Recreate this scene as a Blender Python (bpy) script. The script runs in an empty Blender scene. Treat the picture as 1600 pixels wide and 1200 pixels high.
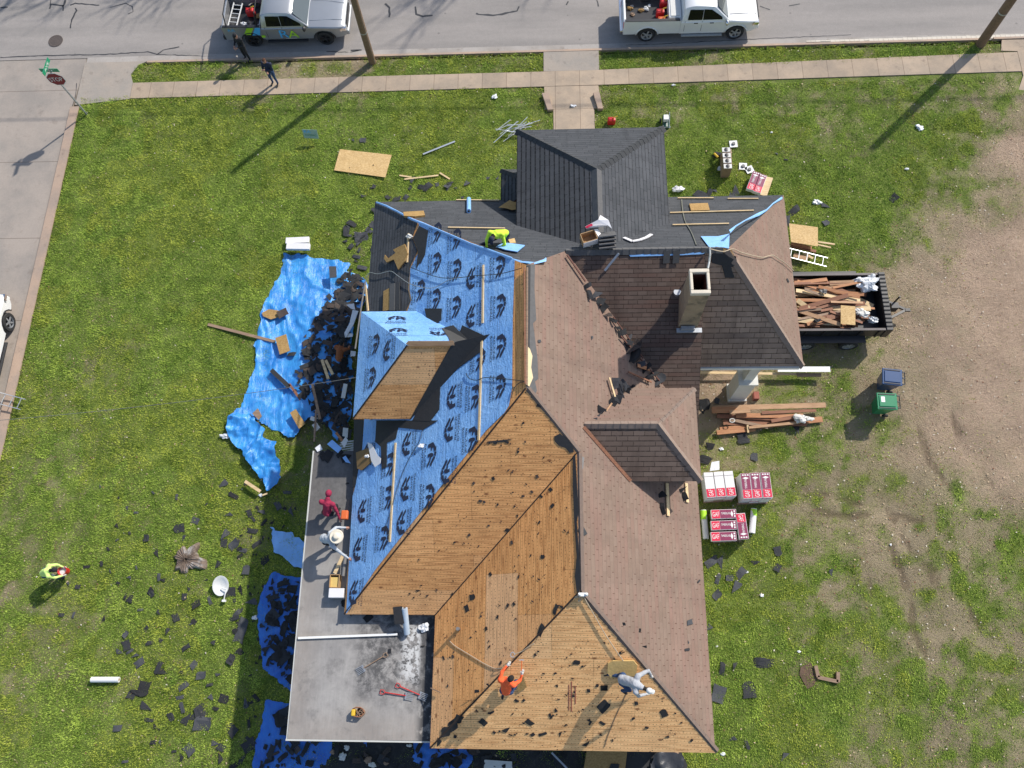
import bpy, bmesh, math, random
import numpy as np
from mathutils import Vector, Matrix
from mathutils.geometry import tessellate_polygon
R = math.radians
scn = bpy.context.scene
COL = scn.collection
# ---------------------------------------------------------------- camera
HC = 30.5
FOC = 1247.928
def _rot():
    t, r, y = 0.334514676, -0.143881213, 0.145961207
    rx = Matrix.Rotation(t, 3, 'X'); rr = Matrix.Rotation(r, 3, 'Z'); ry = Matrix.Rotation(y, 3, 'Z')
    return ry @ rx @ rr
MC = _rot()
cam = bpy.data.cameras.new('camera'); camo = bpy.data.objects.new('camera', cam); COL.objects.link(camo)
camo.matrix_world = Matrix.Translation((0, 0, HC)) @ MC.to_4x4()
cam.sensor_width = 36.0; cam.sensor_fit = 'HORIZONTAL'; cam.lens = FOC / 1600 * 36
cam.clip_start = 0.1; cam.clip_end = 2000
scn.camera = camo
# ---------------------------------------------------------------- light
SD = Vector((0.86, 0.84, 1.0)).normalized()          # towards the sun
w = bpy.data.worlds.new('World'); scn.world = w; w.use_nodes = True
wn = w.node_tree; bg = wn.nodes['Background']
sky = wn.nodes.new('ShaderNodeTexSky'); sky.sky_type = 'NISHITA'; sky.sun_disc = False
sky.sun_elevation = math.asin(SD.z); sky.sun_rotation = math.atan2(SD.x, SD.y)
sky.air_density = 1.0; sky.dust_density = 1.0
wn.links.new(sky.outputs[0], bg.inputs[0]); bg.inputs[1].default_value = 0.142
sl = bpy.data.lights.new('sun', 'SUN'); sl.energy = 4.1; sl.angle = R(0.9); sl.color = (1.0, 0.945, 0.865)
so = bpy.data.objects.new('sun', sl); COL.objects.link(so); so.rotation_euler = SD.to_track_quat('Z', 'Y').to_euler()
so.location = (40, 40, 60)
scn.view_settings.view_transform = 'Standard'; scn.view_settings.look = 'None'
scn.view_settings.exposure = 0.33; scn.view_settings.gamma = 1.0
# ---------------------------------------------------------------- helpers
def at(px, py, z=0.0):
    r = MC @ Vector(((px - 800) / FOC, (600 - py) / FOC, -1.0)); s = (z - HC) / r.z
    return Vector((r.x * s, r.y * s, z))
def on(px, py, pl, lift=0.0):                        # pl = (a,b,c): z = a*x+b*y+c
    r = MC @ Vector(((px - 800) / FOC, (600 - py) / FOC, -1.0))
    a, b, c = pl; s = (c + lift - HC) / (r.z - a * r.x - b * r.y)
    return Vector((r.x * s, r.y * s, HC + r.z * s))
def tag(o, label=None, cat=None, group=None, kind=None):
    if label: o['label'] = label
    if cat: o['category'] = cat
    if group: o['group'] = group
    if kind: o['kind'] = kind
    return o
def root(name, loc, label, cat, group=None, rz=0.0):
    o = bpy.data.objects.new(name, None); COL.objects.link(o); o.location = loc; o.rotation_euler = (0, 0, rz)
    o.empty_display_size = 0.2
    return tag(o, label, cat, group)
class MB:
    def __init__(s): s.v = []; s.f = []; s.m = []; s.uv = []
    def add(s, vs, fs, mi=0, uvs=None):
        b = len(s.v); s.v += [Vector(p) for p in vs]
        for k, f in enumerate(fs):
            s.f.append([b + i for i in f]); s.m.append(mi); s.uv.append(uvs[k] if uvs else None)
        return s
    def box(s, c, d, rz=0.0, mi=0, M=None):
        hx, hy, hz = d[0] / 2, d[1] / 2, d[2] / 2
        vs = [Vector((x * hx, y * hy, z * hz)) for z in (-1, 1) for y in (-1, 1) for x in (-1, 1)]
        Q = M if M is not None else Matrix.Rotation(rz, 3, 'Z'); c = Vector(c)
        return s.add([c + Q @ v for v in vs], [(0, 2, 3, 1), (4, 5, 7, 6), (0, 1, 5, 4), (2, 6, 7, 3), (0, 4, 6, 2), (1, 3, 7, 5)], mi)
    def beam(s, a, b, wd, th, up=(0, 0, 1), mi=0, taper=1.0):
        a = Vector(a); b = Vector(b); d = (b - a); L = d.length; d.normalize(); up = Vector(up)
        sd = d.cross(up)
        if sd.length < 1e-4: sd = d.cross(Vector((1, 0, 0)))
        sd.normalize(); up = sd.cross(d).normalized()
        vs = []
        for q, k in ((a, 1.0), (b, taper)):
            for x, z in ((-1, -1), (1, -1), (1, 1), (-1, 1)): vs.append(q + sd * x * wd / 2 * k + up * z * th / 2 * k)
        return s.add(vs, [(0, 1, 2, 3), (7, 6, 5, 4), (0, 4, 5, 1), (1, 5, 6, 2), (2, 6, 7, 3), (3, 7, 4, 0)], mi)
    def tube(s, pts, r, n=8, mi=0, cap=True):
        pts = [Vector(p) for p in pts]; rs = r if isinstance(r, (list, tuple)) else [r] * len(pts)
        rings = []; pu = None
        for i, p in enumerate(pts):
            t = (pts[min(i + 1, len(pts) - 1)] - pts[max(i - 1, 0)])
            if t.length < 1e-9: t = Vector((0, 0, 1))
            t.normalize()
            if pu is None:
                pu = t.cross(Vector((0, 0, 1)))
                if pu.length < 1e-3: pu = t.cross(Vector((1, 0, 0)))
            pu = (pu - t * pu.dot(t))
            if pu.length < 1e-6: pu = t.cross(Vector((0.3, 1, 0.2)))
            pu.normalize(); pv = t.cross(pu)
            rings.append([p + (pu * math.cos(2 * math.pi * k / n) + pv * math.sin(2 * math.pi * k / n)) * rs[i] for k in range(n)])
        vs = [q for rg in rings for q in rg]; fs = []
        for i in range(len(pts) - 1):
            for k in range(n):
                k2 = (k + 1) % n; fs.append((i * n + k, i * n + k2, (i + 1) * n + k2, (i + 1) * n + k))
        if cap:
            fs.append(tuple(range(n - 1, -1, -1))); fs.append(tuple((len(pts) - 1) * n + k for k in range(n)))
        return s.add(vs, fs, mi)
    def ell(s, c, rad, n=12, m=8, mi=0, M=None):
        c = Vector(c); Q = M if M is not None else Matrix.Identity(3); vs = []; fs = []
        for i in range(m + 1):
            th = math.pi * i / m
            for k in range(n):
                ph = 2 * math.pi * k / n
                vs.append(c + Q @ Vector((rad[0] * math.sin(th) * math.cos(ph), rad[1] * math.sin(th) * math.sin(ph), rad[2] * math.cos(th))))
        for i in range(m):
            for k in range(n):
                k2 = (k + 1) % n; fs.append((i * n + k, (i + 1) * n + k, (i + 1) * n + k2, i * n + k2))
        return s.add(vs, fs, mi)
    def lathe(s, prof, c=(0, 0, 0), n=20, mi=0, M=None, cap=True):
        c = Vector(c); Q = M if M is not None else Matrix.Identity(3); vs = []; fs = []
        for r, z in prof:
            for k in range(n):
                ph = 2 * math.pi * k / n; vs.append(c + Q @ Vector((r * math.cos(ph), r * math.sin(ph), z)))
        for i in range(len(prof) - 1):
            for k in range(n):
                k2 = (k + 1) % n; fs.append((i * n + k, i * n + k2, (i + 1) * n + k2, (i + 1) * n + k))
        if cap: fs.append(tuple(range(n - 1, -1, -1))); fs.append(tuple((len(prof) - 1) * n + k for k in range(n)))
        return s.add(vs, fs, mi)
    def slab(s, poly, nrm, th, mi=0, mside=None, uvf=None):
        # polygon (list of 3-D points) as top face, thickness th downwards along nrm
        nrm = Vector(nrm).normalized(); P = [Vector(p) for p in poly]; n = len(P)
        ar = Vector((0, 0, 0))
        for i in range(n): ar += P[i].cross(P[(i + 1) % n])
        if ar.dot(nrm) < 0: P.reverse()
        ms = mi if mside is None else mside
        uv = [[uvf(p) for p in P]] if uvf else None
        s.add(P, [tuple(range(n))], mi, uv)
        Q = [p - nrm * th for p in P]
        s.add(Q, [tuple(range(n - 1, -1, -1))], ms)
        for i in range(n):
            j = (i + 1) % n; s.add([P[i], Q[i], Q[j], P[j]], [(0, 1, 2, 3)], ms)
        return s
    def build(s, name, mats, parent=None, loc=None, smooth=False, bevel=0.0, sharp=None, label=None, cat=None, group=None, kind=None):
        if not isinstance(mats, (list, tuple)): mats = [mats]
        V = np.array([tuple(v) for v in s.v], dtype=float)
        if parent is None and loc is None:
            mn = V.min(0); mx = V.max(0); loc = Vector(((mn[0] + mx[0]) / 2, (mn[1] + mx[1]) / 2, mn[2]))
        elif loc is None: loc = parent_world(parent)
        off = np.array(tuple(loc)); me = bpy.data.meshes.new(name)
        if parent is not None and loc is not None and parent.get('_local'): off = np.zeros(3)
        me.from_pydata([tuple(p) for p in (V - off)], [], s.f)
        for mm in mats: me.materials.append(mm)
        me.polygons.foreach_set('material_index', s.m)
        if any(u is not None for u in s.uv):
            ul = me.uv_layers.new(name='UVMap'); k = 0; arr = []
            for f, u in zip(s.f, s.uv):
                arr += [c for q in (u if u else [(0, 0)] * len(f)) for c in q]
            ul.data.foreach_set('uv', arr)
        if smooth: me.polygons.foreach_set('use_smooth', [True] * len(me.polygons))
        me.update(); me.validate()
        o = bpy.data.objects.new(name, me); COL.objects.link(o)
        if parent is not None: o.parent = parent
        else: o.location = loc
        if smooth and sharp is not None:
            me.set_sharp_from_angle(angle=R(sharp))
        if bevel:
            b = o.modifiers.new('bevel', 'BEVEL'); b.width = bevel; b.segments = 2; b.limit_method = 'ANGLE'; b.angle_limit = R(35)
        return tag(o, label, cat, group, kind)
def parent_world(p):
    v = Vector(p.location)
    while p.parent is not None: p = p.parent; v += Vector(p.location)
    return v
def local_root(*a, **k):                              # a thing whose parts are modelled round (0,0,0)
    o = root(*a, **k); return o
class LMB(MB):                                        # parts given in the thing's own coordinates
    def build(s, name, mats, parent=None, **k):
        k['loc'] = Vector((0, 0, 0)); o = MB.build(s, name, mats, parent, **k); return o
def copy_tree(o, parent=None):
    c = o.copy(); COL.objects.link(c)
    if parent is not None: c.parent = parent
    for ch in o.children: copy_tree(ch, c)
    return c
def h2(i, j, sd):
    n = (i * 374761393 + j * 668265263 + sd * 974711) & 0xffffffff
    n = ((n ^ (n >> 13)) * 1274126177) & 0xffffffff
    return ((n ^ (n >> 16)) & 0xffff) / 65535.0
def vn(x, y, sd=0):
    x = np.asarray(x, float); y = np.asarray(y, float); i = np.floor(x).astype(np.int64); j = np.floor(y).astype(np.int64)
    fx = x - i; fy = y - j; fx = fx * fx * (3 - 2 * fx); fy = fy * fy * (3 - 2 * fy)
    return (h2(i, j, sd) * (1 - fx) + h2(i + 1, j, sd) * fx) * (1 - fy) + (h2(i, j + 1, sd) * (1 - fx) + h2(i + 1, j + 1, sd) * fx) * fy
def fbm(x, y, sd=0, o=4):
    s = 0; a = 0.5
    for k in range(o): s = s + a * vn(np.asarray(x) * 2 ** k, np.asarray(y) * 2 ** k, sd + k); a *= 0.5
    return s / (1 - 0.5 ** o)
def pip(X, Y, poly):
    X = np.asarray(X, float); Y = np.asarray(Y, float); ins = np.zeros(X.shape, bool); n = len(poly)
    for i in range(n):
        x1, y1 = poly[i][0], poly[i][1]; x2, y2 = poly[(i + 1) % n][0], poly[(i + 1) % n][1]
        c = ((y1 > Y) != (y2 > Y)); 
        with np.errstate(divide='ignore', invalid='ignore'): xi = (x2 - x1) * (Y - y1) / (y2 - y1 + 1e-12) + x1
        ins ^= (c & (X < xi))
    return ins
# ---------------------------------------------------------------- shader helpers
class NT:
    def __init__(s, name):
        s.m = bpy.data.materials.new(name); s.m.use_nodes = True; s.t = s.m.node_tree; s.b = s.t.nodes['Principled BSDF']
    def n(s, ty, **k):
        x = s.t.nodes.new('ShaderNode' + ty)
        for a, b in k.items(): setattr(x, a, b)
        return x
    def put(s, inp, v):
        if isinstance(v, bpy.types.NodeSocket): s.t.links.new(v, inp)
        elif v is not None:
            if hasattr(inp.default_value, '__len__') and not isinstance(v, (tuple, list)): inp.default_value = (v,) * len(inp.default_value)
            elif isinstance(v, (tuple, list)) and len(v) == 3 and len(inp.default_value) == 4: inp.default_value = (*v, 1)
            else: inp.default_value = v
    def ma(s, op, a, b=0.0, c=None, cl=False):
        x = s.n('Math', operation=op, use_clamp=cl); s.put(x.inputs[0], a); s.put(x.inputs[1], b)
        if c is not None: s.put(x.inputs[2], c)
        return x.outputs[0]
    def uv(s):
        x = s.n('UVMap'); return x.outputs[0]
    def ob(s): return s.n('TexCoord').outputs['Object']
    def gen(s):
        return s.n('NewGeometry').outputs['Position']
    def sep(s, v):
        x = s.n('SeparateXYZ'); s.put(x.inputs[0], v); return x.outputs
    def comb(s, x=0.0, y=0.0, z=0.0):
        c = s.n('CombineXYZ'); s.put(c.inputs[0], x); s.put(c.inputs[1], y); s.put(c.inputs[2], z); return c.outputs[0]
    def sc(s, v, k):
        x = s.n('VectorMath', operation='MULTIPLY'); s.put(x.inputs[0], v); x.inputs[1].default_value = k if isinstance(k, (tuple, list)) else (k, k, k); return x.outputs[0]
    def noise(s, v, scale=5.0, det=3.0, rough=0.55, dist=0.0):
        x = s.n('TexNoise'); s.put(x.inputs['Vector'], v); x.inputs['Scale'].default_value = scale; x.inputs['Detail'].default_value = det
        x.inputs['Roughness'].default_value = rough; x.inputs['Distortion'].default_value = dist; return x.outputs[0]
    def vor(s, v, scale=5.0, feat='F1', out=0):
        x = s.n('TexVoronoi', feature=feat); s.put(x.inputs['Vector'], v); x.inputs['Scale'].default_value = scale; return x.outputs[out]
    def wn(s, v):
        x = s.n('TexWhiteNoise', noise_dimensions='2D'); s.put(x.inputs['Vector'], v); return x.outputs[0]
    def ramp(s, v, lo, hi):                           # smooth 0..1 between lo and hi
        x = s.n('MapRange'); x.interpolation_type = 'SMOOTHSTEP'; s.put(x.inputs[0], v); x.inputs[1].default_value = lo; x.inputs[2].default_value = hi; return x.outputs[0]
    def mix(s, f, a, b, mode='MIX'):
        x = s.n('Mix', data_type='RGBA', blend_type=mode); s.put(x.inputs[0], f); s.put(x.inputs[6], a); s.put(x.inputs[7], b); return x.outputs[2]
    def mul(s, col, f):                               # colour times scalar
        x = s.n('VectorMath', operation='SCALE'); s.put(x.inputs[0], col); s.put(x.inputs['Scale'], f); return x.outputs[0]
    def bump(s, h, st=0.5, d=0.02):
        x = s.n('Bump'); x.inputs['Strength'].default_value = st; x.inputs['Distance'].default_value = d; s.put(x.inputs['Height'], h)
        s.t.links.new(x.outputs[0], s.b.inputs['Normal'])
    def fin(s, col, rough=0.7, metal=0.0, spec=None):
        s.put(s.b.inputs['Base Color'], col); s.put(s.b.inputs['Roughness'], rough); s.put(s.b.inputs['Metallic'], metal)
        if spec is not None: s.b.inputs['Specular IOR Level'].default_value = spec
        return s.m
def rgb(c):
    x = c
    return x
def mat(name, col, rough=0.65, metal=0.0, var=0.18, scale=6.0, bump=0.15, bd=0.01, stretch=(1, 1, 1), dirt=None, spec=None):
    t = NT(name); v = t.sc(t.ob(), stretch); nz = t.noise(v, scale, 5, 0.6)
    c = t.mul(tuple(col), t.ma('ADD', t.ma('MULTIPLY', nz, var * 2), 1 - var))
    if dirt:
        c = t.mix(t.ma('MULTIPLY', t.ramp(t.noise(t.ob(), dirt[1], 4, 0.6), 0.5, 0.68), dirt[2]), c, dirt[0])
    if bump: t.bump(nz, bump, bd)
    return t.fin(c, rough, metal, spec)
def shingle(name, base, alt, line, slot, row=0.14, wd=0.3, sw=0.06, lw=0.1, slotrow=1.0, streak=None, var=0.8, half=True, fine=0.22):
    t = NT(name); u, v, _ = t.sep(t.uv())
    vr = t.ma('DIVIDE', v, row); r = t.ma('FLOOR', vr); fv = t.ma('FRACT', vr)
    off = t.ma('MULTIPLY', r, 0.5) if half else t.ma('MULTIPLY', t.wn(t.comb(r, 3.0)), 7.0)
    uu = t.ma('ADD', t.ma('DIVIDE', u, wd), off); c = t.ma('FLOOR', uu); fu = t.ma('FRACT', uu)
    cell = t.wn(t.comb(c, r)); pos = t.comb(u, v)
    col = t.mix(t.ma('MULTIPLY', cell, var), base, alt)
    if streak:
        st = t.ramp(t.noise(t.comb(t.ma('MULTIPLY', u, 0.45), t.ma('MULTIPLY', r, 3.7)), 1.0, 2, 0.5), 0.42, 0.68)
        col = t.mix(t.ma('MULTIPLY', st, 0.6), col, streak)
    big = t.noise(pos, 0.7, 4, 0.6); gr = t.noise(pos, 55, 2, 0.7)
    col = t.mix(t.ma('MULTIPLY', t.ramp(t.noise(t.comb(t.ma('MULTIPLY', u, 2.0), t.ma('MULTIPLY', v, 0.25)), 1.0, 4, 0.6), 0.5, 0.75), 0.35), col, line)
    k = t.ma('MULTIPLY', t.ma('ADD', t.ma('MULTIPLY', big, 0.6), 0.7), t.ma('ADD', t.ma('MULTIPLY', gr, fine * 2), 1 - fine))
    col = t.mul(col, k)
    ln = t.ma('LESS_THAN', fv, lw); sm = t.ma('MULTIPLY', t.ma('MULTIPLY', t.ma('LESS_THAN', fu, sw), t.ma('LESS_THAN', fv, slotrow)), t.ma('GREATER_THAN', t.wn(t.comb(r, c)), 0.3))
    rn = t.ramp(t.noise(pos, 9.0, 2, 0.6), 0.3, 0.6)
    col = t.mix(t.ma('MULTIPLY', ln, t.ma('ADD', t.ma('MULTIPLY', rn, 0.5), 0.4)), col, line)
    col = t.mix(t.ma('MULTIPLY', sm, t.ma('ADD', t.ma('MULTIPLY', rn, 0.5), 0.5)), col, slot)
    h = t.ma('ADD', t.ma('SUBTRACT', 1.0, fv), t.ma('MULTIPLY', t.ma('ADD', ln, sm), -0.8)); h = t.ma('ADD', h, t.ma('MULTIPLY', gr, 0.5))
    t.bump(h, 0.7, 0.012)
    return t.fin(col, 0.92, 0, 0.25)
def deck(name, base=(0.50, 0.285, 0.115), dark=(0.30, 0.14, 0.05), grey=(0.40, 0.30, 0.19), seed=0.0):
    t = NT(name); u, v, _ = t.sep(t.uv()); pos = t.comb(u, v, seed)
    pv = t.ma('FLOOR', t.ma('DIVIDE', v, 1.22)); pu0 = t.ma('ADD', t.ma('DIVIDE', u, 2.44), t.ma('MULTIPLY', pv, 0.5)); pu = t.ma('FLOOR', pu0)
    pn = t.wn(t.comb(pu, t.ma('ADD', pv, seed)))
    g1 = t.noise(t.comb(t.ma('MULTIPLY', u, 1.3), t.ma('MULTIPLY', v, 22.0), seed), 1.0, 4, 0.65, 0.6)
    g2 = t.noise(t.comb(t.ma('MULTIPLY', u, 4.0), t.ma('MULTIPLY', v, 70.0), seed), 1.0, 3, 0.6)
    col = t.mix(t.ramp(g1, 0.38, 0.70), base, dark)
    col = t.mix(t.ma('MULTIPLY', t.ramp(pn, 0.7, 0.98), 0.45), col, grey)
    big = t.noise(pos, 0.55, 3, 0.6)
    col = t.mul(col, t.ma('ADD', t.ma('ADD', t.ma('MULTIPLY', big, 0.55), t.ma('MULTIPLY', pn, 0.10)), 0.64))
    col = t.mul(col, t.ma('ADD', t.ma('MULTIPLY', g2, 0.7), 0.64))
    # course lines left by the old shingles, with rows of nail holes
    fv = t.ma('FRACT', t.ma('DIVIDE', v, 0.143))
    brk = t.ramp(t.noise(t.comb(t.ma('MULTIPLY', u, 2.2), t.ma('MULTIPLY', t.ma('FLOOR', t.ma('DIVIDE', v, 0.143)), 5.3), seed), 1.0, 3, 0.7), 0.45, 0.62)
    ln = t.ma('MULTIPLY', t.ma('LESS_THAN', fv, 0.11), t.ma('ADD', t.ma('MULTIPLY', brk, 0.85), 0.1))
    col = t.mix(t.ma('MULTIPLY', ln, 0.72), col, (0.13, 0.055, 0.02))
    fu = t.ma('FRACT', t.ma('ADD', t.ma('DIVIDE', u, 0.105), t.ma('MULTIPLY', t.wn(t.comb(t.ma('FLOOR', t.ma('DIVIDE', v, 0.143)), 1.0)), 9.0)))
    nail = t.ma('MULTIPLY', t.ma('LESS_THAN', t.ma('ABSOLUTE', t.ma('SUBTRACT', fv, 0.5)), 0.10), t.ma('LESS_THAN', fu, 0.17))
    col = t.mix(t.ma('MULTIPLY', nail, 0.7), col, (0.06, 0.03, 0.015))
    # seams between panels
    sv = t.ma('LESS_THAN', t.ma('ABSOLUTE', t.ma('SUBTRACT', t.ma('FRACT', t.ma('DIVIDE', v, 1.22)), 0.5)), 0.491)
    su = t.ma('LESS_THAN', t.ma('ABSOLUTE', t.ma('SUBTRACT', t.ma('FRACT', pu0), 0.5)), 0.4958)
    seam = t.ma('SUBTRACT', 1.0, t.ma('MULTIPLY', sv, su))
    col = t.mix(t.ma('MULTIPLY', seam, t.ma('ADD', t.ma('MULTIPLY', brk, 0.4), 0.15)), col, (0.12, 0.055, 0.02))
    # knots and felt specks
    kn = t.vor(t.comb(t.ma('MULTIPLY', u, 0.9), t.ma('MULTIPLY', v, 1.6), seed), 1.6)
    col = t.mix(t.ma('MULTIPLY', t.ramp(t.ma('SUBTRACT', 0.15, kn), 0.0, 0.1), 0.8), col, (0.16, 0.055, 0.02))
    sp = t.vor(t.comb(t.ma('MULTIPLY', u, 1.0), t.ma('MULTIPLY', v, 1.4), seed + 4), 6.0)
    spm = t.ma('MULTIPLY', t.ma('LESS_THAN', sp, 0.14), t.ramp(t.noise(pos, 1.9, 2, 0.5), 0.4, 0.6))
    col = t.mix(spm, col, (0.018, 0.015, 0.014))
    t.bump(t.ma('SUBTRACT', g2, t.ma('MULTIPLY', seam, 2.0)), 0.3, 0.006)
    return t.fin(col, 0.75, 0, 0.3)
# ---------------------------------------------------------------- materials
def m_concrete(name, base, grey, joint=None, scale=1.0, stain=0.5):
    t = NT(name); p = t.gen(); a = t.noise(p, 0.9 * scale, 6, 0.65); b = t.noise(p, 14, 4, 0.7); c = t.noise(p, 90, 2, 0.6)
    col = t.mix(t.ramp(a, 0.35, 0.68), base, grey)
    col = t.mul(col, t.ma('ADD', t.ma('MULTIPLY', b, 0.3), 0.85)); col = t.mul(col, t.ma('ADD', t.ma('MULTIPLY', c, 0.24), 0.88))
    if joint:
        x, y, _ = t.sep(p); m = None
        for (q, per, off, wd) in joint:
            f = t.ma('LESS_THAN', t.ma('ABSOLUTE', t.ma('SUBTRACT', t.ma('FRACT', t.ma('DIVIDE', t.ma('ADD', x if q == 'x' else y, off), per)), 0.5)), wd / per)
            m = f if m is None else t.ma('MAXIMUM', m, f)
        col = t.mix(t.ma('MULTIPLY', m, 0.6), col, (0.10, 0.07, 0.05))
        pan = t.wn(t.comb(t.ma('FLOOR', t.ma('ADD', t.ma('DIVIDE', t.ma('ADD', x, joint[0][2]), joint[0][1]), 0.5)), 2.0)); col = t.mul(col, t.ma('ADD', t.ma('MULTIPLY', pan, 0.16), 0.92))
    col = t.mix(t.ma('MULTIPLY', t.ramp(t.noise(p, 2.3, 5, 0.7), 0.55, 0.75), stain), col, (0.13, 0.10, 0.08))
    t.bump(c, 0.25, 0.005); return t.fin(col, 0.9, 0, 0.25)
def m_asphalt():
    t = NT('asphalt'); p = t.gen(); x, y, _ = t.sep(p)
    a = t.noise(t.comb(t.ma('MULTIPLY', x, 0.12), t.ma('MULTIPLY', y, 0.9)), 1.0, 4, 0.6); b = t.noise(p, 6, 4, 0.7); c = t.vor(p, 60)
    col = t.mix(t.ramp(a, 0.3, 0.7), (0.285, 0.258, 0.235), (0.225, 0.207, 0.19))
    col = t.mul(col, t.ma('ADD', t.ma('MULTIPLY', b, 0.22), 0.89)); col = t.mul(col, t.ma('ADD', t.ma('MULTIPLY', c, 0.35), 0.86))
    spot = t.ma('LESS_THAN', t.vor(p, 0.9), 0.05); col = t.mix(t.ma('MULTIPLY', spot, 0.45), col, (0.10, 0.09, 0.085))
    t.bump(c, 0.4, 0.006); return t.fin(col, 0.88, 0, 0.3)
M_road = m_asphalt()
M_walk = m_concrete('sidewalk_concrete', (0.40, 0.31, 0.225), (0.31, 0.25, 0.19), (('x', 1.13, 0.25, 0.012),))
M_pave = m_concrete('street_concrete', (0.345, 0.295, 0.25), (0.27, 0.24, 0.21), (('y', 4.0, 0.45, 0.016), ('x', 60.0, 4.0, 0.012)), 0.6, 0.35)
M_curb = m_concrete('curb_concrete', (0.40, 0.29, 0.215), (0.32, 0.25, 0.20))
M_gut = m_concrete('gutter_concrete', (0.36, 0.33, 0.30), (0.30, 0.27, 0.24))
M_apron = m_concrete('apron_concrete', (0.34, 0.29, 0.24), (0.29, 0.26, 0.225))
M_slab = None
def m_slab():
    t = NT('roof_slab_concrete'); p = t.gen(); x, y, _ = t.sep(p)
    a = t.noise(p, 0.8, 6, 0.68); b = t.noise(p, 7, 5, 0.7, 0.2); c = t.noise(p, 70, 2, 0.6)
    col = t.mix(t.ramp(a, 0.35, 0.65), (0.33, 0.315, 0.295), (0.235, 0.225, 0.215))
    ed = t.ma('MAXIMUM', t.ramp(t.ma('MULTIPLY', x, -1.0), 7.2, 8.2), t.ramp(t.ma('MULTIPLY', y, -1.0), 1.3, 2.3))
    col = t.mix(t.ma('MULTIPLY', ed, t.ma('ADD', t.ma('MULTIPLY', b, 0.6), 0.1)), col, (0.26, 0.215, 0.175))
    # tar smeared where the shingles were stripped, thick in the inner corner
    cx = t.ramp(t.ma('ADD', x, t.ma('MULTIPLY', a, 1.5)), -5.9, -5.0); cy = t.ma('MULTIPLY', t.ramp(t.ma('ADD', y, t.ma('MULTIPLY', a, 1.5)), -0.9, 0.2), t.ma('SUBTRACT', 1.0, t.ramp(y, 1.4, 1.9)))
    tar = t.ma('MULTIPLY', t.ma('MULTIPLY', cx, cy), t.ramp(t.noise(p, 1.9, 8, 0.78, 0.2), 0.40, 0.58))
    up = t.ramp(y, 2.7, 4.8)
    tar = t.ma('MAXIMUM', t.ma('MULTIPLY', tar, 0.85), t.ma('MULTIPLY', up, t.ma('ADD', t.ma('MULTIPLY', b, 0.5), 0.42)))
    ee = t.ma('MULTIPLY', t.ramp(x, -4.35, -4.0), t.ramp(t.noise(p, 3.0, 5, 0.7), 0.34, 0.5)); tar = t.ma('MAXIMUM', tar, ee)
    col = t.mix(tar, col, (0.05, 0.05, 0.052))
    col = t.mix(t.ma('MULTIPLY', t.ramp(t.noise(p, 1.1, 8, 0.75), 0.52, 0.66), 0.45), col, (0.12, 0.115, 0.11))
    wh = t.ma('MULTIPLY', t.ma('MULTIPLY', t.ramp(x, -5.0, -4.6), t.ma('SUBTRACT', 1.0, t.ramp(x, -4.3, -4.15))), t.ma('MULTIPLY', t.ramp(y, -1.1, -0.4), t.ma('SUBTRACT', 1.0, t.ramp(y, 0.8, 1.2))))
    col = t.mix(t.ma('MULTIPLY', wh, t.ramp(b, 0.45, 0.55)), col, (0.5, 0.5, 0.49))
    sc = t.noise(t.comb(t.ma('MULTIPLY', x, 9.0), y), 1.3, 4, 0.7); col = t.mul(col, t.ma('ADD', t.ma('MULTIPLY', sc, 0.36), 0.82))
    col = t.mul(col, t.ma('ADD', t.ma('MULTIPLY', c, 0.2), 0.9)); t.bump(b, 0.15, 0.01)
    return t.fin(col, 0.85, 0, 0.3)
M_slab = m_slab()
M_char = shingle('charcoal_shingle', (0.062, 0.066, 0.072), (0.085, 0.088, 0.095), (0.018, 0.019, 0.021), (0.03, 0.03, 0.033), 0.145, 0.42, 0.03, 0.16, 1.0, None, 0.8, False, 0.3)
M_charN = shingle('charcoal_shingle_dark_gap', (0.058, 0.061, 0.066), (0.074, 0.076, 0.082), (0.006, 0.006, 0.007), (0.02, 0.02, 0.022), 0.19, 0.42, 0.03, 0.26, 1.0, None, 0.8, False, 0.3)  # darker, wider course gaps than the other charcoal, used on west slopes
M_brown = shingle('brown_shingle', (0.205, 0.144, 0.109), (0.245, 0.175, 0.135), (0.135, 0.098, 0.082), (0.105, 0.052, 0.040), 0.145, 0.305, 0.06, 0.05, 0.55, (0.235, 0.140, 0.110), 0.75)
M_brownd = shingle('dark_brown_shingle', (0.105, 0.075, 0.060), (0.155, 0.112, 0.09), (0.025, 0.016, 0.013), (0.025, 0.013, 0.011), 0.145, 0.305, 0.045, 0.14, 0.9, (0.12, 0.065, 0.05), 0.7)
M_brownk = shingle('tan_brown_shingle', (0.29, 0.20, 0.145), (0.39, 0.275, 0.20), (0.06, 0.04, 0.03), (0.045, 0.025, 0.02), 0.2, 0.34, 0.045, 0.14, 0.9, (0.14, 0.10, 0.08), 0.7)
M_brownm = shingle('mid_brown_shingle', (0.15, 0.108, 0.084), (0.21, 0.152, 0.12), (0.03, 0.02, 0.016), (0.03, 0.018, 0.014), 0.17, 0.34, 0.045, 0.15, 0.9, (0.12, 0.08, 0.062), 0.7)  # darker brown than the other east dormer slopes, used on its south one
M_deck = deck('bare_board_deck', (1.0, 0.575, 0.25), (0.66, 0.32, 0.12), (0.80, 0.54, 0.29))
M_deck2 = deck('bare_board_deck_west', (0.84, 0.41, 0.145), (0.50, 0.21, 0.065), (0.72, 0.49, 0.29), 7.3)
M_deck3 = deck('bare_board_deck_upper', (0.82, 0.42, 0.16), (0.48, 0.215, 0.075), (0.70, 0.47, 0.26), 3.1)
M_fascia = mat('fascia_wood', (0.10, 0.035, 0.022), 0.7)
M_felt = mat('black_felt', (0.022, 0.022, 0.024), 0.75, 0, 0.35, 8, 0.4, 0.02)
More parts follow.
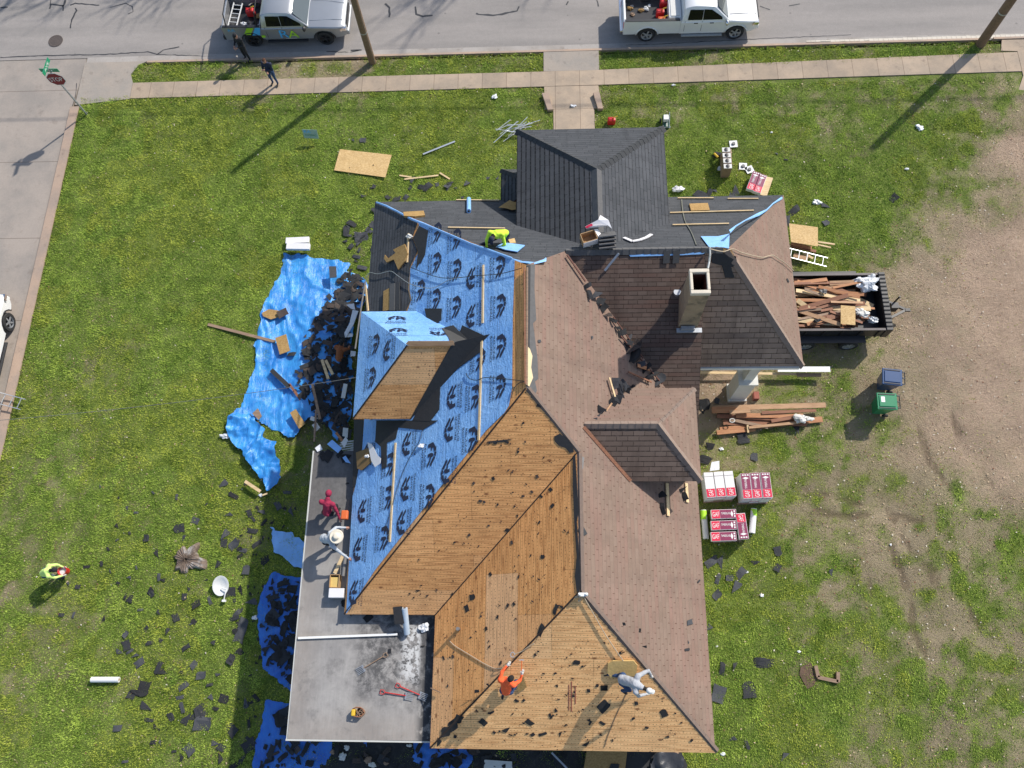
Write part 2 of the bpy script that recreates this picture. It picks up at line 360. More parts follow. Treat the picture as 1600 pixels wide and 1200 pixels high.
M_feltg = mat('grey_felt_underside', (0.06, 0.058, 0.055), 0.85, 0, 0.3, 12, 0.3, 0.01)
def m_membrane(name, c1, c2, rough=0.42):
    t = NT(name); u, v, _ = t.sep(t.uv()); pos = t.comb(u, v)
    big = t.noise(pos, 0.8, 3, 0.6); wr = t.noise(t.comb(t.ma('MULTIPLY', u, 1.2), t.ma('MULTIPLY', v, 5.0)), 1.0, 5, 0.7, 2.2)
    wr2 = t.noise(t.comb(u, v, 5.0), 2.6, 4, 0.65, 1.5)
    col = t.mix(t.ramp(big, 0.3, 0.7), c1, c2)
    fv = t.ma('FRACT', t.ma('DIVIDE', v, 1.0)); fu = t.ma('FRACT', t.ma('DIVIDE', u, 0.19))
    sm = t.ma('LESS_THAN', fv, 0.014); col = t.mix(t.ma('MULTIPLY', sm, 0.75), col, (0.03, 0.10, 0.28))
    cap = None
    for q in (0.1, 0.36, 0.62, 0.88):
        d = t.ma('MULTIPLY', t.ma('LESS_THAN', t.ma('ABSOLUTE', t.ma('SUBTRACT', fv, q)), 0.014), t.ma('LESS_THAN', fu, 0.14)); cap = d if cap is None else t.ma('MAXIMUM', cap, d)
    col = t.mix(t.ma('MULTIPLY', cap, 0.6), col, (0.03, 0.08, 0.22))
    t.bump(t.ma('ADD', t.ma('ADD', wr, t.ma('MULTIPLY', wr2, 0.9)), t.ma('MULTIPLY', sm, -0.4)), 0.9, 0.06)
    return t.fin(col, rough, 0, 0.5)
M_blue = m_membrane('blue_underlayment', (0.17, 0.39, 0.76), (0.25, 0.49, 0.84))
M_blueb = mat('blue_membrane_scrap', (0.24, 0.47, 0.82), 0.4, 0, 0.25, 4, 0.6, 0.03)
M_ink = mat('navy_print', (0.012, 0.016, 0.045), 0.5, 0, 0.2, 20, 0)
def m_tarp(name, c1, c2):
    t = NT(name); p = t.ob(); a = t.noise(p, 1.1, 5, 0.65, 1.0); b = t.noise(t.sc(p, (3.4, 0.6, 1)), 3.0, 6, 0.7, 1.4); wv = t.noise(p, 9.0, 3, 0.6, 1.0)
    col = t.mix(t.ramp(a, 0.32, 0.68), c1, c2); col = t.mix(t.ma('MULTIPLY', t.ramp(b, 0.55, 0.72), 0.35), col, (0.10, 0.42, 0.85))  # pale streaks along the folds paint sky sheen into the tarp colour
    t.bump(t.ma('ADD', b, t.ma('MULTIPLY', wv, 0.15)), 0.8, 0.04); return t.fin(col, 0.30, 0, 0.7)
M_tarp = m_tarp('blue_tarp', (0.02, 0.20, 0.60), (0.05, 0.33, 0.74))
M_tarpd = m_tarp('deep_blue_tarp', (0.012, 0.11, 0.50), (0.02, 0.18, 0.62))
M_scrap = [mat('charcoal_scrap', (0.028, 0.029, 0.032), 0.92, 0, 0.35, 14, 0.5, 0.01), mat('grey_scrap', (0.058, 0.060, 0.066), 0.92, 0, 0.35, 14, 0.5, 0.01),
           mat('brown_scrap', (0.06, 0.045, 0.038), 0.92, 0, 0.35, 14, 0.5, 0.01), mat('black_scrap', (0.018, 0.018, 0.019), 0.9, 0, 0.35, 14, 0.5, 0.01)]
def m_osb(name, a=(0.62, 0.43, 0.20), b=(0.46, 0.29, 0.11)):
    t = NT(name); v = t.vor(t.sc(t.ob(), (1, 1.6, 1)), 22, 'F1', 1); f = t.noise(t.ob(), 3, 4, 0.6)
    c = t.mix(t.sep(v)[0], a, b); c = t.mul(c, t.ma('ADD', t.ma('MULTIPLY', f, 0.4), 0.8)); t.bump(t.sep(v)[1], 0.2, 0.003); return t.fin(c, 0.75)
M_osb = m_osb('osb_board'); M_osbd = m_osb('old_osb_board', (0.40, 0.25, 0.09), (0.28, 0.16, 0.05))
def m_wood(name, a, b, sx=1.0, sc=1.0):
    t = NT(name); p = t.ob(); g = t.noise(t.sc(p, (sx, 14, 14)), 2.0 * sc, 4, 0.65, 0.4); f = t.noise(p, 1.5, 3, 0.6)
    c = t.mix(t.ramp(g, 0.35, 0.7), a, b); c = t.mul(c, t.ma('ADD', t.ma('MULTIPLY', f, 0.4), 0.8)); t.bump(g, 0.25, 0.004); return t.fin(c, 0.72)
M_pine = m_wood('pale_pine', (0.66, 0.50, 0.29), (0.52, 0.36, 0.18)); M_pine2 = m_wood('orange_pine', (0.45, 0.22, 0.10), (0.33, 0.13, 0.055))
M_oldw = m_wood('weathered_wood', (0.30, 0.20, 0.13), (0.20, 0.13, 0.085)); M_redw = m_wood('red_brown_board', (0.27, 0.12, 0.062), (0.17, 0.065, 0.035))
M_tanw = m_wood('tan_board', (0.44, 0.27, 0.15), (0.33, 0.18, 0.09))
M_pole = m_wood('pole_wood', (0.21, 0.13, 0.075), (0.13, 0.08, 0.05)); M_polew = mat('paint_splash', (0.55, 0.50, 0.42), 0.8)
M_white = mat('white_paint', (0.72, 0.72, 0.70), 0.5, 0, 0.08, 3, 0.05); M_offw = mat('off_white', (0.60, 0.59, 0.55), 0.6, 0, 0.15, 5, 0.2)
M_wplas = mat('white_plastic_wrap', (0.70, 0.71, 0.72), 0.3, 0, 0.15, 5, 0.9, 0.05); M_card = mat('cardboard', (0.40, 0.25, 0.12), 0.8)
M_alu = mat('aluminium', (0.62, 0.63, 0.64), 0.35, 0.7, 0.12, 8, 0.05); M_galv = mat('galvanised_metal', (0.38, 0.40, 0.42), 0.45, 0.6, 0.25, 9, 0.1)
M_black = mat('black_paint', (0.018, 0.018, 0.02), 0.45, 0, 0.25, 6, 0.05); M_rub = mat('tyre_rubber', (0.022, 0.022, 0.023), 0.85, 0, 0.2, 20, 0.2)
M_red = mat('red_plastic', (0.50, 0.02, 0.02), 0.4, 0, 0.12); M_green = mat('green_plastic', (0.012, 0.20, 0.085), 0.32, 0, 0.12, 3, 0.03); M_navy = mat('blue_plastic', (0.018, 0.06, 0.16), 0.3, 0, 0.15, 3, 0.03)
M_yel = mat('yellow_plastic', (0.62, 0.40, 0.03), 0.5); M_orange = mat('orange_plastic', (0.62, 0.13, 0.03), 0.5)
M_glass = mat('dark_glass', (0.006, 0.007, 0.008), 0.12, 0, 0.1, 2, 0, 0.01, (1, 1, 1), None, 0.25); M_chrome = mat('chrome', (0.7, 0.7, 0.7), 0.15, 1.0, 0.05, 3, 0)
M_wind = mat('windscreen_glass', (0.035, 0.05, 0.055), 0.05, 0, 0.15, 2, 0, 0.01, (1, 1, 1), None, 1.0)
def m_car(name, c, metal=0.0, rough=0.3):
    m = mat(name, c, rough, metal, 0.06, 2.5, 0.0); b = m.node_tree.nodes['Principled BSDF']; b.inputs['Coat Weight'].default_value = 0.6; b.inputs['Coat Roughness'].default_value = 0.06; return m
M_silver = m_car('silver_car_paint', (0.36, 0.37, 0.38), 0.55, 0.35); M_wcar = m_car('white_car_paint', (0.74, 0.74, 0.73)); M_lgreen = mat('lime_decal', (0.38, 0.70, 0.03), 0.5, 0, 0.05, 3, 0); M_lblue = mat('blue_decal', (0.08, 0.45, 0.85), 0.5, 0, 0.05, 3, 0)
M_pink = mat('red_pack_print', (0.60, 0.02, 0.06), 0.35, 0, 0.12, 6, 0.3, 0.01); M_plum = mat('maroon_pack_print', (0.23, 0.035, 0.085), 0.35, 0, 0.15, 6, 0.3, 0.01); M_wrap = mat('white_pack_wrap', (0.70, 0.68, 0.68), 0.35, 0, 0.08, 6, 0.3, 0.01)
M_chim = mat('chimney_mortar', (0.33, 0.245, 0.155), 0.92, 0, 0.35, 3.5, 0.7, 0.03, (1, 1, 1), ((0.10, 0.085, 0.06), 2.0, 0.7)); M_chimc = mat('chimney_cap', (0.62, 0.55, 0.44), 0.9, 0, 0.15, 6, 0.5, 0.02); M_soot = mat('rusty_flue', (0.09, 0.025, 0.015), 0.95, 0, 0.5, 9, 0.8, 0.03)
M_side = mat('house_siding', (0.50, 0.50, 0.46), 0.8, 0, 0.1, 3, 0.1); M_gutw = mat('lead_grey', (0.16, 0.155, 0.15), 0.6, 0, 0.2, 8, 0.2)
M_earth = mat('bare_earth', (0.12, 0.075, 0.05), 0.95, 0, 0.4, 5, 0.9, 0.05); M_bark = mat('bark', (0.16, 0.12, 0.09), 0.95, 0, 0.4, 6, 0.9, 0.04, (3, 3, 0.6))
M_stump = mat('stump_wood', (0.17, 0.125, 0.095), 0.9, 0, 0.5, 7, 0.9, 0.04, (1, 1, 1), ((0.33, 0.31, 0.29), 3.0, 0.9))
M_rope = mat('rope', (0.42, 0.34, 0.24), 0.9); M_cable = mat('dark_cable', (0.03, 0.03, 0.03), 0.6); M_tar = mat('crack_sealer', (0.035, 0.035, 0.037), 0.6, 0, 0.2, 12, 0)
# ---------------------------------------------------------------- ground cover map (in photo pixels -> metres)
CP = []
def cp(px, py, g, d, r=2.2): p = at(px, py); CP.append((p.x, p.y, g, d, r))
# (g: how green 0..1, d: bare soil 0..1)
for q in ((160, 200, .95, 0), (300, 180, .9, .02), (240, 215, .8, .03), (700, 160, .85, 0), (460, 180, .8, .05), (600, 215, .8, .03), (120, 330, .9, 0), (250, 300, .97, 0), (400, 260, 1, 0), (430, 380, 1, 0), (520, 300, 1, 0), (700, 290, 1, 0), (760, 220, .8, .05),
          (70, 480, .85, 0), (200, 420, .9, 0), (170, 520, .75, .05), (330, 480, .95, 0), (120, 560, .68, .08), (300, 560, .92, 0), (60, 650, .8, .05), (140, 620, .7, .08), (250, 680, .85, 0), (60, 800, .7, .06), (30, 920, .55, .12), (100, 850, .7, .05), (50, 780, .68, .08), (180, 760, .8, 0), (300, 800, .85, 0), (160, 920, .8, .02),
          (60, 1040, .7, .03), (200, 1020, .75, .02), (100, 1150, .85, 0), (320, 1000, .85, 0), (300, 1130, .8, .02), (420, 850, .75, .1), (390, 1050, .8, .1),
          (980, 160, .65, .1), (1100, 150, .6, .1), (1250, 170, .6, .1), (1150, 210, .8, .05), (1080, 250, .95, 0), (1250, 230, .75, .1), (1350, 200, .68, .08), (1450, 150, .55, .15), (1490, 200, .85, .1), (1550, 200, .3, .4), (1400, 260, .9, .02), (1500, 280, .6, .2), (1540, 300, .25, .5), (1280, 300, .97, 0), (1350, 350, .95, 0), (1300, 400, .8, .1), (1420, 370, .6, .3),
          (1480, 360, .25, .6), (1450, 430, .1, .6), (1560, 380, .03, 1), (1590, 250, .03, .8), (1580, 480, .0, 1), (1500, 540, .02, .75), (1570, 640, .02, .85), (1430, 520, .08, .55), (1400, 600, .12, .45), (1500, 680, .08, .6), (1330, 560, .3, .35), (1300, 620, .45, .3), (1270, 700, .4, .35), (1220, 690, .65, .25), (1340, 700, .3, .35),
          (1130, 700, .55, .5), (1150, 620, .15, .7), (1120, 600, .12, .75), (1230, 600, .5, .5), (1300, 800, .3, .35), (1250, 850, .45, .2), (1400, 850, .15, .4), (1500, 830, .3, .25), (1580, 850, .45, .15), (1580, 740, .05, .55), (1150, 880, .75, .15), (1130, 950, .9, .05), (1200, 960, .75, .1), (1300, 930, .5, .2), (1400, 950, .25, .25), (1500, 950, .25, .25), (1580, 950, .6, .1),
          (1130, 1050, .95, 0), (1200, 1040, .9, .05), (1280, 1050, .75, .1), (1370, 1020, .55, .15), (1430, 1060, .7, .1), (1500, 1080, .35, .15), (1590, 1080, .35, .15), (1180, 1140, .95, 0), (1280, 1130, .9, 0), (1330, 1130, .6, .1), (1400, 1150, .55, .1), (1500, 1170, .45, .12), (1590, 1180, .4, .12),
          (250, 113, .75, .1), (420, 105, .35, .3), (520, 100, .3, .4), (640, 100, .75, .1), (800, 98, .75, .1), (1000, 95, .8, .05), (1250, 84, .75, .05), (1450, 75, .75, .1), (900, 700, .5, .4), (700, 500, .5, .4), (500, 600, .4, .5), (530, 460, .6, .2)): cp(*q)
CP.append((-4, 60, .8, .1, 6)); CP.append((25, 0, .1, .5, 4)); CP.append((0, -20, .7, .1, 6))
CPA = np.array(CP)
def cover(x, y):
    x = np.asarray(x, float); y = np.asarray(y, float)
    xw = x + (vn(x * 0.8, y * 0.8, 5) - .5) * 1.4; yw = y + (vn(x * 0.8, y * 0.8, 9) - .5) * 1.4
    W = np.zeros(x.shape); G = np.zeros(x.shape); D = np.zeros(x.shape)
    for cx, cy, g, d, r in CPA:
        wgt = 1.0 / (((xw - cx) ** 2 + (yw - cy) ** 2) + 0.35) ** 1.8
        W += wgt; G += wgt * g; D += wgt * d
    G /= W; D /= W
    n1 = fbm(x * 0.9, y * 0.9, 21, 4) - .5; n2 = fbm(x * 3.1, y * 3.1, 31, 3) - .5
    mid = 1 - np.abs(G * 2 - 1) * 0.75
    cl = np.clip((fbm(x * 1.7, y * 1.7, 47, 3) - .56) * 7, 0, 1) * .55 * np.clip(G * 5, 0, 1) * np.clip(1.2 - D * 1.6, 0, 1)
    return np.clip(G + cl + (n1 * 1.25 + n2 * 1.7) * mid * 0.55, 0, 1), np.clip(D + (n1 * 0.7 + n2 * .6) * (D > 0.05), 0, 1)
def gh(x, y):                                         # gentle lawn relief
    return (fbm(np.asarray(x) * 0.35, np.asarray(y) * 0.35, 3, 3) - .5) * 0.10 + (fbm(np.asarray(x) * 1.6, np.asarray(y) * 1.6, 8, 3) - .5) * 0.10
# shapes of the paving (world metres)
Y_SW0, Y_SW1, Y_VG, Y_RD = 25.02, 25.86, 26.93, 27.32
X_CI, X_CO = -22.62, -22.2
RUTS = [[at(*q) for q in pl] for pl in ([(1255, 765), (1300, 775), (1345, 790)], [(1275, 800), (1330, 808), (1380, 800), (1440, 815)], [(1320, 845), (1350, 890), (1365, 930), (1378, 970)], [(1380, 790), (1420, 855), (1450, 890), (1470, 930)], [(1390, 850), (1410, 895), (1424, 940), (1425, 985), (1450, 1030)], [(1450, 880), (1490, 920), (1515, 950), (1535, 1000)], [(1462, 945), (1500, 972), (1540, 1015)], [(1430, 640), (1450, 720), (1500, 780)], [(1480, 620), (1505, 700), (1560, 770)])]
def mud(x, y):
    x = np.asarray(x, float); y = np.asarray(y, float); m = np.zeros(x.shape)
    for R_ in RUTS:
        for a, b in zip(R_[:-1], R_[1:]):
            dx, dy = b.x - a.x, b.y - a.y; t = np.clip(((x - a.x) * dx + (y - a.y) * dy) / (dx * dx + dy * dy), 0, 1); d = np.hypot(x - a.x - t * dx, y - a.y - t * dy); m = np.maximum(m, np.clip(1.25 - d / .2, 0, 1))
    return m * np.clip(fbm(x * 1.3, y * 1.3, 66, 3) * 2.6 - .55, 0, 1)
def on_lawn(x, y):
    e = (vn(x * 5, y * 5, 61) - .45) * .22
    k = (y < Y_SW0 - .06 + e) & (x > X_CO + .03 - e * .6)
    k &= ~((x > -.1) & (x < 2.35) & (y > 23.7)) & ~((x > .2) & (x < 2.1) & (y > 16))
    v = (y > Y_SW1 + .05 - e + .008 * np.maximum(x - 2, 0)) & (y < Y_VG + .0 + e * .5) & (x > -19.9) & (x < 20.6) & ~((x > -.2) & (x < 2.35))
    v &= ~((x < -19.5) & (np.abs(y - 26.4) > .55 * np.sqrt(np.clip((x + 19.95) / .45, 0, 1))))
    k &= ~((x > 20.9) & (y > 24.0))
    return k | v
# ground sheet: fine grid near, joined to a far skirt
def ground():
    xs = np.concatenate([np.array([-400, -150, -70, -40]), np.arange(-30, 26.01, 0.2), np.array([34, 60, 150, 400])])
    ys = np.concatenate([np.array([-400, -150, -60, -20, -10]), np.arange(-7, 27.01, 0.2), np.array([30, 36, 40, 60, 150, 400])])
    X, Y = np.meshgrid(xs, ys); Xf = X.ravel(); Yf = Y.ravel()
    near = (Xf > -30) & (Xf < 26) & (Yf > -7) & (Yf < 26.9)
    Z = np.where(near, gh(Xf, Yf), 0) + 0.0
    flat = (Yf > Y_SW0 - .5) | (Xf < X_CO + .5); Z = np.where(flat, np.minimum(Z, 0.0) * 0.3 - 0.012, Z)
    Z = np.where((Yf > 24.0) & (Xf > -.6) & (Xf < 2.8), -0.03, Z); Z = np.where((Yf > 16) & (Yf <= 24.2) & (Xf > -.2) & (Xf < 2.5), np.minimum(Z, -0.02), Z)
    Z = np.where((Xf < X_CO - .1) | (Yf > Y_VG + .05), -0.30, Z)
    nx = len(xs); ny = len(ys)
    f = [(j * nx + i, j * nx + i + 1, (j + 1) * nx + i + 1, (j + 1) * nx + i) for j in range(ny - 1) for i in range(nx - 1)]
    me = bpy.data.meshes.new('ground'); me.from_pydata(list(zip(Xf, Yf, Z)), [], f)
    G, D = cover(Xf, Yf); ca = me.color_attributes.new('cover', 'FLOAT_COLOR', 'POINT')
    arr = np.zeros((len(Xf), 4), np.float32); arr[:, 0] = G; arr[:, 1] = D; arr[:, 2] = mud(Xf, Yf); arr[:, 3] = 1; ca.data.foreach_set('color', arr.ravel())
    me.polygons.foreach_set('use_smooth', [True] * len(f))
    t = NT('lawn_soil'); a = t.n('Attribute'); a.attribute_name = 'cover'; g, d, md = t.sep(a.outputs[1]); p = t.gen()
    n1 = t.noise(p, 7, 5, 0.7); n2 = t.noise(p, 28, 4, 0.7); n3 = t.noise(p, 1.3, 4, 0.6); n4 = t.vor(p, 26)
    grass = t.mix(t.ramp(n1, 0.3, 0.7), (0.13, 0.19, 0.035), (0.255, 0.31, 0.075))
    grass = t.mix(t.ramp(n3, 0.35, 0.7), grass, (0.11, 0.17, 0.024))
    dry = t.mix(t.ramp(n2, 0.3, 0.7), (0.46, 0.375, 0.245), (0.30, 0.24, 0.15))
    dirt = t.mix(t.ramp(n1, 0.3, 0.7), (0.54, 0.395, 0.285), (0.43, 0.31, 0.22)); dirt = t.mix(t.ramp(n4, 0.0, 0.22), (0.52, 0.42, 0.31), dirt)
    k = t.ramp(t.ma('ADD', g, t.ma('MULTIPLY', t.ma('SUBTRACT', n2, 0.5), 1.1)), 0.12, 0.85)
    kd = t.ramp(t.ma('ADD', d, t.ma('MULTIPLY', t.ma('SUBTRACT', n1, 0.5), 1.0)), 0.15, 0.85)
    col = t.mix(kd, dry, dirt); col = t.mix(k, col, grass); col = t.mul(col, t.ma('ADD', t.ma('MULTIPLY', n2, 1.0), 0.44)); col = t.mul(col, t.ma('ADD', t.ma('MULTIPLY', t.noise(p, 0.55, 5, 0.65), 0.9), 0.52))
    col = t.mix(t.ma('MULTIPLY', t.ramp(t.ma('ADD', md, t.ma('MULTIPLY', t.ma('SUBTRACT', n2, 0.5), 1.2)), 0.3, 0.8), 0.6), col, (0.13, 0.092, 0.06))
    t.bump(t.ma('SUBTRACT', t.ma('ADD', n2, n1), md), 1.0, 0.07); t.fin(col, 0.95, 0, 0.15)
    me.materials.append(t.m); o = bpy.data.objects.new('ground', me); COL.objects.link(o); tag(o, kind='structure'); return o
ground()
def blades():
    rng = np.random.default_rng(4); N = 1500000
    x = rng.uniform(-22.2, 23, N); y = rng.uniform(-5, 27, N)
    inhouse = (x > -6.2) & (x < 4.5) & (y > -2.2) & (y < 16.1)
    k = on_lawn(x, y) & ~inhouse; x = x[k]; y = y[k]
    G, D = cover(x, y); hi = fbm(x * 5, y * 5, 77, 2)
    p = np.clip(0.12 + G * 1.1, 0, 1) * (1 - 0.75 * D) * (1 - .8 * mud(x, y)); k = rng.random(len(x)) < p * (0.45 + hi * 0.8); x = x[k]; y = y[k]; G = G[k]; D = D[k]; hi = hi[k]
    n = len(x); z = gh(x, y); z = np.where((y > Y_SW0 - .5) | (x < X_CO + .5), 0.0, z)
    ang = rng.uniform(0, 2 * np.pi, n); green = rng.random(n) < np.clip(G * 1.25 - .08, 0.12, 0.95)
    L = np.where(green, rng.uniform(.035, .085, n) * (0.45 + G * .5 + np.clip(fbm(x * 1.7, y * 1.7, 93, 3) - .45, 0, 1) * 2.2), rng.uniform(.03, .075, n)); wd = np.where(green, rng.uniform(.010, .021, n), rng.uniform(.006, .014, n))
    til = rng.uniform(.35, 1.3, n); dx = np.cos(ang); dy = np.sin(ang); hx = -dy; hy = dx
    tip = np.stack([x + dx * L * np.sin(til), y + dy * L * np.sin(til), z + L * np.cos(til) + .004], 1)
    a = np.stack([x - hx * wd, y - hy * wd, z - .004], 1); b = np.stack([x + hx * wd, y + hy * wd, z - .004], 1)
    V = np.stack([a, b, tip], 1).reshape(-1, 3).astype(np.float32)
    me = bpy.data.meshes.new('grass'); me.vertices.add(3 * n); me.vertices.foreach_set('co', V.ravel()); me.loops.add(3 * n); me.loops.foreach_set('vertex_index', np.arange(3 * n, dtype=np.int32))
    me.polygons.add(n); me.polygons.foreach_set('loop_start', np.arange(0, 3 * n, 3, dtype=np.int32)); me.polygons.foreach_set('loop_total', np.full(n, 3, np.int32))
    cl = fbm(x * 2.6, y * 2.6, 91, 3); r = np.clip(rng.random((n, 1)) * .6 + (cl[:, None] - .5) * 1.1 + .2, 0, 1); g1 = np.array([.125, .225, .03]); g2 = np.array([.50, .62, .11]); c = g1 * (1 - r) + g2 * r
    yl = (fbm(x * .5, y * .5, 55, 3) > .52)[:, None]; c = np.where(yl, c * np.array([1.1, .97, .9]), c)
    d1 = np.array([.46, .37, .23]); d2 = np.array([.27, .205, .125]); cd = d1 * (1 - r) + d2 * r; c = np.where(green[:, None], c, cd)
    c4 = np.ones((n, 3, 4), np.float32); c4[:, :, :3] = c[:, None, :]
    ca = me.color_attributes.new('tint', 'FLOAT_COLOR', 'POINT'); ca.data.foreach_set('color', c4.ravel())
    me.update(); t = NT('grass_blade'); at_ = t.n('Attribute'); at_.attribute_name = 'tint'; nz = t.noise(t.gen(), 1.0, 3, 0.6)
    t.fin(t.mul(at_.outputs[0], t.ma('ADD', t.ma('MULTIPLY', nz, 0.5), 0.75)), 0.7, 0, 0.25)
    tr = t.n('BsdfTranslucent'); t.t.links.new(at_.outputs[0], tr.inputs[0]); mx = t.n('MixShader'); mx.inputs[0].default_value = 0.3
    t.t.links.new(t.b.outputs[0], mx.inputs[1]); t.t.links.new(tr.outputs[0], mx.inputs[2]); t.t.links.new(mx.outputs[0], t.t.nodes['Material Output'].inputs[0])
    me.materials.append(t.m); o = bpy.data.objects.new('grass', me); COL.objects.link(o); tag(o, 'short green and dry grass growing over the lawn and verge', 'grass', None, 'stuff')
blades()
def litter():                                         # fallen leaves, straw and wood chips on the soil
    rng = np.random.default_rng(9); N = 26000; x = rng.uniform(-22, 23, N); y = rng.uniform(-5, 27, N); k = on_lawn(x, y) & ~((x > -6.2) & (x < 4.5) & (y > -2.2) & (y < 16.1)); x = x[k]; y = y[k]
    G, D = cover(x, y); k = rng.random(len(x)) < np.clip(1.05 - G, .10, .8); x = x[k]; y = y[k]; n = len(x); z = gh(x, y) + rng.uniform(.008, .05, n); z = np.where((y > Y_SW0 - .5), .03, z)
    a = rng.uniform(0, 6.28, n); L = rng.uniform(.012, .045, n); W = L * rng.uniform(.3, .8, n); q = []
    for sx, sy in ((-1, -.2), (0, -1), (1, .2), (0, 1)):
        q.append(np.stack([x + (sx * L * np.cos(a) - sy * W * np.sin(a)), y + (sx * L * np.sin(a) + sy * W * np.cos(a)), z + rng.uniform(-.008, .008, n)], 1))
    V = np.stack(q, 1).reshape(-1, 3); me = bpy.data.meshes.new('leaf_litter'); me.from_pydata(V.tolist(), [], np.arange(4 * n).reshape(-1, 4).tolist())
    ms = [mat('leaf_tan', (.50, .38, .24), .9), mat('leaf_brown', (.22, .11, .06), .9), mat('leaf_pale', (.58, .52, .42), .9)]
    for m_ in ms: me.materials.append(m_)
    me.polygons.foreach_set('material_index', rng.choice(3, n, p=(.5, .3, .2)).astype(np.int32)); o = bpy.data.objects.new('leaf_litter', me); COL.objects.link(o)
    tag(o, 'dry leaves and wood chips scattered over the lawn', 'leaf litter', None, 'stuff')
litter()
# ---------------------------------------------------------------- paving
def flat(name, poly, z, m, th=0.05, lab=None, cat=None, kind='structure'):
    b = MB().slab([(p[0], p[1], z) for p in poly], (0, 0, 1), th, 0); return b.build(name, m, loc=Vector((poly[0][0], poly[0][1], z)), kind=kind, label=lab, cat=cat)
flat('road', [(-120, 27.42), (120, 27.42), (120, 36.2), (-120, 36.2)], -0.10, M_road, 0.1)
flat('side_street', [(-31.6, -60), (X_CI - .02, -60), (X_CI - .02, 24.35), (-22.45, 26.5), (-22.45, 27.38), (-31.6, 27.38)], -0.096, M_pave, 0.1)
b = MB()                                              # curbs
b.slab([(-19.3, 26.95, .045), (19.9, 27.02, .045), (19.9, 27.14, .03), (-19.3, 27.07, .03)], (0, 0, 1), .16)
b.slab([(20.4, 27.05, .045), (60, 27.05, .045), (60, 27.17, .03), (20.4, 27.17, .03)], (0, 0, 1), .16)
b.slab([(X_CI, -60, .03), (X_CO, -60, .045), (X_CO, 24.5, .045), (X_CI, 24.5, .03)], (0, 0, 1), .16)
b.build('curb', M_curb, loc=Vector((0, 27, 0)), kind='structure')
b = MB(); b.slab([(-22.4, 27.07, -.085), (60, 27.15, -.085), (60, 27.5, -.095), (-22.4, 27.46, -.095)], (0, 0, 1), .05); b.build('gutter', M_gut, loc=Vector((0, 27, 0)), kind='structure')
flat('sidewalk', [(-19.8, Y_SW0 - .12), (-0.25, Y_SW0), (2.4, Y_SW0 + .02), (21.3, 25.24), (21.3, 26.3), (2.4, Y_SW1 + .02), (-.25, Y_SW1), (-19.8, 25.79)], .028, M_walk, .08)
flat('corner_ramp', [(-22.42, 24.6), (-19.82, 24.88), (-19.82, 25.8), (-20.0, 26.3), (-19.7, 26.85), (-19.3, 27.05), (-22.4, 27.05)], .016, M_apron, .12)
flat('driveway_apron', [(-.22, Y_SW1 + .01), (2.36, Y_SW1 + .01), (2.36, 27.0), (-.22, 27.0)], .03, M_apron, .1)
flat('front_walk', [(-.18, 23.75), (2.4, 23.75), (2.3, Y_SW0 - .01), (-.2, Y_SW0 - .01)], .022, M_walk, .06)
flat('front_path', [(.22, 17.0), (2.08, 17.0), (2.08, 23.74), (.22, 23.74)], .02, M_walk, .05)
flat('side_drive', [(20.95, 24.2), (26, 24.2), (26, 27.0), (20.75, 27.0), (20.6, 26.4), (21.32, 26.35), (21.32, 25.0)], .024, M_walk, .06)
for k, (a, c, lab) in enumerate((((-.17, 24.52), (.12, 23.62), 'low concrete cheek block on the left of the front walk'), ((2.17, 24.48), (2.4, 23.62), 'low concrete cheek block on the right of the front walk'))):
    b = MB(); b.slab([(a[0] - .13, a[1], .2), (a[0] + .16, a[1], .2), (c[0] + .13 - .06, c[1], .17), (c[0] - .16, c[1], .17)], (0, 0, 1), .2); b.build('step_cheek', M_curb, label=lab, cat='curb block', group='cheek blocks beside the walk')
# white paint line spilled along the right part of the curb
b = MB(); rr = random.Random(3)
pts = [(12.0 + i * .22) for i in range(48)]
for i, x in enumerate(pts):
    wd = .05 + .10 * i / 48 + rr.uniform(-.02, .02); b.add([(x, 27.3 - wd, -.068), (x + .21, 27.3 - wd * rr.uniform(.8, 1.1), -.068), (x + .21, 27.3 + wd * .6, -.074), (x, 27.3 + wd * .7, -.074)], [(0, 1, 2, 3)])
b.build('paint_spill', M_polew, kind='structure')
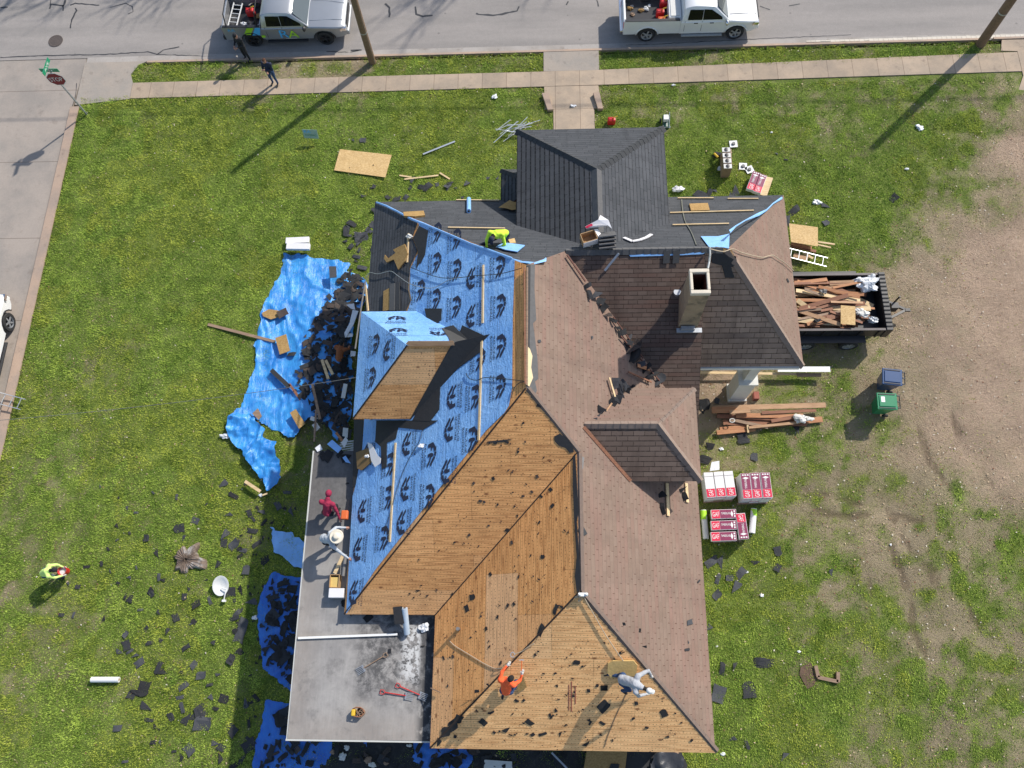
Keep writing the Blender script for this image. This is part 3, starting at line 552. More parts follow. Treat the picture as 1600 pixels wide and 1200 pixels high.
# crack sealer on the road
def ribbon(name, pl, wd, z, m, sd=1, **k):
    r = random.Random(sd); b = MB(); P = [at(*p, z) for p in pl]; Q = []
    for i in range(len(P) - 1):
        n = max(1, int((P[i + 1] - P[i]).length / .18))
        for j in range(n): q = P[i].lerp(P[i + 1], j / n); q = q + Vector((r.uniform(-.02, .02), r.uniform(-.02, .02), 0)); Q.append(q)
    Q.append(P[-1]); vs = []
    for i, q in enumerate(Q):
        t = (Q[min(i + 1, len(Q) - 1)] - Q[max(0, i - 1)]).normalized(); s = Vector((-t.y, t.x, 0)) * wd * r.uniform(.6, 1.3) / 2; vs += [q + s, q - s]
    b.add(vs, [(2 * i, 2 * i + 1, 2 * i + 3, 2 * i + 2) for i in range(len(Q) - 1)]); return b.build(name, m, **k)
for i, (pl, wd) in enumerate((([(77, 14), (80, 6), (99, 9), (102, 0)], .09), ([(99, 17), (98, 8)], .07), ([(79, 0), (78, 8)], .06), ([(110, 8), (118, 5), (155, 8)], .06), ([(118, 12), (120, 16), (112, 30), (110, 44)], .07), ([(172, 12), (196, 5), (207, 10), (208, 18), (200, 22)], .04),
        ([(0, 90), (60, 87), (160, 85), (230, 81), (245, 85), (330, 88), (440, 88)], .045), ([(245, 85), (255, 78), (280, 73)], .05), ([(602, 6), (609, 12), (608, 27)], .10), ([(649, 10), (651, 22), (660, 25), (676, 24)], .10), ([(510, 80), (545, 82), (560, 79)], .05), ([(548, 79), (565, 78)], .10),
        ([(744, 21), (748, 22), (770, 24), (785, 22), (808, 17), (811, 10)], .09), ([(885, 8), (888, 2)], .06), ([(933, 0), (935, 10)], .06), ([(1187, 9), (1203, 15)], .05), ([(1233, 9), (1250, 6)], .06), ([(330, 88), (520, 87), (850, 79), (980, 71), (1200, 60), (1330, 54)], .035), ([(120, 130), (118, 150), (112, 168)], .03), ([(0, 12), (12, 11)], .08))):
    ribbon('crack_sealer', pl, wd, -.092, M_tar, i, kind='structure')
mhp = at(87, 64, -.09); b = MB(); b.lathe([(.36, 0), (.36, .012), (.30, .014), (.29, .008), (.1, .01), (0.001, .012)], mhp, 24)
b.build('manhole_cover', mat('cast_iron', (.10, .08, .07), .8, .3, .4, 12, .8, .02), loc=mhp, label='round iron manhole cover set in the cracked road at top left', cat='manhole cover')
# ---------------------------------------------------------------- house
EZ = 4.0
XW, XE, XP, YN, YC, YM, YB, XB = -6.68, 4.88, 8.8, 16.55, 9.7, 1.29, -2.62, -3.73
def plane3(a, b, c):
    n = (b - a).cross(c - a); return (-n.x / n.z, -n.y / n.z, a.z + (n.x * a.x + n.y * a.y) / n.z)
ZA = 8.2; A1 = at(821, 414, ZA); A2 = at(823, 607, ZA); A1.x = A2.x = (A1.x + A2.x) / 2
PE = plane3(Vector((XE, 0, EZ)), Vector((XE, 5, EZ)), A1); PSA = plane3(Vector((0, YM, EZ)), Vector((-4, YM, EZ)), A2)
B2 = on(905, 925, PE); B1 = Vector((B2.x, (B2.z - PSA[2]) / PSA[1], B2.z))
C1 = on(884, 392, PE); C2 = at(1136, 378, C1.z); C2.y = C1.y; V1 = on(1028, 590, PE); PSL = (0.0, (V1.z - C1.z) / (V1.y - C1.y), C1.z - (V1.z - C1.z) / (V1.y - C1.y) * C1.y); YV = (EZ - PSL[2]) / PSL[1]
PW = plane3(Vector((XW, 0, EZ)), Vector((XW, 5, EZ)), A1)
PWB = plane3(Vector((XB, 0, EZ)), Vector((XB, 1, EZ)), B2); PSB = plane3(Vector((0, YB, EZ)), Vector((1, YB, EZ)), B2)
PSR = plane3(Vector((XP, YC, EZ)), Vector((5, YC, EZ)), C2); PEC = plane3(Vector((XP, YC, EZ)), Vector((XP, YN, EZ)), C2); PN = plane3(Vector((XP, YN, EZ)), Vector((0, YN, EZ)), C1)
PZ = lambda z: (0.0, 0.0, z)
def nrm(pl): return Vector((-pl[0], -pl[1], 1)).normalized()
def uvf(pl):
    g = Vector((pl[0], pl[1])); g = g.normalized() if g.length > 1e-6 else Vector((0, 1)); k = math.sqrt(1 + pl[0] ** 2 + pl[1] ** 2)
    return lambda p: ((-g.y * p.x + g.x * p.y), (g.x * p.x + g.y * p.y) * k)
def zp(pl, x, y): return pl[0] * x + pl[1] * y + pl[2]
house = root('house', (0, 8, 0), 'large house being reroofed, half bare boards and blue underlayment, half brown shingles', 'house')
def slope(name, poly, pl, m, th=.11, parent=None, lift=0, label=None):
    P = [Vector((p[0], p[1], zp(pl, p[0], p[1]) + lift)) for p in poly]
    return MB().slab(P, nrm(pl), th, 0, 1, uvf(pl)).build(name, [m, M_fascia], parent or house, label=label)
def lay(name, pxs, pl, lift, m, th=.004, parent=None, mside=None, label=None, **k):
    P = [on(q[0], q[1], pl, lift) for q in pxs]
    return MB().slab(P, nrm(pl), th, 0, 0, uvf(pl)).build(name, m, parent if parent is not None else house, label=label, **k)
xy = lambda v: (v.x, v.y)
s_w = slope('roof_slope', [(XW, YN), (XW, YM), xy(A2), xy(A1)], PW, M_deck2, label='west roof slope')
s_sa = slope('roof_slope', [(XW, YM), (XB, YM), xy(B1), xy(A2)], PSA, M_deck3, label='south roof slope stripped to bare boards')
s_wb = slope('roof_slope', [(XB, YM), (XB, YB), xy(B2), xy(B1)], PWB, M_deck2, label='west slope of the rear wing stripped to bare boards')
s_sb = slope('roof_slope', [(XB, YB), (XE, YB), xy(B2)], PSB, M_deck, label='triangular rear hip stripped to bare boards')
s_e = slope('roof_slope', [(XE, YB), (XE, YV), xy(C1), xy(A1), xy(A2), xy(B1), xy(B2)], PE, M_brown, label='long east slope of pinkish brown shingles')
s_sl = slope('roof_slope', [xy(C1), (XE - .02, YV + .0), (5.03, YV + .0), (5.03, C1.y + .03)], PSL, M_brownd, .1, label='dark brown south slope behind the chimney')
s_sr = slope('roof_slope', [(5.0, YC), (XP, YC), xy(C2), (5.0, C1.y)], PSR, M_brownk, label='brown shingled south slope of the side porch')
s_ec = slope('roof_slope', [(XP, YC), (XP, YN), xy(C2)], PEC, M_brown, label='brown shingled end hip of the side porch')
s_n = slope('roof_slope', [(XP, YN), (XW, YN), xy(A1), xy(C1), xy(C2)], PN, M_char, label='north slope with new charcoal shingles')
# walls (set back under the eaves)
wb = MB()
def wall(pts, z0, z1, th=.14):
    for i in range(len(pts)):
        a = pts[i]; c = pts[(i + 1) % len(pts)]; wb.beam((a[0], a[1], (z0 + z1) / 2), (c[0], c[1], (z0 + z1) / 2), th, z1 - z0)
wall([(XW + .55, YN - .55), (XE - .45, YN - .55), (XE - .45, YB + .5), (XB + .5, YB + .5), (XB + .5, YM + .5), (XW + .55, YM + .5)], 0, 3.95)
wb.build('wall', M_side, house)
sf = MB(); sf.slab([(XW + .02, YN - .02, 3.9), (XE - .02, YN - .02, 3.9), (XE - .02, YB + .02, 3.9), (XB + .02, YB + .02, 3.9), (XB + .02, YM + .02, 3.9), (XW + .02, YM + .02, 3.9)], (0, 0, 1), .05); sf.build('soffit', M_white, house)
sf = MB(); sf.slab([(XE - .03, YN - .05, 3.89), (XP - .05, YN - .05, 3.89), (XP - .05, YC + .05, 3.89), (XE - .03, YC + .05, 3.89)], (0, 0, 1), .05); sf.build('porch_ceiling', M_white, house)
for (x, y, nx, ny) in ((XW + .47, 13, -1, 0), (XW + .47, 4, -1, 0), (XE - .37, 4, 1, 0), (XE - .37, 0, 1, 0), (-1, YB + .42, 0, -1), (2.5, YB + .42, 0, -1)):
    f = MB().box((x, y, 1.9), (.08 if nx else 1.1, .08 if ny else 1.1, 1.7)).build('window', M_white, house)
    g = MB().box((x + nx * .03, y + ny * .03, 1.9), (.06 if nx else .9, .06 if ny else .9, 1.5)).build('pane', M_glass, f)
# ridge and hip caps
def cap(a, b, wd, m, lift=.05, nm='ridge_cap', r=.0, parent=None):
    a = Vector(a); b = Vector(b); d = (b - a); L = d.length; d.normalize(); sd = d.cross(Vector((0, 0, 1))).normalized(); B = MB(); n = max(2, int(L / .22)); rr = random.Random(int(L * 100))
    for i in range(n):
        p = a + d * (L * i / n); q = a + d * (L * (i + 1.15) / n) if i < n - 1 else b; w_ = wd * (1 + rr.uniform(-.06, .06)); u = Vector((0, 0, 1)); dr = wd * .36
        B.add([p + sd * w_ / 2 - u * dr + u * lift, p + u * (lift + .035), p - sd * w_ / 2 - u * dr + u * lift, q - sd * w_ / 2 - u * dr + u * (lift - .014), q + u * (lift + .02), q + sd * w_ / 2 - u * dr + u * (lift - .014)], [(0, 1, 4, 5), (1, 2, 3, 4)])
        B.add([p + sd * w_ / 2 - u * dr + u * lift, p + u * (lift + .035), p - sd * w_ / 2 - u * dr + u * lift, p - u * .03], [(0, 3, 1), (1, 3, 2)])
    return B.build(nm, m, parent or house)
M_capb = mat('cap_shingle_brown', (.15, .11, .09), .92, 0, .3, 9, .4, .01); M_capl = mat('cap_shingle_light', (.235, .175, .14), .92, 0, .25, 9, .4, .01)
M_capg = mat('cap_shingle_grey', (.10, .098, .098), .9, 0, .25, 9, .4, .01); M_capc = mat('cap_shingle_charcoal', (.045, .047, .05), .92, 0, .25, 9, .4, .01)
Vz = lambda v, z: Vector((v.x, v.y, v.z + z))
for a, b_ in ((A2, B1), (B1, B2), (B2, Vector((XE, YB, EZ)))): cap(Vz(a, 0) + Vector((.06, 0, 0)), Vz(b_, 0) + Vector((.06, 0.03, 0)), .2, M_capb, .02, 'hip_cap')
cap((C2.x, C2.y, C2.z), (XP, YC, EZ), .26, M_capl, .03, 'hip_cap')
# ---- west slope coverings
fld = [(586, 315), (652, 347), (644, 372), (652, 392), (640, 418), (637, 452), (641, 470), (628, 500), (560, 560), (576, 440)]
lay('shingle_field', fld, PW, .018, M_char, .014, label='new charcoal shingles on the north west corner')
blue = [(590, 316), (652, 346), (700, 367), (760, 389), (804, 406), (801, 500), (800, 606), (795, 634), (788, 645), (760, 672), (700, 746), (640, 822), (585, 892), (543, 956), (541, 959), (546, 860), (551, 775), (556, 757), (566, 700), (570, 640), (575, 560), (592, 502), (636, 492), (628, 520), (645, 470), (640, 440), (650, 420), (642, 398), (656, 380), (648, 350)]
lay('underlayment', blue[1:22] + [(620, 530), (632, 500)] + [(643, 468), (640, 452), (641, 420), (654, 394), (646, 372), (655, 352)], PW, .03, M_blue, .006, label='blue underlayment printed with dark house shaped logos')
lay('drip_edge', [(553, 655), (568, 655), (562, 760), (551, 762)], PW, .026, M_felt, .006)
lay('starter_strip', [(655, 353), (669, 360), (664, 398), (650, 420), (653, 392), (645, 372)], PW, .05, M_felt, .006)
lay('ridge_board', [(823, 414), (829, 414), (827, 604), (822, 603)], PE, .03, M_felt, .01)
lay('torn_foam', [(823, 540), (828, 545), (832, 556), (830, 574), (833, 590), (827, 604), (822, 600)], PE, .06, mat('pale_foam', (.62, .50, .30), .9, 0, .2, 9, .6, .02), .03)
lay('stripped_edge', [(826, 413), (836, 413), (835, 450), (838, 500), (833, 505), (840, 560), (841, 592), (836, 596), (839, 610), (835, 620), (823, 606)], PE, .02, M_capg, .01, label='grey strip where the ridge caps were torn off')
for (xa, ya, xb, yb) in ((819.5, 418, 821, 600), (824, 418, 823.5, 602)):
    MB().beam(on(xa, ya, PW if xa < 820 else PE, .10), on(xb, yb, PW if xa < 820 else PE, .10), .05, .03).build('ridge_trim', M_oldw if xa > 820 else M_redw, house)
# blue trim along the hips
def trim(pts, pl, wd, lift=.05, nm='hip_flashing', m=None, th=.01):
    B = MB(); P = [on(p[0], p[1], pl, lift) for p in pts]; rr = random.Random(len(pts))
    L = []; 
    for i, p in enumerate(P):
        t = (P[min(i + 1, len(P) - 1)] - P[max(i - 1, 0)]).normalized(); s = t.cross(nrm(pl)).normalized() * wd * .55 * pts[i][2] / 2; L += [p + s, p - s, p + Vector((0, 0, .04))]
    f = []
    for i in range(len(P) - 1): k = 3 * i; f += [(k, k + 2, k + 5, k + 3), (k + 2, k + 1, k + 4, k + 5)]
    B.add(L, f); return B.build(nm, m or M_blueb, house, smooth=True)
trim([(588, 316, .8), (604, 322, 1), (622, 331, .9), (640, 341, 1), (660, 349, 1.2), (684, 359, 1), (710, 370, 1), (735, 381, 1), (765, 391, 1), (800, 404, 1.1)], PW, .14)
trim([(795, 403, 1), (815, 409, 1.6), (835, 411, 2.2), (850, 407, 2.5), (853, 403, .4)], PN, .14, .06)
trim([(1140, 362, 1.1), (1150, 353, .5), (1165, 344, .4), (1185, 335, 1.1), (1198, 328, .6), (1208, 318, .5), (1222, 309, .9)], PEC, .18, .07)
lay('underlayment_scrap', [(1095, 369), (1122, 369), (1140, 365), (1139, 388), (1128, 386), (1108, 386)], PN, .06, M_blueb, .008, label='blue sheet folded at the end of the ridge')
# north ridge: grey rolled edge, blue strip below it
cap((C1.x, C1.y - .02, C1.z), (C2.x - .15, C2.y, C2.z), .26, M_capg, .04, 'ridge_roll')
lay('underlayment_strip', [(978, 392), (1020, 391), (1060, 391), (1100, 389), (1108, 391), (1098, 397), (1060, 399), (985, 401)], PSL, .03, M_blueb, .006, label='blue strip hanging over the ridge')
for xq in (1042, 1057): lay('loose_shingle', [(xq - 5, 391), (xq + 6, 390), (xq + 4, 411), (xq - 6, 412)], PSL, .06, M_capc, .01)
lay('bare_patch', [(1112, 388), (1142, 388), (1149, 402), (1140, 411), (1125, 408), (1112, 404)], PSR, .03, M_deck, .006, label='bare board patch beside the ridge end')
lay('torn_felt', [(1112, 397), (1125, 391), (1133, 396), (1140, 402), (1150, 400), (1152, 412), (1142, 418), (1148, 434), (1133, 434), (1128, 415), (1112, 411)], PSR, .045, M_felt, .01)
# hips on the boards: dark saw line
M_line = mat('saw_line', (.03, .018, .012), .9)
def seam(a, b, wd=.05, lift=.03): 
    a = Vector(a); b = Vector(b); MB().beam(a + Vector((0, 0, lift)), b + Vector((0, 0, lift)), wd, .012).build('hip_seam', M_line, house)
seam((XW, YM, EZ), A2); seam((XB, YM, EZ), B1, .035, .012); seam((XB, YB, EZ), B2, .05)
lay('felt_tear', [(866, 682), (874, 678), (884, 683), (893, 693), (897, 706), (890, 708), (884, 700), (874, 697), (867, 690)], PSA, .02, M_felt, .01); lay('felt_tear', [(762, 690), (800, 686), (785, 691), (760, 692)], PSA, .02, M_felt, .01)
lay('felt_strip', [(895, 700), (898, 702), (904, 800), (901, 815), (907, 900), (905, 925), (901, 925), (898, 900), (901, 870), (897, 810), (895, 760)], PWB, .03, M_felt, .012)
lay('metal_offcut', [(906, 711), (913, 715), (911, 733), (904, 732)], PE, .05, M_gutw, .01); lay('loose_cap', [(904, 826), (912, 823), (918, 834), (907, 840)], PE, .05, M_capc, .02)
# ---- printed logos on the underlayment
_tc = {}
def text_geo(s, size=1.0):
    if s in _tc: return _tc[s]
    cu = bpy.data.curves.new('tmp', 'FONT'); cu.body = s; cu.align_x = 'CENTER'; cu.align_y = 'CENTER'; cu.resolution_u = 2; cu.size = 1.0
    o = bpy.data.objects.new('tmp', cu); COL.objects.link(o); dg = bpy.context.evaluated_depsgraph_get(); e = o.evaluated_get(dg); me = e.to_mesh()
    vs = [Vector((v.co.x, v.co.y)) for v in me.vertices]; fs = [tuple(p.vertices) for p in me.polygons]; e.to_mesh_clear(); bpy.data.objects.remove(o); bpy.data.curves.remove(cu)
    xs = [v.x for v in vs]; ys = [v.y for v in vs]; cx = (min(xs) + max(xs)) / 2; cy = (min(ys) + max(ys)) / 2; W = max(xs) - min(xs); H = max(ys) - min(ys)
    _tc[s] = ([((v.x - cx) / W, (v.y - cy) / H) for v in vs], fs); return _tc[s]
def put_text(B, s, o, ux, uy, w_, h_, mi=0):          # o centre, ux/uy unit vectors
    vs, fs = text_geo(s); B.add([Vector(o) + ux * (a * w_) + uy * (b * h_) for a, b in vs], fs, mi)
LOGO = [[(0, .62), (.07, .07), (.21, .10), (.19, .41), (.33, .41), (.34, .52), (.24, .52), (.22, .66), (.37, .74), (.37, .97), (.25, .99)],
        [(.39, .80), (.39, .99), (.45, 1), (.60, .93), (.52, .78)], [(.62, .92), (.97, .45), (.86, .36), (.56, .74)],
        [(.42, .50), (.45, .66), (.52, .70), (.58, .62), (.60, .45), (.55, .25), (.60, .13), (.46, .10), (.43, .30)], [(.60, .46), (.76, .40), (.99, .08), (.88, .03), (.70, .30), (.58, .30)]]
def logo(B, o, ux, uy, W=.78, H=.36):
    for pg in LOGO:
        n = len(pg); P = [Vector(o) + ux * ((a - .5) * W) + uy * (b_ * H) for a, b_ in pg]; tri = tessellate_polygon([[Vector((a, b_, 0)) for a, b_ in pg]]); B.add(P, [tuple(t) for t in tri])
    put_text(B, 'RELAINE', Vector(o) - uy * (.08 * 1), ux, uy, W * .95, .07); put_text(B, 'ROOFING', Vector(o) - uy * .20, ux, uy, W * 1.05, .085)
def logos(plist, pl, lift, lab, parent, sc=1.0):
    n = nrm(pl); g = Vector((pl[0], pl[1], pl[0] ** 2 + pl[1] ** 2)).normalized(); h = g.cross(n).normalized()    # up-slope, along
    for px, py, fl in plist:
        B = MB(); p = on(px, py, pl, lift); uy = g * (1 if fl else -1); ux = uy.cross(n).normalized(); logo(B, p, ux, uy, .82 * sc, .40 * sc); B.build('printed_logo', M_ink, parent)
# (pixel of the logo centre line, True when the gable points up the slope)
LW = [(676, 413, 1), (707, 424, 1), (737, 430, 0), (774, 419, 1), (675, 470, 1), (706, 482, 1), (738, 491, 0), (775, 480, 1), (775, 543, 1), (775, 606, 1), (735, 625, 1), (742, 563, 1), (703, 669, 0), (731, 690, 1), (664, 708, 1), (636, 692, 0), (637, 752, 0), (580, 709, 0), (601, 780, 1), (572, 798, 0), (634, 812, 0), (663, 777, 1), (698, 728, 0),
      (566, 857, 0), (594, 842, 1), (630, 752, 0), (560, 925, 0), (707, 621, 0), (768, 660, 1), (677, 368, 1), (705, 376, 1), (651, 400, 1), (650, 455, 1), (667, 648, 0), (604, 724, 1), (572, 738, 0), (745, 545, 1)]
LW = [(676, 413, 1), (707, 424, 1), (743, 432, 0), (774, 419, 1), (675, 470, 1), (706, 482, 1), (743, 491, 0), (775, 480, 1), (775, 543, 1), (774, 606, 1), (736, 622, 1), (743, 563, 1), (709, 669, 0), (731, 688, 1), (667, 712, 1), (642, 692, 0), (704, 735, 0), (578, 709, 0), (601, 779, 1), (572, 797, 0), (634, 815, 0), (664, 777, 1),
      (565, 857, 0), (594, 842, 1), (640, 762, 0), (559, 925, 0), (713, 618, 0), (677, 366, 1), (707, 376, 1), (652, 400, 1), (651, 456, 1), (604, 727, 1)]
logos(LW, PW, .045, '', s_w)
# ---- dormers
def dormer_w():
    z0 = on(645, 655, PW).z - .03; q_ = at(558, 570, z0); x0 = q_.x; ya, yb = at(563, 487, z0).y, at(553, 655, z0).y; ym = (ya + yb) / 2; pt = .86; hz = (ya - yb) / 2 * pt; zr = z0 + hz; xh = at(637, 535, zr).x
    pw = (hz / (xh - x0), 0, z0 - hz / (xh - x0) * x0); ps = (0, pt, z0 - pt * yb); pn = (0, -pt, z0 + pt * ya)
    xm = lambda z: (z - PW[2]) / PW[0]
    d = MB(); wl = [(x0 + .35, ya - .3), (x0 + .35, yb + .3)]
    d.beam((x0 + .35, ya - .3, (z0 + 4) / 2), (x0 + .35, yb + .3, (z0 + 4) / 2), .12, z0 - 3.9)
    for y in (ya - .3, yb + .3):
        xe = xm(z0) + .1
        d.add([(x0 + .35, y, 4.2), (x0 + .35, y, z0 + .1), (xe, y, z0 + .1), (x0 + .45, y, 4.2)], [(0, 1, 2, 3)])
    dm = d.build('dormer', M_side, house, label='west dormer with blue underlayment and one bare board slope')
    MB().box((x0 + .28, ym, 4.8), (.08, 1.4, .9)).build('window', M_glass, dm, loc=Vector((0, 8, 0)))
    sl = [slope('roof_slope', [(x0, ya), (x0, yb), (xh, ym)], pw, M_blue, .09, dm), slope('roof_slope', [(x0, yb), (xm(z0), yb), (xm(zr), ym), (xh, ym)], ps, M_deck3, .09, dm), slope('roof_slope', [(x0, ya), (xh, ym), (xm(zr), ym), (xm(z0), ya)], pn, M_blue, .09, dm)]
    logos([(582, 540, 1), (610, 545, 0), (576, 592, 1)], pw, .02, '', dm, .92); logos([(620, 500, 0), (686, 517, 1), (622, 519, 0)], pn, .02, '', dm, .8)
    M_fl = M_felt
    def vl(name, pxs, pl, lift, m, label=None): return lay(name, pxs, pl, lift, m, .01, dm, label=label)
    lay('valley_felt', [(704, 541), (712, 534), (775, 520), (705, 656), (640, 656)], ps, .03, M_felt, .01, dm); lay('ridge_felt', [(690, 512), (712, 520), (734, 531), (706, 540), (700, 526)], pn, .03, M_feltg, .01, dm)
    vl('valley_felt', [(706, 541), (725, 530), (753, 526), (750, 550), (712, 578), (688, 599), (686, 640), (672, 658), (644, 657)], PW, .07, M_fl, 'black felt laid in the dormer valley')
    vl('valley_felt', [(710, 541), (722, 508), (756, 524), (750, 532), (733, 548), (702, 560)], PW, .10, M_fl)
    vl('valley_felt', [(663, 482), (690, 482), (689, 500), (676, 511), (668, 505)], PW, .07, M_fl)
    vl('ridge_felt', [(692, 512), (708, 508), (735, 535), (725, 545), (707, 541), (712, 533)], PW, .13, M_feltg)
    vl('valley_felt', [(588, 657), (684, 657), (660, 672), (622, 668), (618, 686), (604, 692), (604, 730), (596, 733), (595, 698), (586, 690)], PW, .06, M_fl)
    lay('board_edge', [(634, 537), (638, 533), (708, 533), (710, 540), (640, 541)], ps, .05, M_tanw, .02, dm)
    seam_a = Vector((x0, yb, z0 + .03)); MB().beam(seam_a, (xh, ym, zr + .03), .05, .012).build('hip_seam', M_line, dm, loc=Vector((0, 8, 0)))
    return ps, pn, pw
dormer_w()
def dormer_e():
    z0 = on(985, 752, PE).z - .02; x0 = at(1091, 680, z0).x; ya, yb = at(1087, 606, z0).y, at(1095, 752, z0).y; ym = (ya + yb) / 2; pt = .72; zr = z0 + (ya - yb) / 2 * pt; xh = at(1028, 667, zr).x
    pe = (-(zr - z0) / (x0 - xh), 0, z0 + (zr - z0) / (x0 - xh) * x0); ps = (0, pt, z0 - pt * yb); pn = (0, -pt, z0 + pt * ya)
    xm = lambda z: (z - PE[2]) / PE[0]
    d = MB(); d.beam((x0 - .3, ya - .3, (z0 + 4) / 2), (x0 - .3, yb + .3, (z0 + 4) / 2), .12, z0 - 3.9)
    for y in (ya - .3, yb + .3): d.add([(x0 - .3, y, 4.2), (x0 - .3, y, z0 + .1), (xm(z0) - .1, y, z0 + .1), (x0 - .5, y, 4.2)], [(0, 1, 2, 3)])
    dm = d.build('dormer', M_side, house, label='east dormer with old brown shingles')
    MB().box((x0 - .24, ym, 4.9), (.08, 1.3, .9)).build('window', M_glass, dm)
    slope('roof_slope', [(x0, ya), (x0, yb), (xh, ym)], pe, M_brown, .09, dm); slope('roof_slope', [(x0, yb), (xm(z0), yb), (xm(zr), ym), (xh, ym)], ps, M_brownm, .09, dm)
    slope('roof_slope', [(x0, ya), (xh, ym), (xm(zr), ym), (xm(z0), ya)], pn, M_brown, .09, dm)
    cap((xm(zr), ym, zr), (xh, ym, zr), .24, M_capl, .03, 'ridge_cap', parent=dm); cap((xh, ym, zr), (x0, yb, z0), .24, M_capl, .03, 'hip_cap', parent=dm); cap((xh, ym, zr), (x0, ya, z0), .2, M_brown and M_capl, .0, 'hip_cap', parent=dm)
    for o_, wd, m in ((0, .10, M_redw), (-.10, .05, M_black)):
        MB().beam((xm(zr) + o_ - .02, ym - .1, zr + .05), (xm(z0) + o_ - .02, yb, z0 + .05), wd, .03).build('valley_flashing', m, dm)
dormer_e()
def front_gable():
    z0 = 5.75; x0, x1 = at(808, 203, z0).x, at(1037, 199, z0).x; y1 = at(920, 201, z0).y; xm = (x0 + x1) / 2 + .1; zr = C1.z - .08; ya = at(935, 265, zr).y
    pt = (zr - z0) / (xm - x0); pt2 = (zr - z0) / (x1 - xm); pw = (pt, 0, z0 - pt * x0); pe = (-pt2, 0, z0 + pt2 * x1); pn = (0, -(zr - z0) / (y1 - ya), z0 + (zr - z0) / (y1 - ya) * y1)
    yN = lambda z: (z - PN[2]) / PN[1]
    d = MB()
    for a, b in (((x0 + .4, y1 - .4), (x1 - .4, y1 - .4)), ((x0 + .4, y1 - .4), (x0 + .4, yN(z0))), ((x1 - .4, y1 - .4), (x1 - .4, yN(z0)))): d.beam((a[0], a[1], z0 / 2 - .1), (b[0], b[1], z0 / 2 - .1), .14, z0 - .3)
    g = d.build('front_gable', M_side, house, label='tall front projection with a hipped charcoal shingle roof')
    slope('roof_slope', [(x0, y1), (x0, yN(z0)), (xm, yN(zr)), (xm, ya)], pw, M_charN, .12, g); slope('roof_slope', [(x1, y1), (x1, yN(z0)), (xm, yN(zr)), (xm, ya)], pe, M_char, .12, g); slope('roof_slope', [(x0, y1), (x1, y1), (xm, ya)], pn, M_char, .12, g)
    cap((xm, ya, zr), (xm, yN(zr), zr), .34, M_capg, .05, 'ridge_cap', parent=g); cap((xm, ya, zr), (x0, y1, z0), .34, M_capc, .04, 'hip_cap', parent=g); cap((xm, ya, zr), (x1, y1, z0), .34, M_capc, .04, 'hip_cap', parent=g)
    for x, z, w_ in ((.4, 4.4, 1.0), (2.6, 4.4, 1.0)): MB().box((x + .5, y1 - .32, z), (w_, .06, 1.3)).build('window', M_glass, g)
    # lower porch roof that shows to the left of it
    z1 = 4.0; a0, a1 = -1.85, 3.6; yy = 17.9; zt = 4.85; qw = ((zt - z1) / .95, 0, z1 - (zt - z1) / .95 * a0); qn = (0, -(zt - z1) / .95, z1 + (zt - z1) / .95 * yy)
    p = MB(); 
    for x in (a0 + .35, a1 - .35): p.box((x, yy - .35, 1.95), (.3, .3, 3.9))
    pr = p.build('front_porch', M_white, house, label='low front porch with charcoal shingles')
    slope('roof_slope', [(a0, yy), (a0, 16.2), (a0 + .95, 16.2), (a0 + .95, yy - .95)], qw, M_charN, .1, pr); slope('roof_slope', [(a0, yy), (a0 + .95, yy - .95), (a1, yy - .95), (a1, yy)], qn, M_char, .1, pr)
    cap((a0 + .95, yy - .95, zt), (a0, yy, z1), .24, M_capc, .03, 'hip_cap', parent=pr)
front_gable()
# ---- flat roof slab and what carries it
SX, SY0, SY1, SZ = -8.27, -2.45, 6.8, 3.65
fr = MB().slab([(SX, SY1, SZ), (SX, SY0, SZ), (XB + .1, SY0, SZ), (XB + .1, YM + .3, SZ), (XW + .35, YM + .3, SZ), (XW + .35, SY1, SZ)], (0, 0, 1), .28).build('flat_roof', M_slab, house, label='grey flat roof slab beside the blue slope')
sd = MB(); Lp = [(SX + .25, SY1 - .2), (SX + .25, SY0 + .25), (XB + .5, SY0 + .25), (XB + .5, YM + .6)]
for i in range(3): sd.beam((*Lp[i], 1.68), (*Lp[i + 1], 1.68), .14, 3.36)
sd.build('porch_wall', M_side, house)
MB().beam((SX - .02, SY1, SZ - .06), (SX - .02, SY0 - .02, SZ - .09), .05, .14).build('fascia', M_side, house); MB().beam((SX - .05, SY0 - .03, SZ - .06), (XB + .05, SY0 - .03, SZ - .09), .05, .14).build('fascia', M_side, house)
# ---- chimney
cb_ = on(1075, 500, PSL).z; cz = cb_ + 2.35; ct = [at(1077, 421, cz), at(1108, 420, cz), at(1110, 459, cz), at(1079, 460, cz)]; ct = [(3.98 + .0, 11.78, cz)] if False else ct
cx = sum(p.x for p in ct) / 4; cy = sum(p.y for p in ct) / 4; hw = abs(ct[1].x - ct[0].x) / 2; hh = abs(ct[1].y - ct[2].y) / 2
B = MB()
prof = [(1.10, cb_ - 1.2), (1.06, cb_ + .2), (.97, cb_ + 1.3), (.93, cz - .12)]
rings = []
for k, z in prof: rings.append([(cx + sx * hw * k, cy + sy * hh * k, z) for sx, sy in ((-1, -1), (1, -1), (1, 1), (-1, 1))])
vs = [q for r_ in rings for q in r_]; fs = [(4 * i + k, 4 * i + (k + 1) % 4, 4 * i + 4 + (k + 1) % 4, 4 * i + 4 + k) for i in range(3) for k in range(4)]; B.add(vs, fs)
ch = B.build('chimney', M_chim, house, label='tall mortar covered chimney with an open flue')
B = MB(); t_ = .3
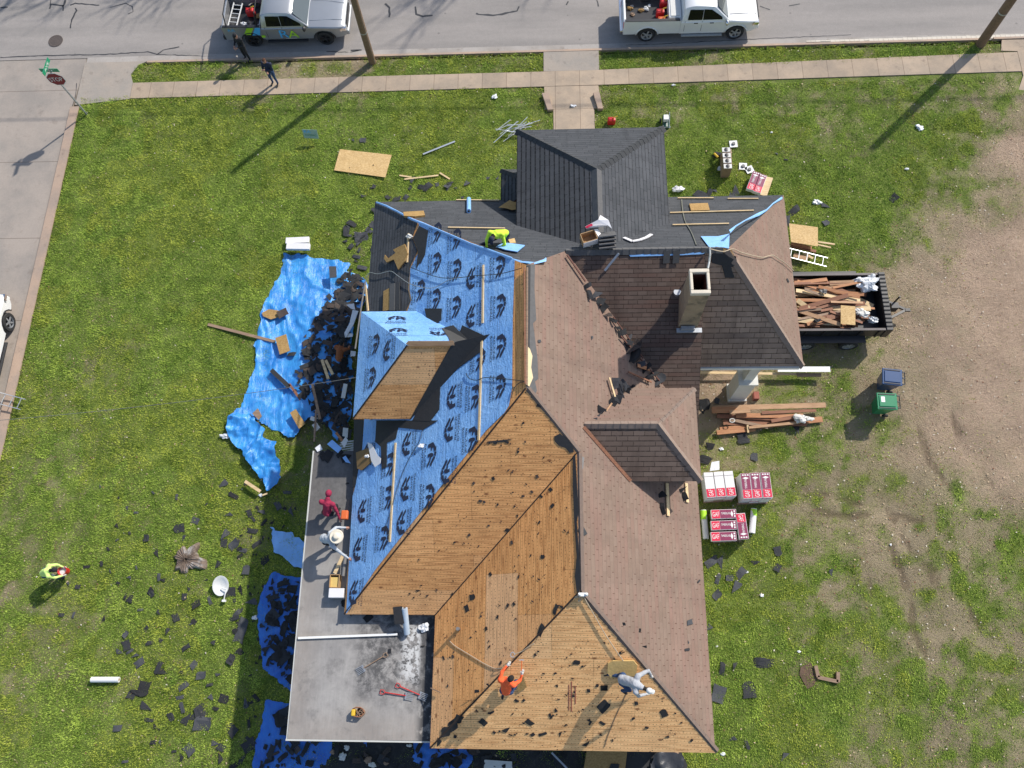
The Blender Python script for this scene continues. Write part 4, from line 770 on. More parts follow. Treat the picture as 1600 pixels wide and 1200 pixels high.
for (sx, sy, dx, dy) in ((0, 1, 2 * hw, hh * t_), (0, -1, 2 * hw, hh * t_), (1, 0, hw * t_, 2 * hh * (1 - t_)), (-1, 0, hw * t_, 2 * hh * (1 - t_))):
    B.box((cx + sx * (hw - dx / 2) * (1 if sx else 0), cy + sy * (hh - dy / 2) * (1 if sy else 0), cz - .04), (dx, dy, .17))
B.build('chimney_cap', M_chimc, ch, bevel=.02)
B = MB(); i_ = 1 - t_
B.add([(cx + sx * hw * i_, cy + sy * hh * i_, z) for z in (cz - .05, cz - 1.7) for sx, sy in ((-1, -1), (1, -1), (1, 1), (-1, 1))], [(0, 4, 5, 1), (1, 5, 6, 2), (2, 6, 7, 3), (3, 7, 4, 0), (4, 7, 6, 5)]); B.build('flue', M_soot, ch)
B = MB(); fy = cy - hh * 1.15; fz = zp(PSL, cx, fy) + .06
B.beam((cx - hw * 1.25, fy - .1, fz), (cx + hw * 1.5, fy - .1, fz), .16, .05); B.box((cx - .02, fy - .06, fz + .09), (hw * 1.5, .12, .14)); B.build('chimney_flashing', M_galv, ch)
# plumbing vents
for (q, pl, hgt, r_, m_, lab) in (((717, 983), PWB, .38, .055, M_gutw, 'pipe vent on the bare west boards'), ((1058, 457), PSL, .05, .12, M_galv, 'small flat vent beside the chimney')):
    p = on(q[0], q[1], pl); MB().tube([p - Vector((0, 0, .1)), p + Vector((0, 0, hgt))], r_, 12).build('vent_pipe', m_, house, label=lab)
p = on(944, 1075, PSB, .012); g_ = Vector((0, PSB[1], PSB[1] ** 2)).normalized(); B = MB(); B.beam(p - g_ * .09, p + g_ * .09, .2, .01, nrm(PSB)); B.build('roof_hole', mat('hole_black', (.003, .003, .003), 1.0, 0, 0.1, 3, 0), house)
for (x, y0, y1) in ((893, 1065, 1112), (889, 1070, 1110), (899, 1072, 1100), (758, 0, 0), (1, 0, 0)):
    if y0: lay('chalk_line', [(x - .7, y0), (x + .7, y0), (x + .7, y1), (x - .7, y1)], PSB, .012, mat('red_chalk', (.34, .09, .06), .9, 0, .2, 9, 0))
# gutter-like white boards under the porch eave and the white porch column
pb = MB().beam((4.95, YC + .02, 3.78), (8.72, YC + .02, 3.78), .06, .18).build('fascia', M_white, house)
B = MB(); cxx, cyy = 7.35, YC + .32
B.box((cxx, cyy, 1.0), (.62, .62, 2.0)); B.box((cxx, cyy, 2.05), (.72, .72, .12)); B.box((cxx, cyy, 3.0), (.36, .36, 1.85)); B.box((cxx, cyy, .1), (.72, .72, .2)); B.build('porch_column', M_offw, house, bevel=.01)
for yy_ in (16.0, 13.2):
    B = MB(); B.box((8.4, yy_, 1.0), (.62, .62, 2.0)); B.box((8.4, yy_, 2.05), (.72, .72, .12)); B.box((8.4, yy_, 3.0), (.36, .36, 1.85)); B.build('porch_column', M_offw, house, bevel=.01)
# ---------------------------------------------------------------- people
SK = {'skin': mat('skin', (.42, .22, .15), .6, 0, .08, 8, .05), 'skind': mat('dark_skin', (.20, .10, .065), .6, 0, .08, 8, .05)}
def cloth(name, c, v=.18): return mat(name, c, .88, 0, v, 9, .5, .02)
CL = {'black': cloth('black_cloth', (.013, .014, .017)), 'navy': cloth('navy_cloth', (.014, .02, .045)), 'jeans': cloth('blue_jeans', (.025, .055, .13)), 'neon': cloth('neon_yellow_cloth', (.56, .82, .05)), 'neon2': cloth('pale_neon_cloth', (.60, .80, .22)), 'brown': cloth('rust_brown_cloth', (.24, .075, .025)),
      'pink': cloth('crimson_hoodie', (.30, .018, .055)), 'grey': cloth('pale_grey_cloth', (.42, .45, .48)), 'orange': cloth('orange_cloth', (.90, .13, .035)), 'grey2': cloth('heather_grey_cloth', (.38, .39, .41)), 'shoe': cloth('dark_shoe', (.02, .018, .017)), 'hair': cloth('dark_hair', (.012, .009, .008)), 'boot': cloth('brown_boot', (.16, .06, .03)),
      'hairb': cloth('brown_hair', (.10, .04, .02)), 'white': cloth('white_cloth', (.62, .62, .60)), 'cream': cloth('cream_straw', (.68, .62, .50)), 'glove': cloth('white_glove', (.55, .52, .48)), 'strap': cloth('strap_red', (.25, .02, .02)), 'lime': cloth('pale_lime', (.45, .62, .30))}
def person(lab, J, look, top, pants, shoe='shoe', hair='hair', skin='skin', sleeve=None, hood=False, hand=None, face=None, s=1.0):
    """J: world joints  pel chest neck head  sh el ha (L,R)  hip kn an to (L,R)"""
    V = {k: Vector(v) for k, v in J.items()}
    segs = []
    def seg(a, b, ra, rb, m): segs.append((V[a] if isinstance(a, str) else a, V[b] if isinstance(b, str) else b, ra * s, rb * s, m))
    seg('pel', 'chest', .135, .155, 'top'); seg('chest', 'neck', .15, .075, 'top')
    seg('pel', 'pel', .145, .145, 'pants')
    for q in 'LR':
        seg('chest', 'sh' + q, .11, .085, 'top'); seg('sh' + q, 'el' + q, .072, .053, 'top'); seg('el' + q, 'ha' + q, .050, .036, 'top' if sleeve is None else 'skin')
        seg('pel', 'hip' + q, .12, .105, 'pants'); seg('hip' + q, 'kn' + q, .098, .068, 'pants'); seg('kn' + q, 'an' + q, .064, .047, 'pants'); seg('an' + q, 'to' + q, .045, .038, 'shoe')
    seg('neck', 'head', .058, .06, 'skin' if not hood else 'top')
    B = MB()
    for a, b, ra, rb, m in segs:
        d = b - a; L = d.length
        if L < 1e-4: B.ell(a, (ra, ra, ra * .95), 12, 8); continue
        n = max(2, int(L / .05)); B.tube([a + d * (i / n) for i in range(n + 1)], [ra + (rb - ra) * i / n for i in range(n + 1)], 12); B.ell(a, (ra,) * 3, 12, 8); B.ell(b, (rb,) * 3, 12, 8)
    # head: skull, jaw, nose, ears
    up = (V['head'] - V['neck']).normalized(); f = Vector(look).normalized(); rt = f.cross(up)
    if rt.length < .1: up = Vector((0, 0, 1)) if abs(f.z) < .9 else Vector((0, 1, 0)); rt = f.cross(up)
    rt.normalize(); up2 = rt.cross(f).normalized(); Q = Matrix((rt, f, up2)).transposed(); h = V['head']
    B.ell(h + up2 * .03, (.078 * s, .098 * s, .105 * s), 16, 12, 0, Q); B.ell(h + f * .02 - up2 * .055, (.058 * s, .075 * s, .065 * s), 14, 10, 0, Q); B.ell(h + f * .105 - up2 * .012, (.014, .022, .026), 8, 6, 0, Q)
    for e in (-1, 1): B.ell(h + rt * e * .08 - up2 * .01, (.014, .022, .032), 8, 6, 0, Q)
    me = bpy.data.meshes.new('person'); me.from_pydata([tuple(v) for v in B.v], [], B.f); o = bpy.data.objects.new('person', me); COL.objects.link(o)
    md = o.modifiers.new('r', 'REMESH'); md.mode = 'VOXEL'; md.voxel_size = .017; ms = o.modifiers.new('s', 'SMOOTH'); ms.factor = .6; ms.iterations = 4
    e = o.evaluated_get(bpy.context.evaluated_depsgraph_get()); m2 = bpy.data.meshes.new_from_object(e); bpy.data.objects.remove(o); bpy.data.meshes.remove(me)
    nv = len(m2.vertices); co = np.zeros(nv * 3); m2.vertices.foreach_get('co', co); co = co.reshape(-1, 3)
    # cloth folds
    fo = (fbm(co[:, 0] * 14 + co[:, 2] * 6, co[:, 1] * 14 + co[:, 2] * 9, 3, 2) - .5); no = np.zeros(nv * 3); m2.vertices.foreach_get('normal', no); no = no.reshape(-1, 3); hd = np.linalg.norm(co - np.array(tuple(h)), axis=1)
    co2 = co + no * (fo * .022 * (hd > .16))[:, None]; best = np.full(nv, 9.0); lab_ = np.zeros(nv, int); keys = ['top', 'pants', 'shoe', 'skin', 'hair']
    for a, b, ra, rb, m in segs:
        a_ = np.array(tuple(a)); d = np.array(tuple(b)) - a_; L2 = max(d @ d, 1e-9); t = np.clip(((co - a_) @ d) / L2, 0, 1); dist = np.linalg.norm(co - (a_ + t[:, None] * d), axis=1) - (ra + (rb - ra) * t)
        if m == 'top' and (a - V['pel']).length < 1e-5: dist = dist - .01
        u = dist < best; best[u] = dist[u]; lab_[u] = keys.index(m)
    rel = co - np.array(tuple(h)); fz = rel @ np.array(tuple(f)); uz = rel @ np.array(tuple(up2)); hm = (hd < .17) & (uz > -.11)
    lab_[hm] = 3; hr = hm & ((uz > .055) | (fz < -.01)) & ((uz > -.05) | (fz < -.04)); lab_[hr] = 0 if hood else 4
    nf = len(m2.polygons); lv = np.zeros(len(m2.loops), np.int32); m2.loops.foreach_get('vertex_index', lv); ls = np.zeros(nf, np.int32); m2.polygons.foreach_get('loop_start', ls); mi = lab_[lv[ls]].astype(np.int32)
    fl = [tuple(p.vertices) for p in m2.polygons]; vs = co2.tolist(); mi = mi.tolist(); bpy.data.meshes.remove(m2)
    # hands: palm, four curled fingers and a thumb
    Hn = MB()
    for q in 'LR':
        hp = V['ha' + q]; d = (hp - V['el' + q]).normalized(); sdv = d.cross(Vector((0, 0, 1)))
        if sdv.length < .1: sdv = Vector((1, 0, 0))
        sdv.normalize(); pn = sdv.cross(d).normalized()
        if pn.z > 0: pn = -pn
        Hn.tube([hp - d * .03, hp + d * .02, hp + d * .06, hp + d * .095], [.026, .034, .038, .034], 10); th = 1 if q == 'L' else -1
        for k in range(4):
            b0 = hp + d * .088 + sdv * (k - 1.5) * .019; L = (.062, .072, .068, .052)[k]
            Hn.tube([b0, b0 + d * L * .45 + pn * .006, b0 + d * L * .78 + pn * .024, b0 + d * L * .9 + pn * .045], [.010, .0095, .0085, .007], 6)
        b0 = hp + d * .025 + sdv * th * .03; Hn.tube([b0, b0 + sdv * th * .025 + d * .03 + pn * .005, b0 + sdv * th * .028 + d * .06 + pn * .018], [.013, .011, .008], 6)
    # eyes, brows and mouth
    for e_ in (-1, 1): Hn.ell(h + f * .094 + rt * e_ * .032 + up2 * .018, (.013, .008, .008), 8, 6, 1); Hn.ell(h + f * .098 + rt * e_ * .033 + up2 * .036, (.018, .006, .004), 8, 4, 2)
    Hn.ell(h + f * .094 - up2 * .055, (.024, .007, .007), 8, 5, 3)
    b0 = len(vs); vs += [tuple(v) for v in Hn.v]; fl += [tuple(i + b0 for i in ff) for ff in Hn.f]; hk = {0: 5, 1: 6, 2: 4, 3: 7}; mi += [hk[x] for x in Hn.m]
    loc = Vector((V['pel'].x, V['pel'].y, min(v.z for v in V.values()) - .04)); me = bpy.data.meshes.new('person'); me.from_pydata([(a - loc.x, b - loc.y, c - loc.z) for a, b, c in vs], [], fl)
    for m_ in (CL[top], CL[pants], CL[shoe], SK[skin], CL[hair], CL[hand] if hand else SK[skin], CL['white'], CL['strap']): me.materials.append(m_)
    me.polygons.foreach_set('material_index', mi); me.polygons.foreach_set('use_smooth', [True] * len(fl)); me.update()
    o = bpy.data.objects.new('person', me); COL.objects.link(o); o.location = loc; tag(o, lab, 'person')
    o_h = (h, f, up2, rt, Q); return o, o_h
def hat_child(o, name, B, m, **k):
    return B.build(name, m, o, smooth=True, **k)
def cap_hat(o, hh, m, brim=True, name='cap'):
    h, f, u, r_, Q = hh; B = MB(); B.ell(h + u * .045 - f * .005, (.088, .108, .088), 16, 10, 0, Q)
    if brim: B.ell(h + u * .05 + f * .13, (.07, .075, .010), 14, 6, 0, Q)
    return B.build(name, m, o, smooth=True)
def stand(base, fx, sc=1.0, arms=None, lean=0.0, stance=.13, zoff=0):
    f = Vector((math.cos(fx), math.sin(fx), 0)); r_ = Vector((f.y, -f.x, 0)); b = Vector(base)
    P = lambda x, y, z: b + r_ * x * sc + f * (y + lean * z) * sc + Vector((0, 0, z * sc))
    J = dict(pel=P(0, 0, .95), chest=P(0, .0, 1.28), neck=P(0, .02, 1.47), head=P(0, .05, 1.62))
    for q, e in (('L', -1), ('R', 1)):
        J['hip' + q] = P(e * .1, 0, .92); J['kn' + q] = P(e * (stance - .01), .03, .50); J['an' + q] = P(e * stance, 0, .09); J['to' + q] = P(e * (stance + .02), .16, .045); J['sh' + q] = P(e * .19, 0, 1.40)
        a = (arms or {}).get(q, ((.24, -.02, 1.12), (.24, .05, .86))); J['el' + q] = P(e * a[0][0], a[0][1], a[0][2]); J['ha' + q] = P(e * a[1][0], a[1][1], a[1][2])
    return J, f
def pj(d, base=None):                                 # joints as (photo x, photo y, height)
    return {k: at(*v) for k, v in d.items()}
# two men by the kerb
J, f = stand(at(388, 93, -.06), R(-120), 1.0, {'L': ((.24, .05, 1.13), (.10, .30, 1.12)), 'R': ((.24, .05, 1.13), (.08, .30, 1.14))}); o, hh = person('person in black hoodie and black trousers leaning over a phone beside the silver pickup', J, (-.35, -.7, -.75), 'black', 'black')
cap_hat(o, hh, CL['black'], False, 'beanie')
J, f = stand(at(431, 131, .03), R(-105), .98, {'L': ((.25, .08, 1.13), (-.02, .24, 1.22)), 'R': ((.25, .08, 1.10), (-.03, .27, 1.14))}); person('person in navy hoodie and blue jeans standing on the pavement with folded arms', J, (-.3, -.9, .1), 'navy', 'jeans', hair='hairb')
# man on the lawn, bent over a red bucket
b0 = at(88, 893, 0)
J = pj(dict(pel=(78, 888, .98), chest=(86, 885, 1.25), neck=(91, 886, 1.36), head=(95, 889, 1.38), shL=(88, 877, 1.30), shR=(84, 895, 1.28), elL=(96, 876, 1.12), elR=(92, 899, 1.10), haL=(103, 879, .95), haR=(99, 893, .98), hipL=(78, 883, .93), hipR=(79, 893, .93), knL=(91, 885, .52), knR=(93, 892, .52), anL=(97, 886, .09), anR=(99, 893, .09), toL=(102, 884, .05), toR=(104, 891, .05)))
J = {k: v for k, v in J.items()}
g0 = at(72, 893, 0)
def rel(b, rz, d):
    M = Matrix.Rotation(rz, 3, 'Z'); return {k: Vector(b) + M @ Vector(v) for k, v in d.items()}
BEND = dict(pel=(-.18, 0, .92), chest=(.10, 0, 1.14), neck=(.27, 0, 1.24), head=(.40, 0, 1.25), shL=(.16, .19, 1.18), shR=(.16, -.19, 1.18), elL=(.30, .24, .94), elR=(.30, -.24, .94), haL=(.44, .16, .74), haR=(.44, -.16, .74), hipL=(-.16, .1, .90), hipR=(-.16, -.1, .90), knL=(0.02, .12, .50), knR=(.0, -.12, .50), anL=(-.08, .12, .09), anR=(-.12, -.12, .09), toL=(.09, .13, .045), toR=(.05, -.13, .045))
o, hh = person('person in a neon yellow shirt bending to a red bucket on the lawn', rel(at(98, 898, 0), R(8), BEND), (.55, 0, -.8), 'neon2', 'jeans', hand='glove'); cap_hat(o, hh, CL['black'], False)
B = LMB(); B.lathe([(.001, 0), (.13, 0), (.165, .30), (.175, .31), (.16, .31), (.125, .02), (.001, .02)], n=22, cap=False); rb = root('bucket', at(104, 893, .45), 'red bucket held by the person in neon yellow on the lawn', 'bucket'); B.build('bucket_shell', M_red, rb)
LMB().lathe([(.001, .20), (.150, .20)], n=20, cap=False).build('contents', M_wplas, rb); B = LMB(); B.tube([(.17 * math.cos(a_), 0, .3 + .18 * math.sin(a_)) for a_ in [k * math.pi / 8 for k in range(9)]], .006, 5); B.build('handle', M_galv, rb)
# man in the debris
o, hh = person('person in rust brown shirt bending over the debris beside the blue dormer', rel(at(541, 566, .15), R(75), {k: (v[0], v[1], v[2] * .98) for k, v in BEND.items()}), (.4, .8, -.8), 'brown', 'black'); cap_hat(o, hh, CL['black'], False, 'beanie')
# kneeling poses on roofs: local frame x = forward, y = left, z = up
KNEEL = dict(pel=(-.12, 0, .46), chest=(.12, 0, .74), neck=(.25, 0, .86), head=(.38, 0, .88), shL=(.16, .19, .80), shR=(.16, -.19, .80), elL=(.34, .24, .55), elR=(.34, -.24, .55), haL=(.52, .15, .36), haR=(.52, -.15, .36), hipL=(-.10, .1, .44), hipR=(-.10, -.1, .44), knL=(.20, .16, .10), knR=(.20, -.16, .10), anL=(-.20, .14, .09), anR=(-.20, -.14, .09), toL=(-.32, .13, .05), toR=(-.32, -.13, .05))
def mod(b, **k): d = dict(b); d.update(k); return d
p = on(778, 378, PN)
o, hh = person('person in a neon yellow shirt kneeling on the ridge over a folded blue sheet', rel(p + Vector((0, -.1, -.05)), R(-100), mod(KNEEL, pel=(-.22, .22, .48), chest=(.0, .0, .74), neck=(.12, -.08, .84), head=(.24, -.10, .84), shL=(.02, .20, .80), shR=(.0, -.22, .80), elL=(.20, .30, .5), elR=(.18, -.32, .56), haL=(.34, .05, .26), haR=(.48, -.26, .26), knL=(.24, .16, .10), anL=(-.05, .40, .05), toL=(-.1, .5, .04), hipR=(-.2, .1, .44), hipL=(-.2, .3, .44), knR=(.12, -.30, .34), anR=(.16, -.62, .10), toR=(.22, -.72, .02))), (.0, -.5, -.85), 'neon', 'navy', skin='skind', shoe='boot', hand=None); cap_hat(o, hh, CL['navy'], True)
p = at(522, 795, SZ)
o, hh = person('person in a crimson hoodie crouching on the flat roof with an orange tool', rel(p, R(80), dict(pel=(-.24, .02, .60), chest=(.02, 0, .88), neck=(.18, 0, 1.0), head=(.33, 0, 1.02), shL=(.04, .20, .94), shR=(.02, -.20, .92), elL=(.02, .30, .66), elR=(-.16, -.32, .68), haL=(.0, .10, .42), haR=(-.36, -.42, .46), hipL=(-.24, .12, .56), hipR=(-.24, -.1, .56), knL=(.08, .16, .44), knR=(.06, -.18, .42), anL=(-.12, .16, .09), anR=(-.14, -.18, .09), toL=(.06, .17, .045), toR=(.04, -.2, .045))), (.1, .7, -.7), 'pink', 'black', hood=True)
h, f_, u_, r_, Q_ = hh; B = MB(); B.ell(h + u_ * .015 - f_ * .01, (.105, .125, .13), 16, 12, 0, Q_); B.build('hood', CL['pink'], o, smooth=True)
p = at(530, 850, SZ)
o, hh = person('person in a pale grey shirt and cream wide brimmed hat leaning on the blue eave', rel(p, R(10), dict(pel=(-.28, .12, .86), chest=(.0, .0, 1.06), neck=(.14, .0, 1.16), head=(.24, .02, 1.20), shL=(.0, .20, 1.10), shR=(.02, -.20, 1.08), elL=(.16, .40, .88), elR=(.20, -.42, .86), haL=(.42, .38, .66), haR=(.40, -.62, .62), hipL=(-.26, .2, .82), hipR=(-.26, .0, .82), knL=(-.02, .22, .46), knR=(-.04, -.10, .46), anL=(-.22, .2, .09), anR=(-.2, -.16, .09), toL=(-.04, .2, .045), toR=(-.03, -.18, .045))), (.8, 0, -.5), 'grey', 'black')
h, f_, u_, r_, Q_ = hh; B = MB(); B.lathe([(.09, .02), (.11, .03), (.20, .05), (.235, .075), (.20, .065), (.11, .05), (.105, .06), (.095, .14), (.06, .165), (.001, .155)], h + Vector((0, 0, .03)), 28); B.build('hat', CL['cream'], o, smooth=True)
# two men on the bare boards
p = on(794, 1075, PSB)
o, hh = person('person in an orange shirt and jeans kneeling on the bare hip with a hammer', rel(p + Vector((0, 0, -.02)), R(80), dict(pel=(-.06, .02, .52), chest=(.18, .06, .82), neck=(.26, -.02, .98), head=(.30, -.07, 1.10), shL=(.20, .22, .92), shR=(.14, -.18, .90), elL=(.42, .22, .96), elR=(.30, -.34, .84), haL=(.62, .10, 1.0), haR=(.46, -.36, .92), hipL=(-.08, .12, .48), hipR=(-.06, -.1, .48), knL=(.20, .10, .38), knR=(.24, -.22, .46), anL=(-.20, .12, .02), anR=(.02, -.2, .14), toL=(-.32, .12, .0), toR=(.12, -.2, .2))), (.3, .5, -.5), 'orange', 'jeans', hair='hair', hand='glove')
h, f_, u_, r_, Q_ = hh; B = MB(); B.ell(h + u_ * .02 - f_ * .01, (.088, .108, .10), 14, 10, 0, Q_); B.build('hair', CL['hair'], o, smooth=True)
p = on(986, 1062, PSB)
o, hh = person('person in heather grey shirt and white cap crouching by a foam pad', rel(p + Vector((0, -.1, -.05)), R(-8), dict(pel=(-.30, .08, .52), chest=(.04, .02, .80), neck=(.26, -.06, .88), head=(.42, -.10, .90), shL=(.10, .24, .84), shR=(.08, -.20, .80), elL=(.38, .42, .76), elR=(.20, -.30, .52), haL=(.50, .30, .55), haR=(.42, -.22, .40), hipL=(-.30, .18, .48), hipR=(-.30, -.02, .48), knL=(-.38, .16, .26), knR=(-.06, -.18, .42), anL=(-.70, .14, .12), anR=(-.24, -.24, .04), toL=(-.80, .10, .10), toR=(-.10, -.30, .04))), (.75, -.2, -.6), 'grey2', 'jeans', hand='glove'); cap_hat(o, hh, CL['white'], True)
# ---------------------------------------------------------------- vehicles
def wheel(par, x, y, r, wd, side, rim, loc=None, n=5):
    M = Matrix.Rotation(R(90), 3, 'X'); B = LMB(); B.lathe([(r * .66, -wd / 2), (r * .93, -wd / 2), (r, -wd * .36), (r, wd * .36), (r * .93, wd / 2), (r * .66, wd / 2)], (x, y, r), 28, 0, M, False); wh = B.build('wheel', M_rub, par, smooth=True, sharp=30)
    B = LMB(); B.lathe([(r * .67, -wd / 2 * .9), (r * .67, wd / 2 * .9)], (x, y, r), 28, 0, M, False); yy = y + side * wd * .38; B.lathe([(.001, 0), (r * .14, 0), (r * .14, .02), (.001, .02)], (x, yy, r), 14, 0, M)
    for k in range(n):
        a = 2 * math.pi * k / n; B.beam((x + math.cos(a) * r * .1, yy, r + math.sin(a) * r * .1), (x + math.cos(a) * r * .64, yy, r + math.sin(a) * r * .64), r * .17, .03, (0, 1, 0))
    B.lathe([(r * .60, 0), (r * .68, 0)], (x, yy + side * .005, r), 28, 0, M, False); B.build('rim', rim, wh)
    B = LMB(); B.lathe([(.001, 0), (r * .55, 0)], (x, y + side * wd * .15, r), 20, 0, M, False); B.build('brake_disc', M_black, wh)
def loft(B, out, W, wid, top, mi=0):
    st = [-1, -.96, -.8, -.4, 0, .4, .8, .96, 1]; n = len(out); vs = []
    for s in st:
        a = abs(s); cr = .0 if a <= .4 else (.012 if a <= .8 else (.03 if a < 1 else .075))
        for i, (x, z) in enumerate(out): vs.append((x, s * W / 2 * wid(x, z), z - (cr if top[i] else 0) + (0 if not top[i] else .018 * (1 - a * a))))
    fs = [(j * n + i, j * n + (i + 1) % n, (j + 1) * n + (i + 1) % n, (j + 1) * n + i) for j in range(len(st) - 1) for i in range(n)]
    fs.append(tuple(range(n - 1, -1, -1))); fs.append(tuple((len(st) - 1) * n + i for i in range(n))); B.add(vs, fs, mi)
def arch(cx, r, z0, n=9): return [(cx + r * math.cos(a), max(z0, .40 + r * math.sin(a))) for a in [math.pi * (1 - k / (n - 1)) for k in range(n)]]
def pickup(loc, lab, grp, paint, rimm, xr, xf, wr, wf, xc0, xc1, rear_win=True, black_trim=True):
    """xr/xf rear and front end, wr/wf wheels, xc0/xc1 back and windscreen foot of the cab"""
    t = root('pickup_truck', loc, lab, 'pickup truck', grp); W = 2.0
    wid = lambda x, z: 1 - .17 * max(0, (x - (xf - .9)) / .9) ** 3.0 - .03 * max(0, (xr + .4 - x) / .4) - (.02 if z < .6 else 0)
    out = [(xc0, .46)] + arch(wf, .50, .46) + [(xf - .25, .46), (xf - .08, .50), (xf, .60), (xf, .86), (xf - .03, .97), (xf - .10, 1.03), (xf - .25, 1.075), (xf - .45, 1.105), (xf - .7, 1.135), (xf - 1.0, 1.16), (xc1 + .1, 1.19), (xc1 - .5, 1.20), (xc0, 1.20)]
    top = [1 if z > .98 else 0 for x, z in out]
    B = LMB(); loft(B, out, W, wid, top); body = B.build('body', paint, t, smooth=True, sharp=32)
    # cab upper
    zt = 1.90; cab = [(xc0 + .02, 1.16), (xc1 + .02, 1.16), (xc1 - .62, 1.78), (xc1 - .80, 1.86), (xc1 - 1.6, zt), (xc0 + .45, zt - .01), (xc0 + .22, zt - .06), (xc0 + .12, 1.76)]
    wc = lambda x, z: .97 - max(0, z - 1.16) * .235
    B = LMB(); loft(B, cab, W, wc, [0, 0, 1, 1, 1, 1, 1, 0]); B.build('cab', paint, t, smooth=True, sharp=32)
    yb = lambda z, k=1.0: W / 2 * wc(0, z) * k
    B = LMB(); z0_, z1_ = 1.22, 1.80; xa = xc1 - .05; xb = xc1 - .60; nn = Vector((.75, 0, .66)).normalized() * .012
    B.add([Vector((xa, -yb(z0_, .93), z0_)) + nn, Vector((xa, yb(z0_, .93), z0_)) + nn, Vector((xb, yb(z1_, .90), z1_ + .01)) + nn * 1.2, Vector((xb, -yb(z1_, .90), z1_ + .01)) + nn * 1.2], [(0, 1, 2, 3)]); B.build('windscreen', M_wind, t)
    for s in (-1, 1):
        L = xc1 - xc0; gl = [(xc0 + .28, 1.24), (xc1 - .32, 1.24), (xc1 - .34, 1.36), (xc1 - .86, 1.72), (xc0 + .34, 1.74)]
        for k in (0, 1):
            xm = xc0 + L * .44; g = [(min(x, xm - .012) if k == 0 else max(x, xm + .012), z) for x, z in gl]; g = [q for i, q in enumerate(g) if i == 0 or q != g[i - 1]]
            B = LMB(); B.add([(x, s * (yb(z) + .005), z) for x, z in g], [tuple(range(len(g))) if s < 0 else tuple(range(len(g) - 1, -1, -1))]); B.build('side_window', M_glass, t)
            B = LMB(); dx = xc0 + .18 if k == 0 else xm; B.beam((dx + (.0), s * 1.0, .62), (dx, s * .985, 1.2), .012, .012); B.build('door_gap', M_black, t)
            hx = xm - .28 if k == 0 else xc1 - .78; LMB().beam((hx - .09, s * 1.006, 1.10), (hx + .09, s * 1.006, 1.10), .03, .035, (0, 0, 1)).build('door_handle', M_chrome if paint != M_wcar else M_black, t)
        B = LMB(); B.ell((xc1 - .14, s * 1.17, 1.27), (.08, .14, .12), 12, 8); B.tube([(xc1 - .16, s * .95, 1.2), (xc1 - .14, s * 1.1, 1.24)], .03, 6); B.build('mirror', M_black if black_trim else M_chrome, t, smooth=True)
        B = LMB(); B.add([(xf + .008 - .02, s * .62, .98), (xf - .10, s * .90, .98), (xf - .30, s * .965, .94), (xf - .26, s * .96, .80), (xf + .006, s * .66, .80)], [tuple(range(5))] if s > 0 else [(4, 3, 2, 1, 0)]); B.box((xf - .14, s * .84, .90), (.26, .18, .15)); B.build('headlight', M_chrome, t)
        B = LMB(); B.box((xr + .07, s * .93, 1.02), (.16, .10, .34)); B.build('taillight', M_red, t, bevel=.015)
        B = LMB(); B.tube([(wr + .52 * math.cos(a), s * 1.0, .40 + .52 * math.sin(a)) for a in [math.pi - .15 - k * (math.pi - .3) / 8 for k in range(9)]], .03, 6); B.build('wheel_arch_trim', M_black if black_trim else paint, t, smooth=True); B = LMB(); B.tube([(wf + .52 * math.cos(a), s * .985, .40 + .52 * math.sin(a)) for a in [math.pi - .15 - k * (math.pi - .3) / 8 for k in range(9)]], .03, 6); B.build('wheel_arch_trim', M_black if black_trim else paint, t, smooth=True)
        LMB().beam((xc0 + .1, s * 1.03, .40), (xc1 - .2, s * 1.03, .40), .15, .05).build('running_board', M_black if black_trim else M_galv, t, bevel=.01)
    # bed
    B = LMB()
    for s in (-1, 1):
        sp = [(xr + .02, .50)] + arch(wr, .50, .50) + [(xc0 - .02, .50), (xc0 - .02, 1.26), (xr + .02, 1.28)]; n = len(sp); ys = (s * .995, s * .86); vs = [(x, ys[0] * (1 if z > .7 else .985), z) for x, z in sp] + [(x, ys[1], z) for x, z in sp]
        B.add(vs, [tuple(range(n)), tuple(range(2 * n - 1, n - 1, -1))] + [(i, (i + 1) % n, n + (i + 1) % n, n + i) for i in range(n)])
    B.box((xc0 - .06, 0, .98), (.06, 1.80, .56)); B.box((xr + .05, 0, .90), (.09, 1.84, .74)); B.build('bed', paint, t, bevel=.012)
    LMB().box(((xr + xc0) / 2, 0, .66), (xc0 - xr - .1, 1.78, .08)).build('bed_floor', M_black, t)
    B = LMB(); [B.beam((xr + .06, s * .935, 1.295), (xc0 - .05, s * .935, 1.275), .13, .03) for s in (-1, 1)]; B.build('bed_rail', M_black, t)
    B = LMB(); B.box((xr - .06, 0, .58), (.16, 1.9, .22)); B.build('rear_bumper', M_black if black_trim else M_chrome, t, bevel=.03)
    B = LMB(); B.box((xf + .0, 0, .56), (.16, 1.62, .24)); B.build('front_bumper', paint, t, bevel=.05); B = LMB(); B.box((xf + .004, 0, .86), (.03, 1.22, .26)); B.build('grille', M_black, t)
    for s in (-1, 1): B = LMB(); B.tube([(xc1 + .05, s * .62, 1.206), (xf - .5, s * .52, 1.137), (xf - .14, s * .50, 1.068)], .010, 5); B.build('hood_crease', M_gutw if not black_trim else M_galv, t); B = LMB(); B.tube([(xc1 + .08, s * .93, 1.155), (xf - .6, s * .905, 1.09), (xf - .24, s * .80, 1.04)], .007, 4); B.build('hood_gap', M_black, t)
    LMB().box((xr + .05 + .0 - .052, 0, .95), (.02, .36, .14)).build('number_plate', M_white, t)
    B = LMB(); B.box(((wr + wf) / 2, 0, .46), (wf - wr + 1.2, .9, .16)); B.build('chassis', M_black, t)
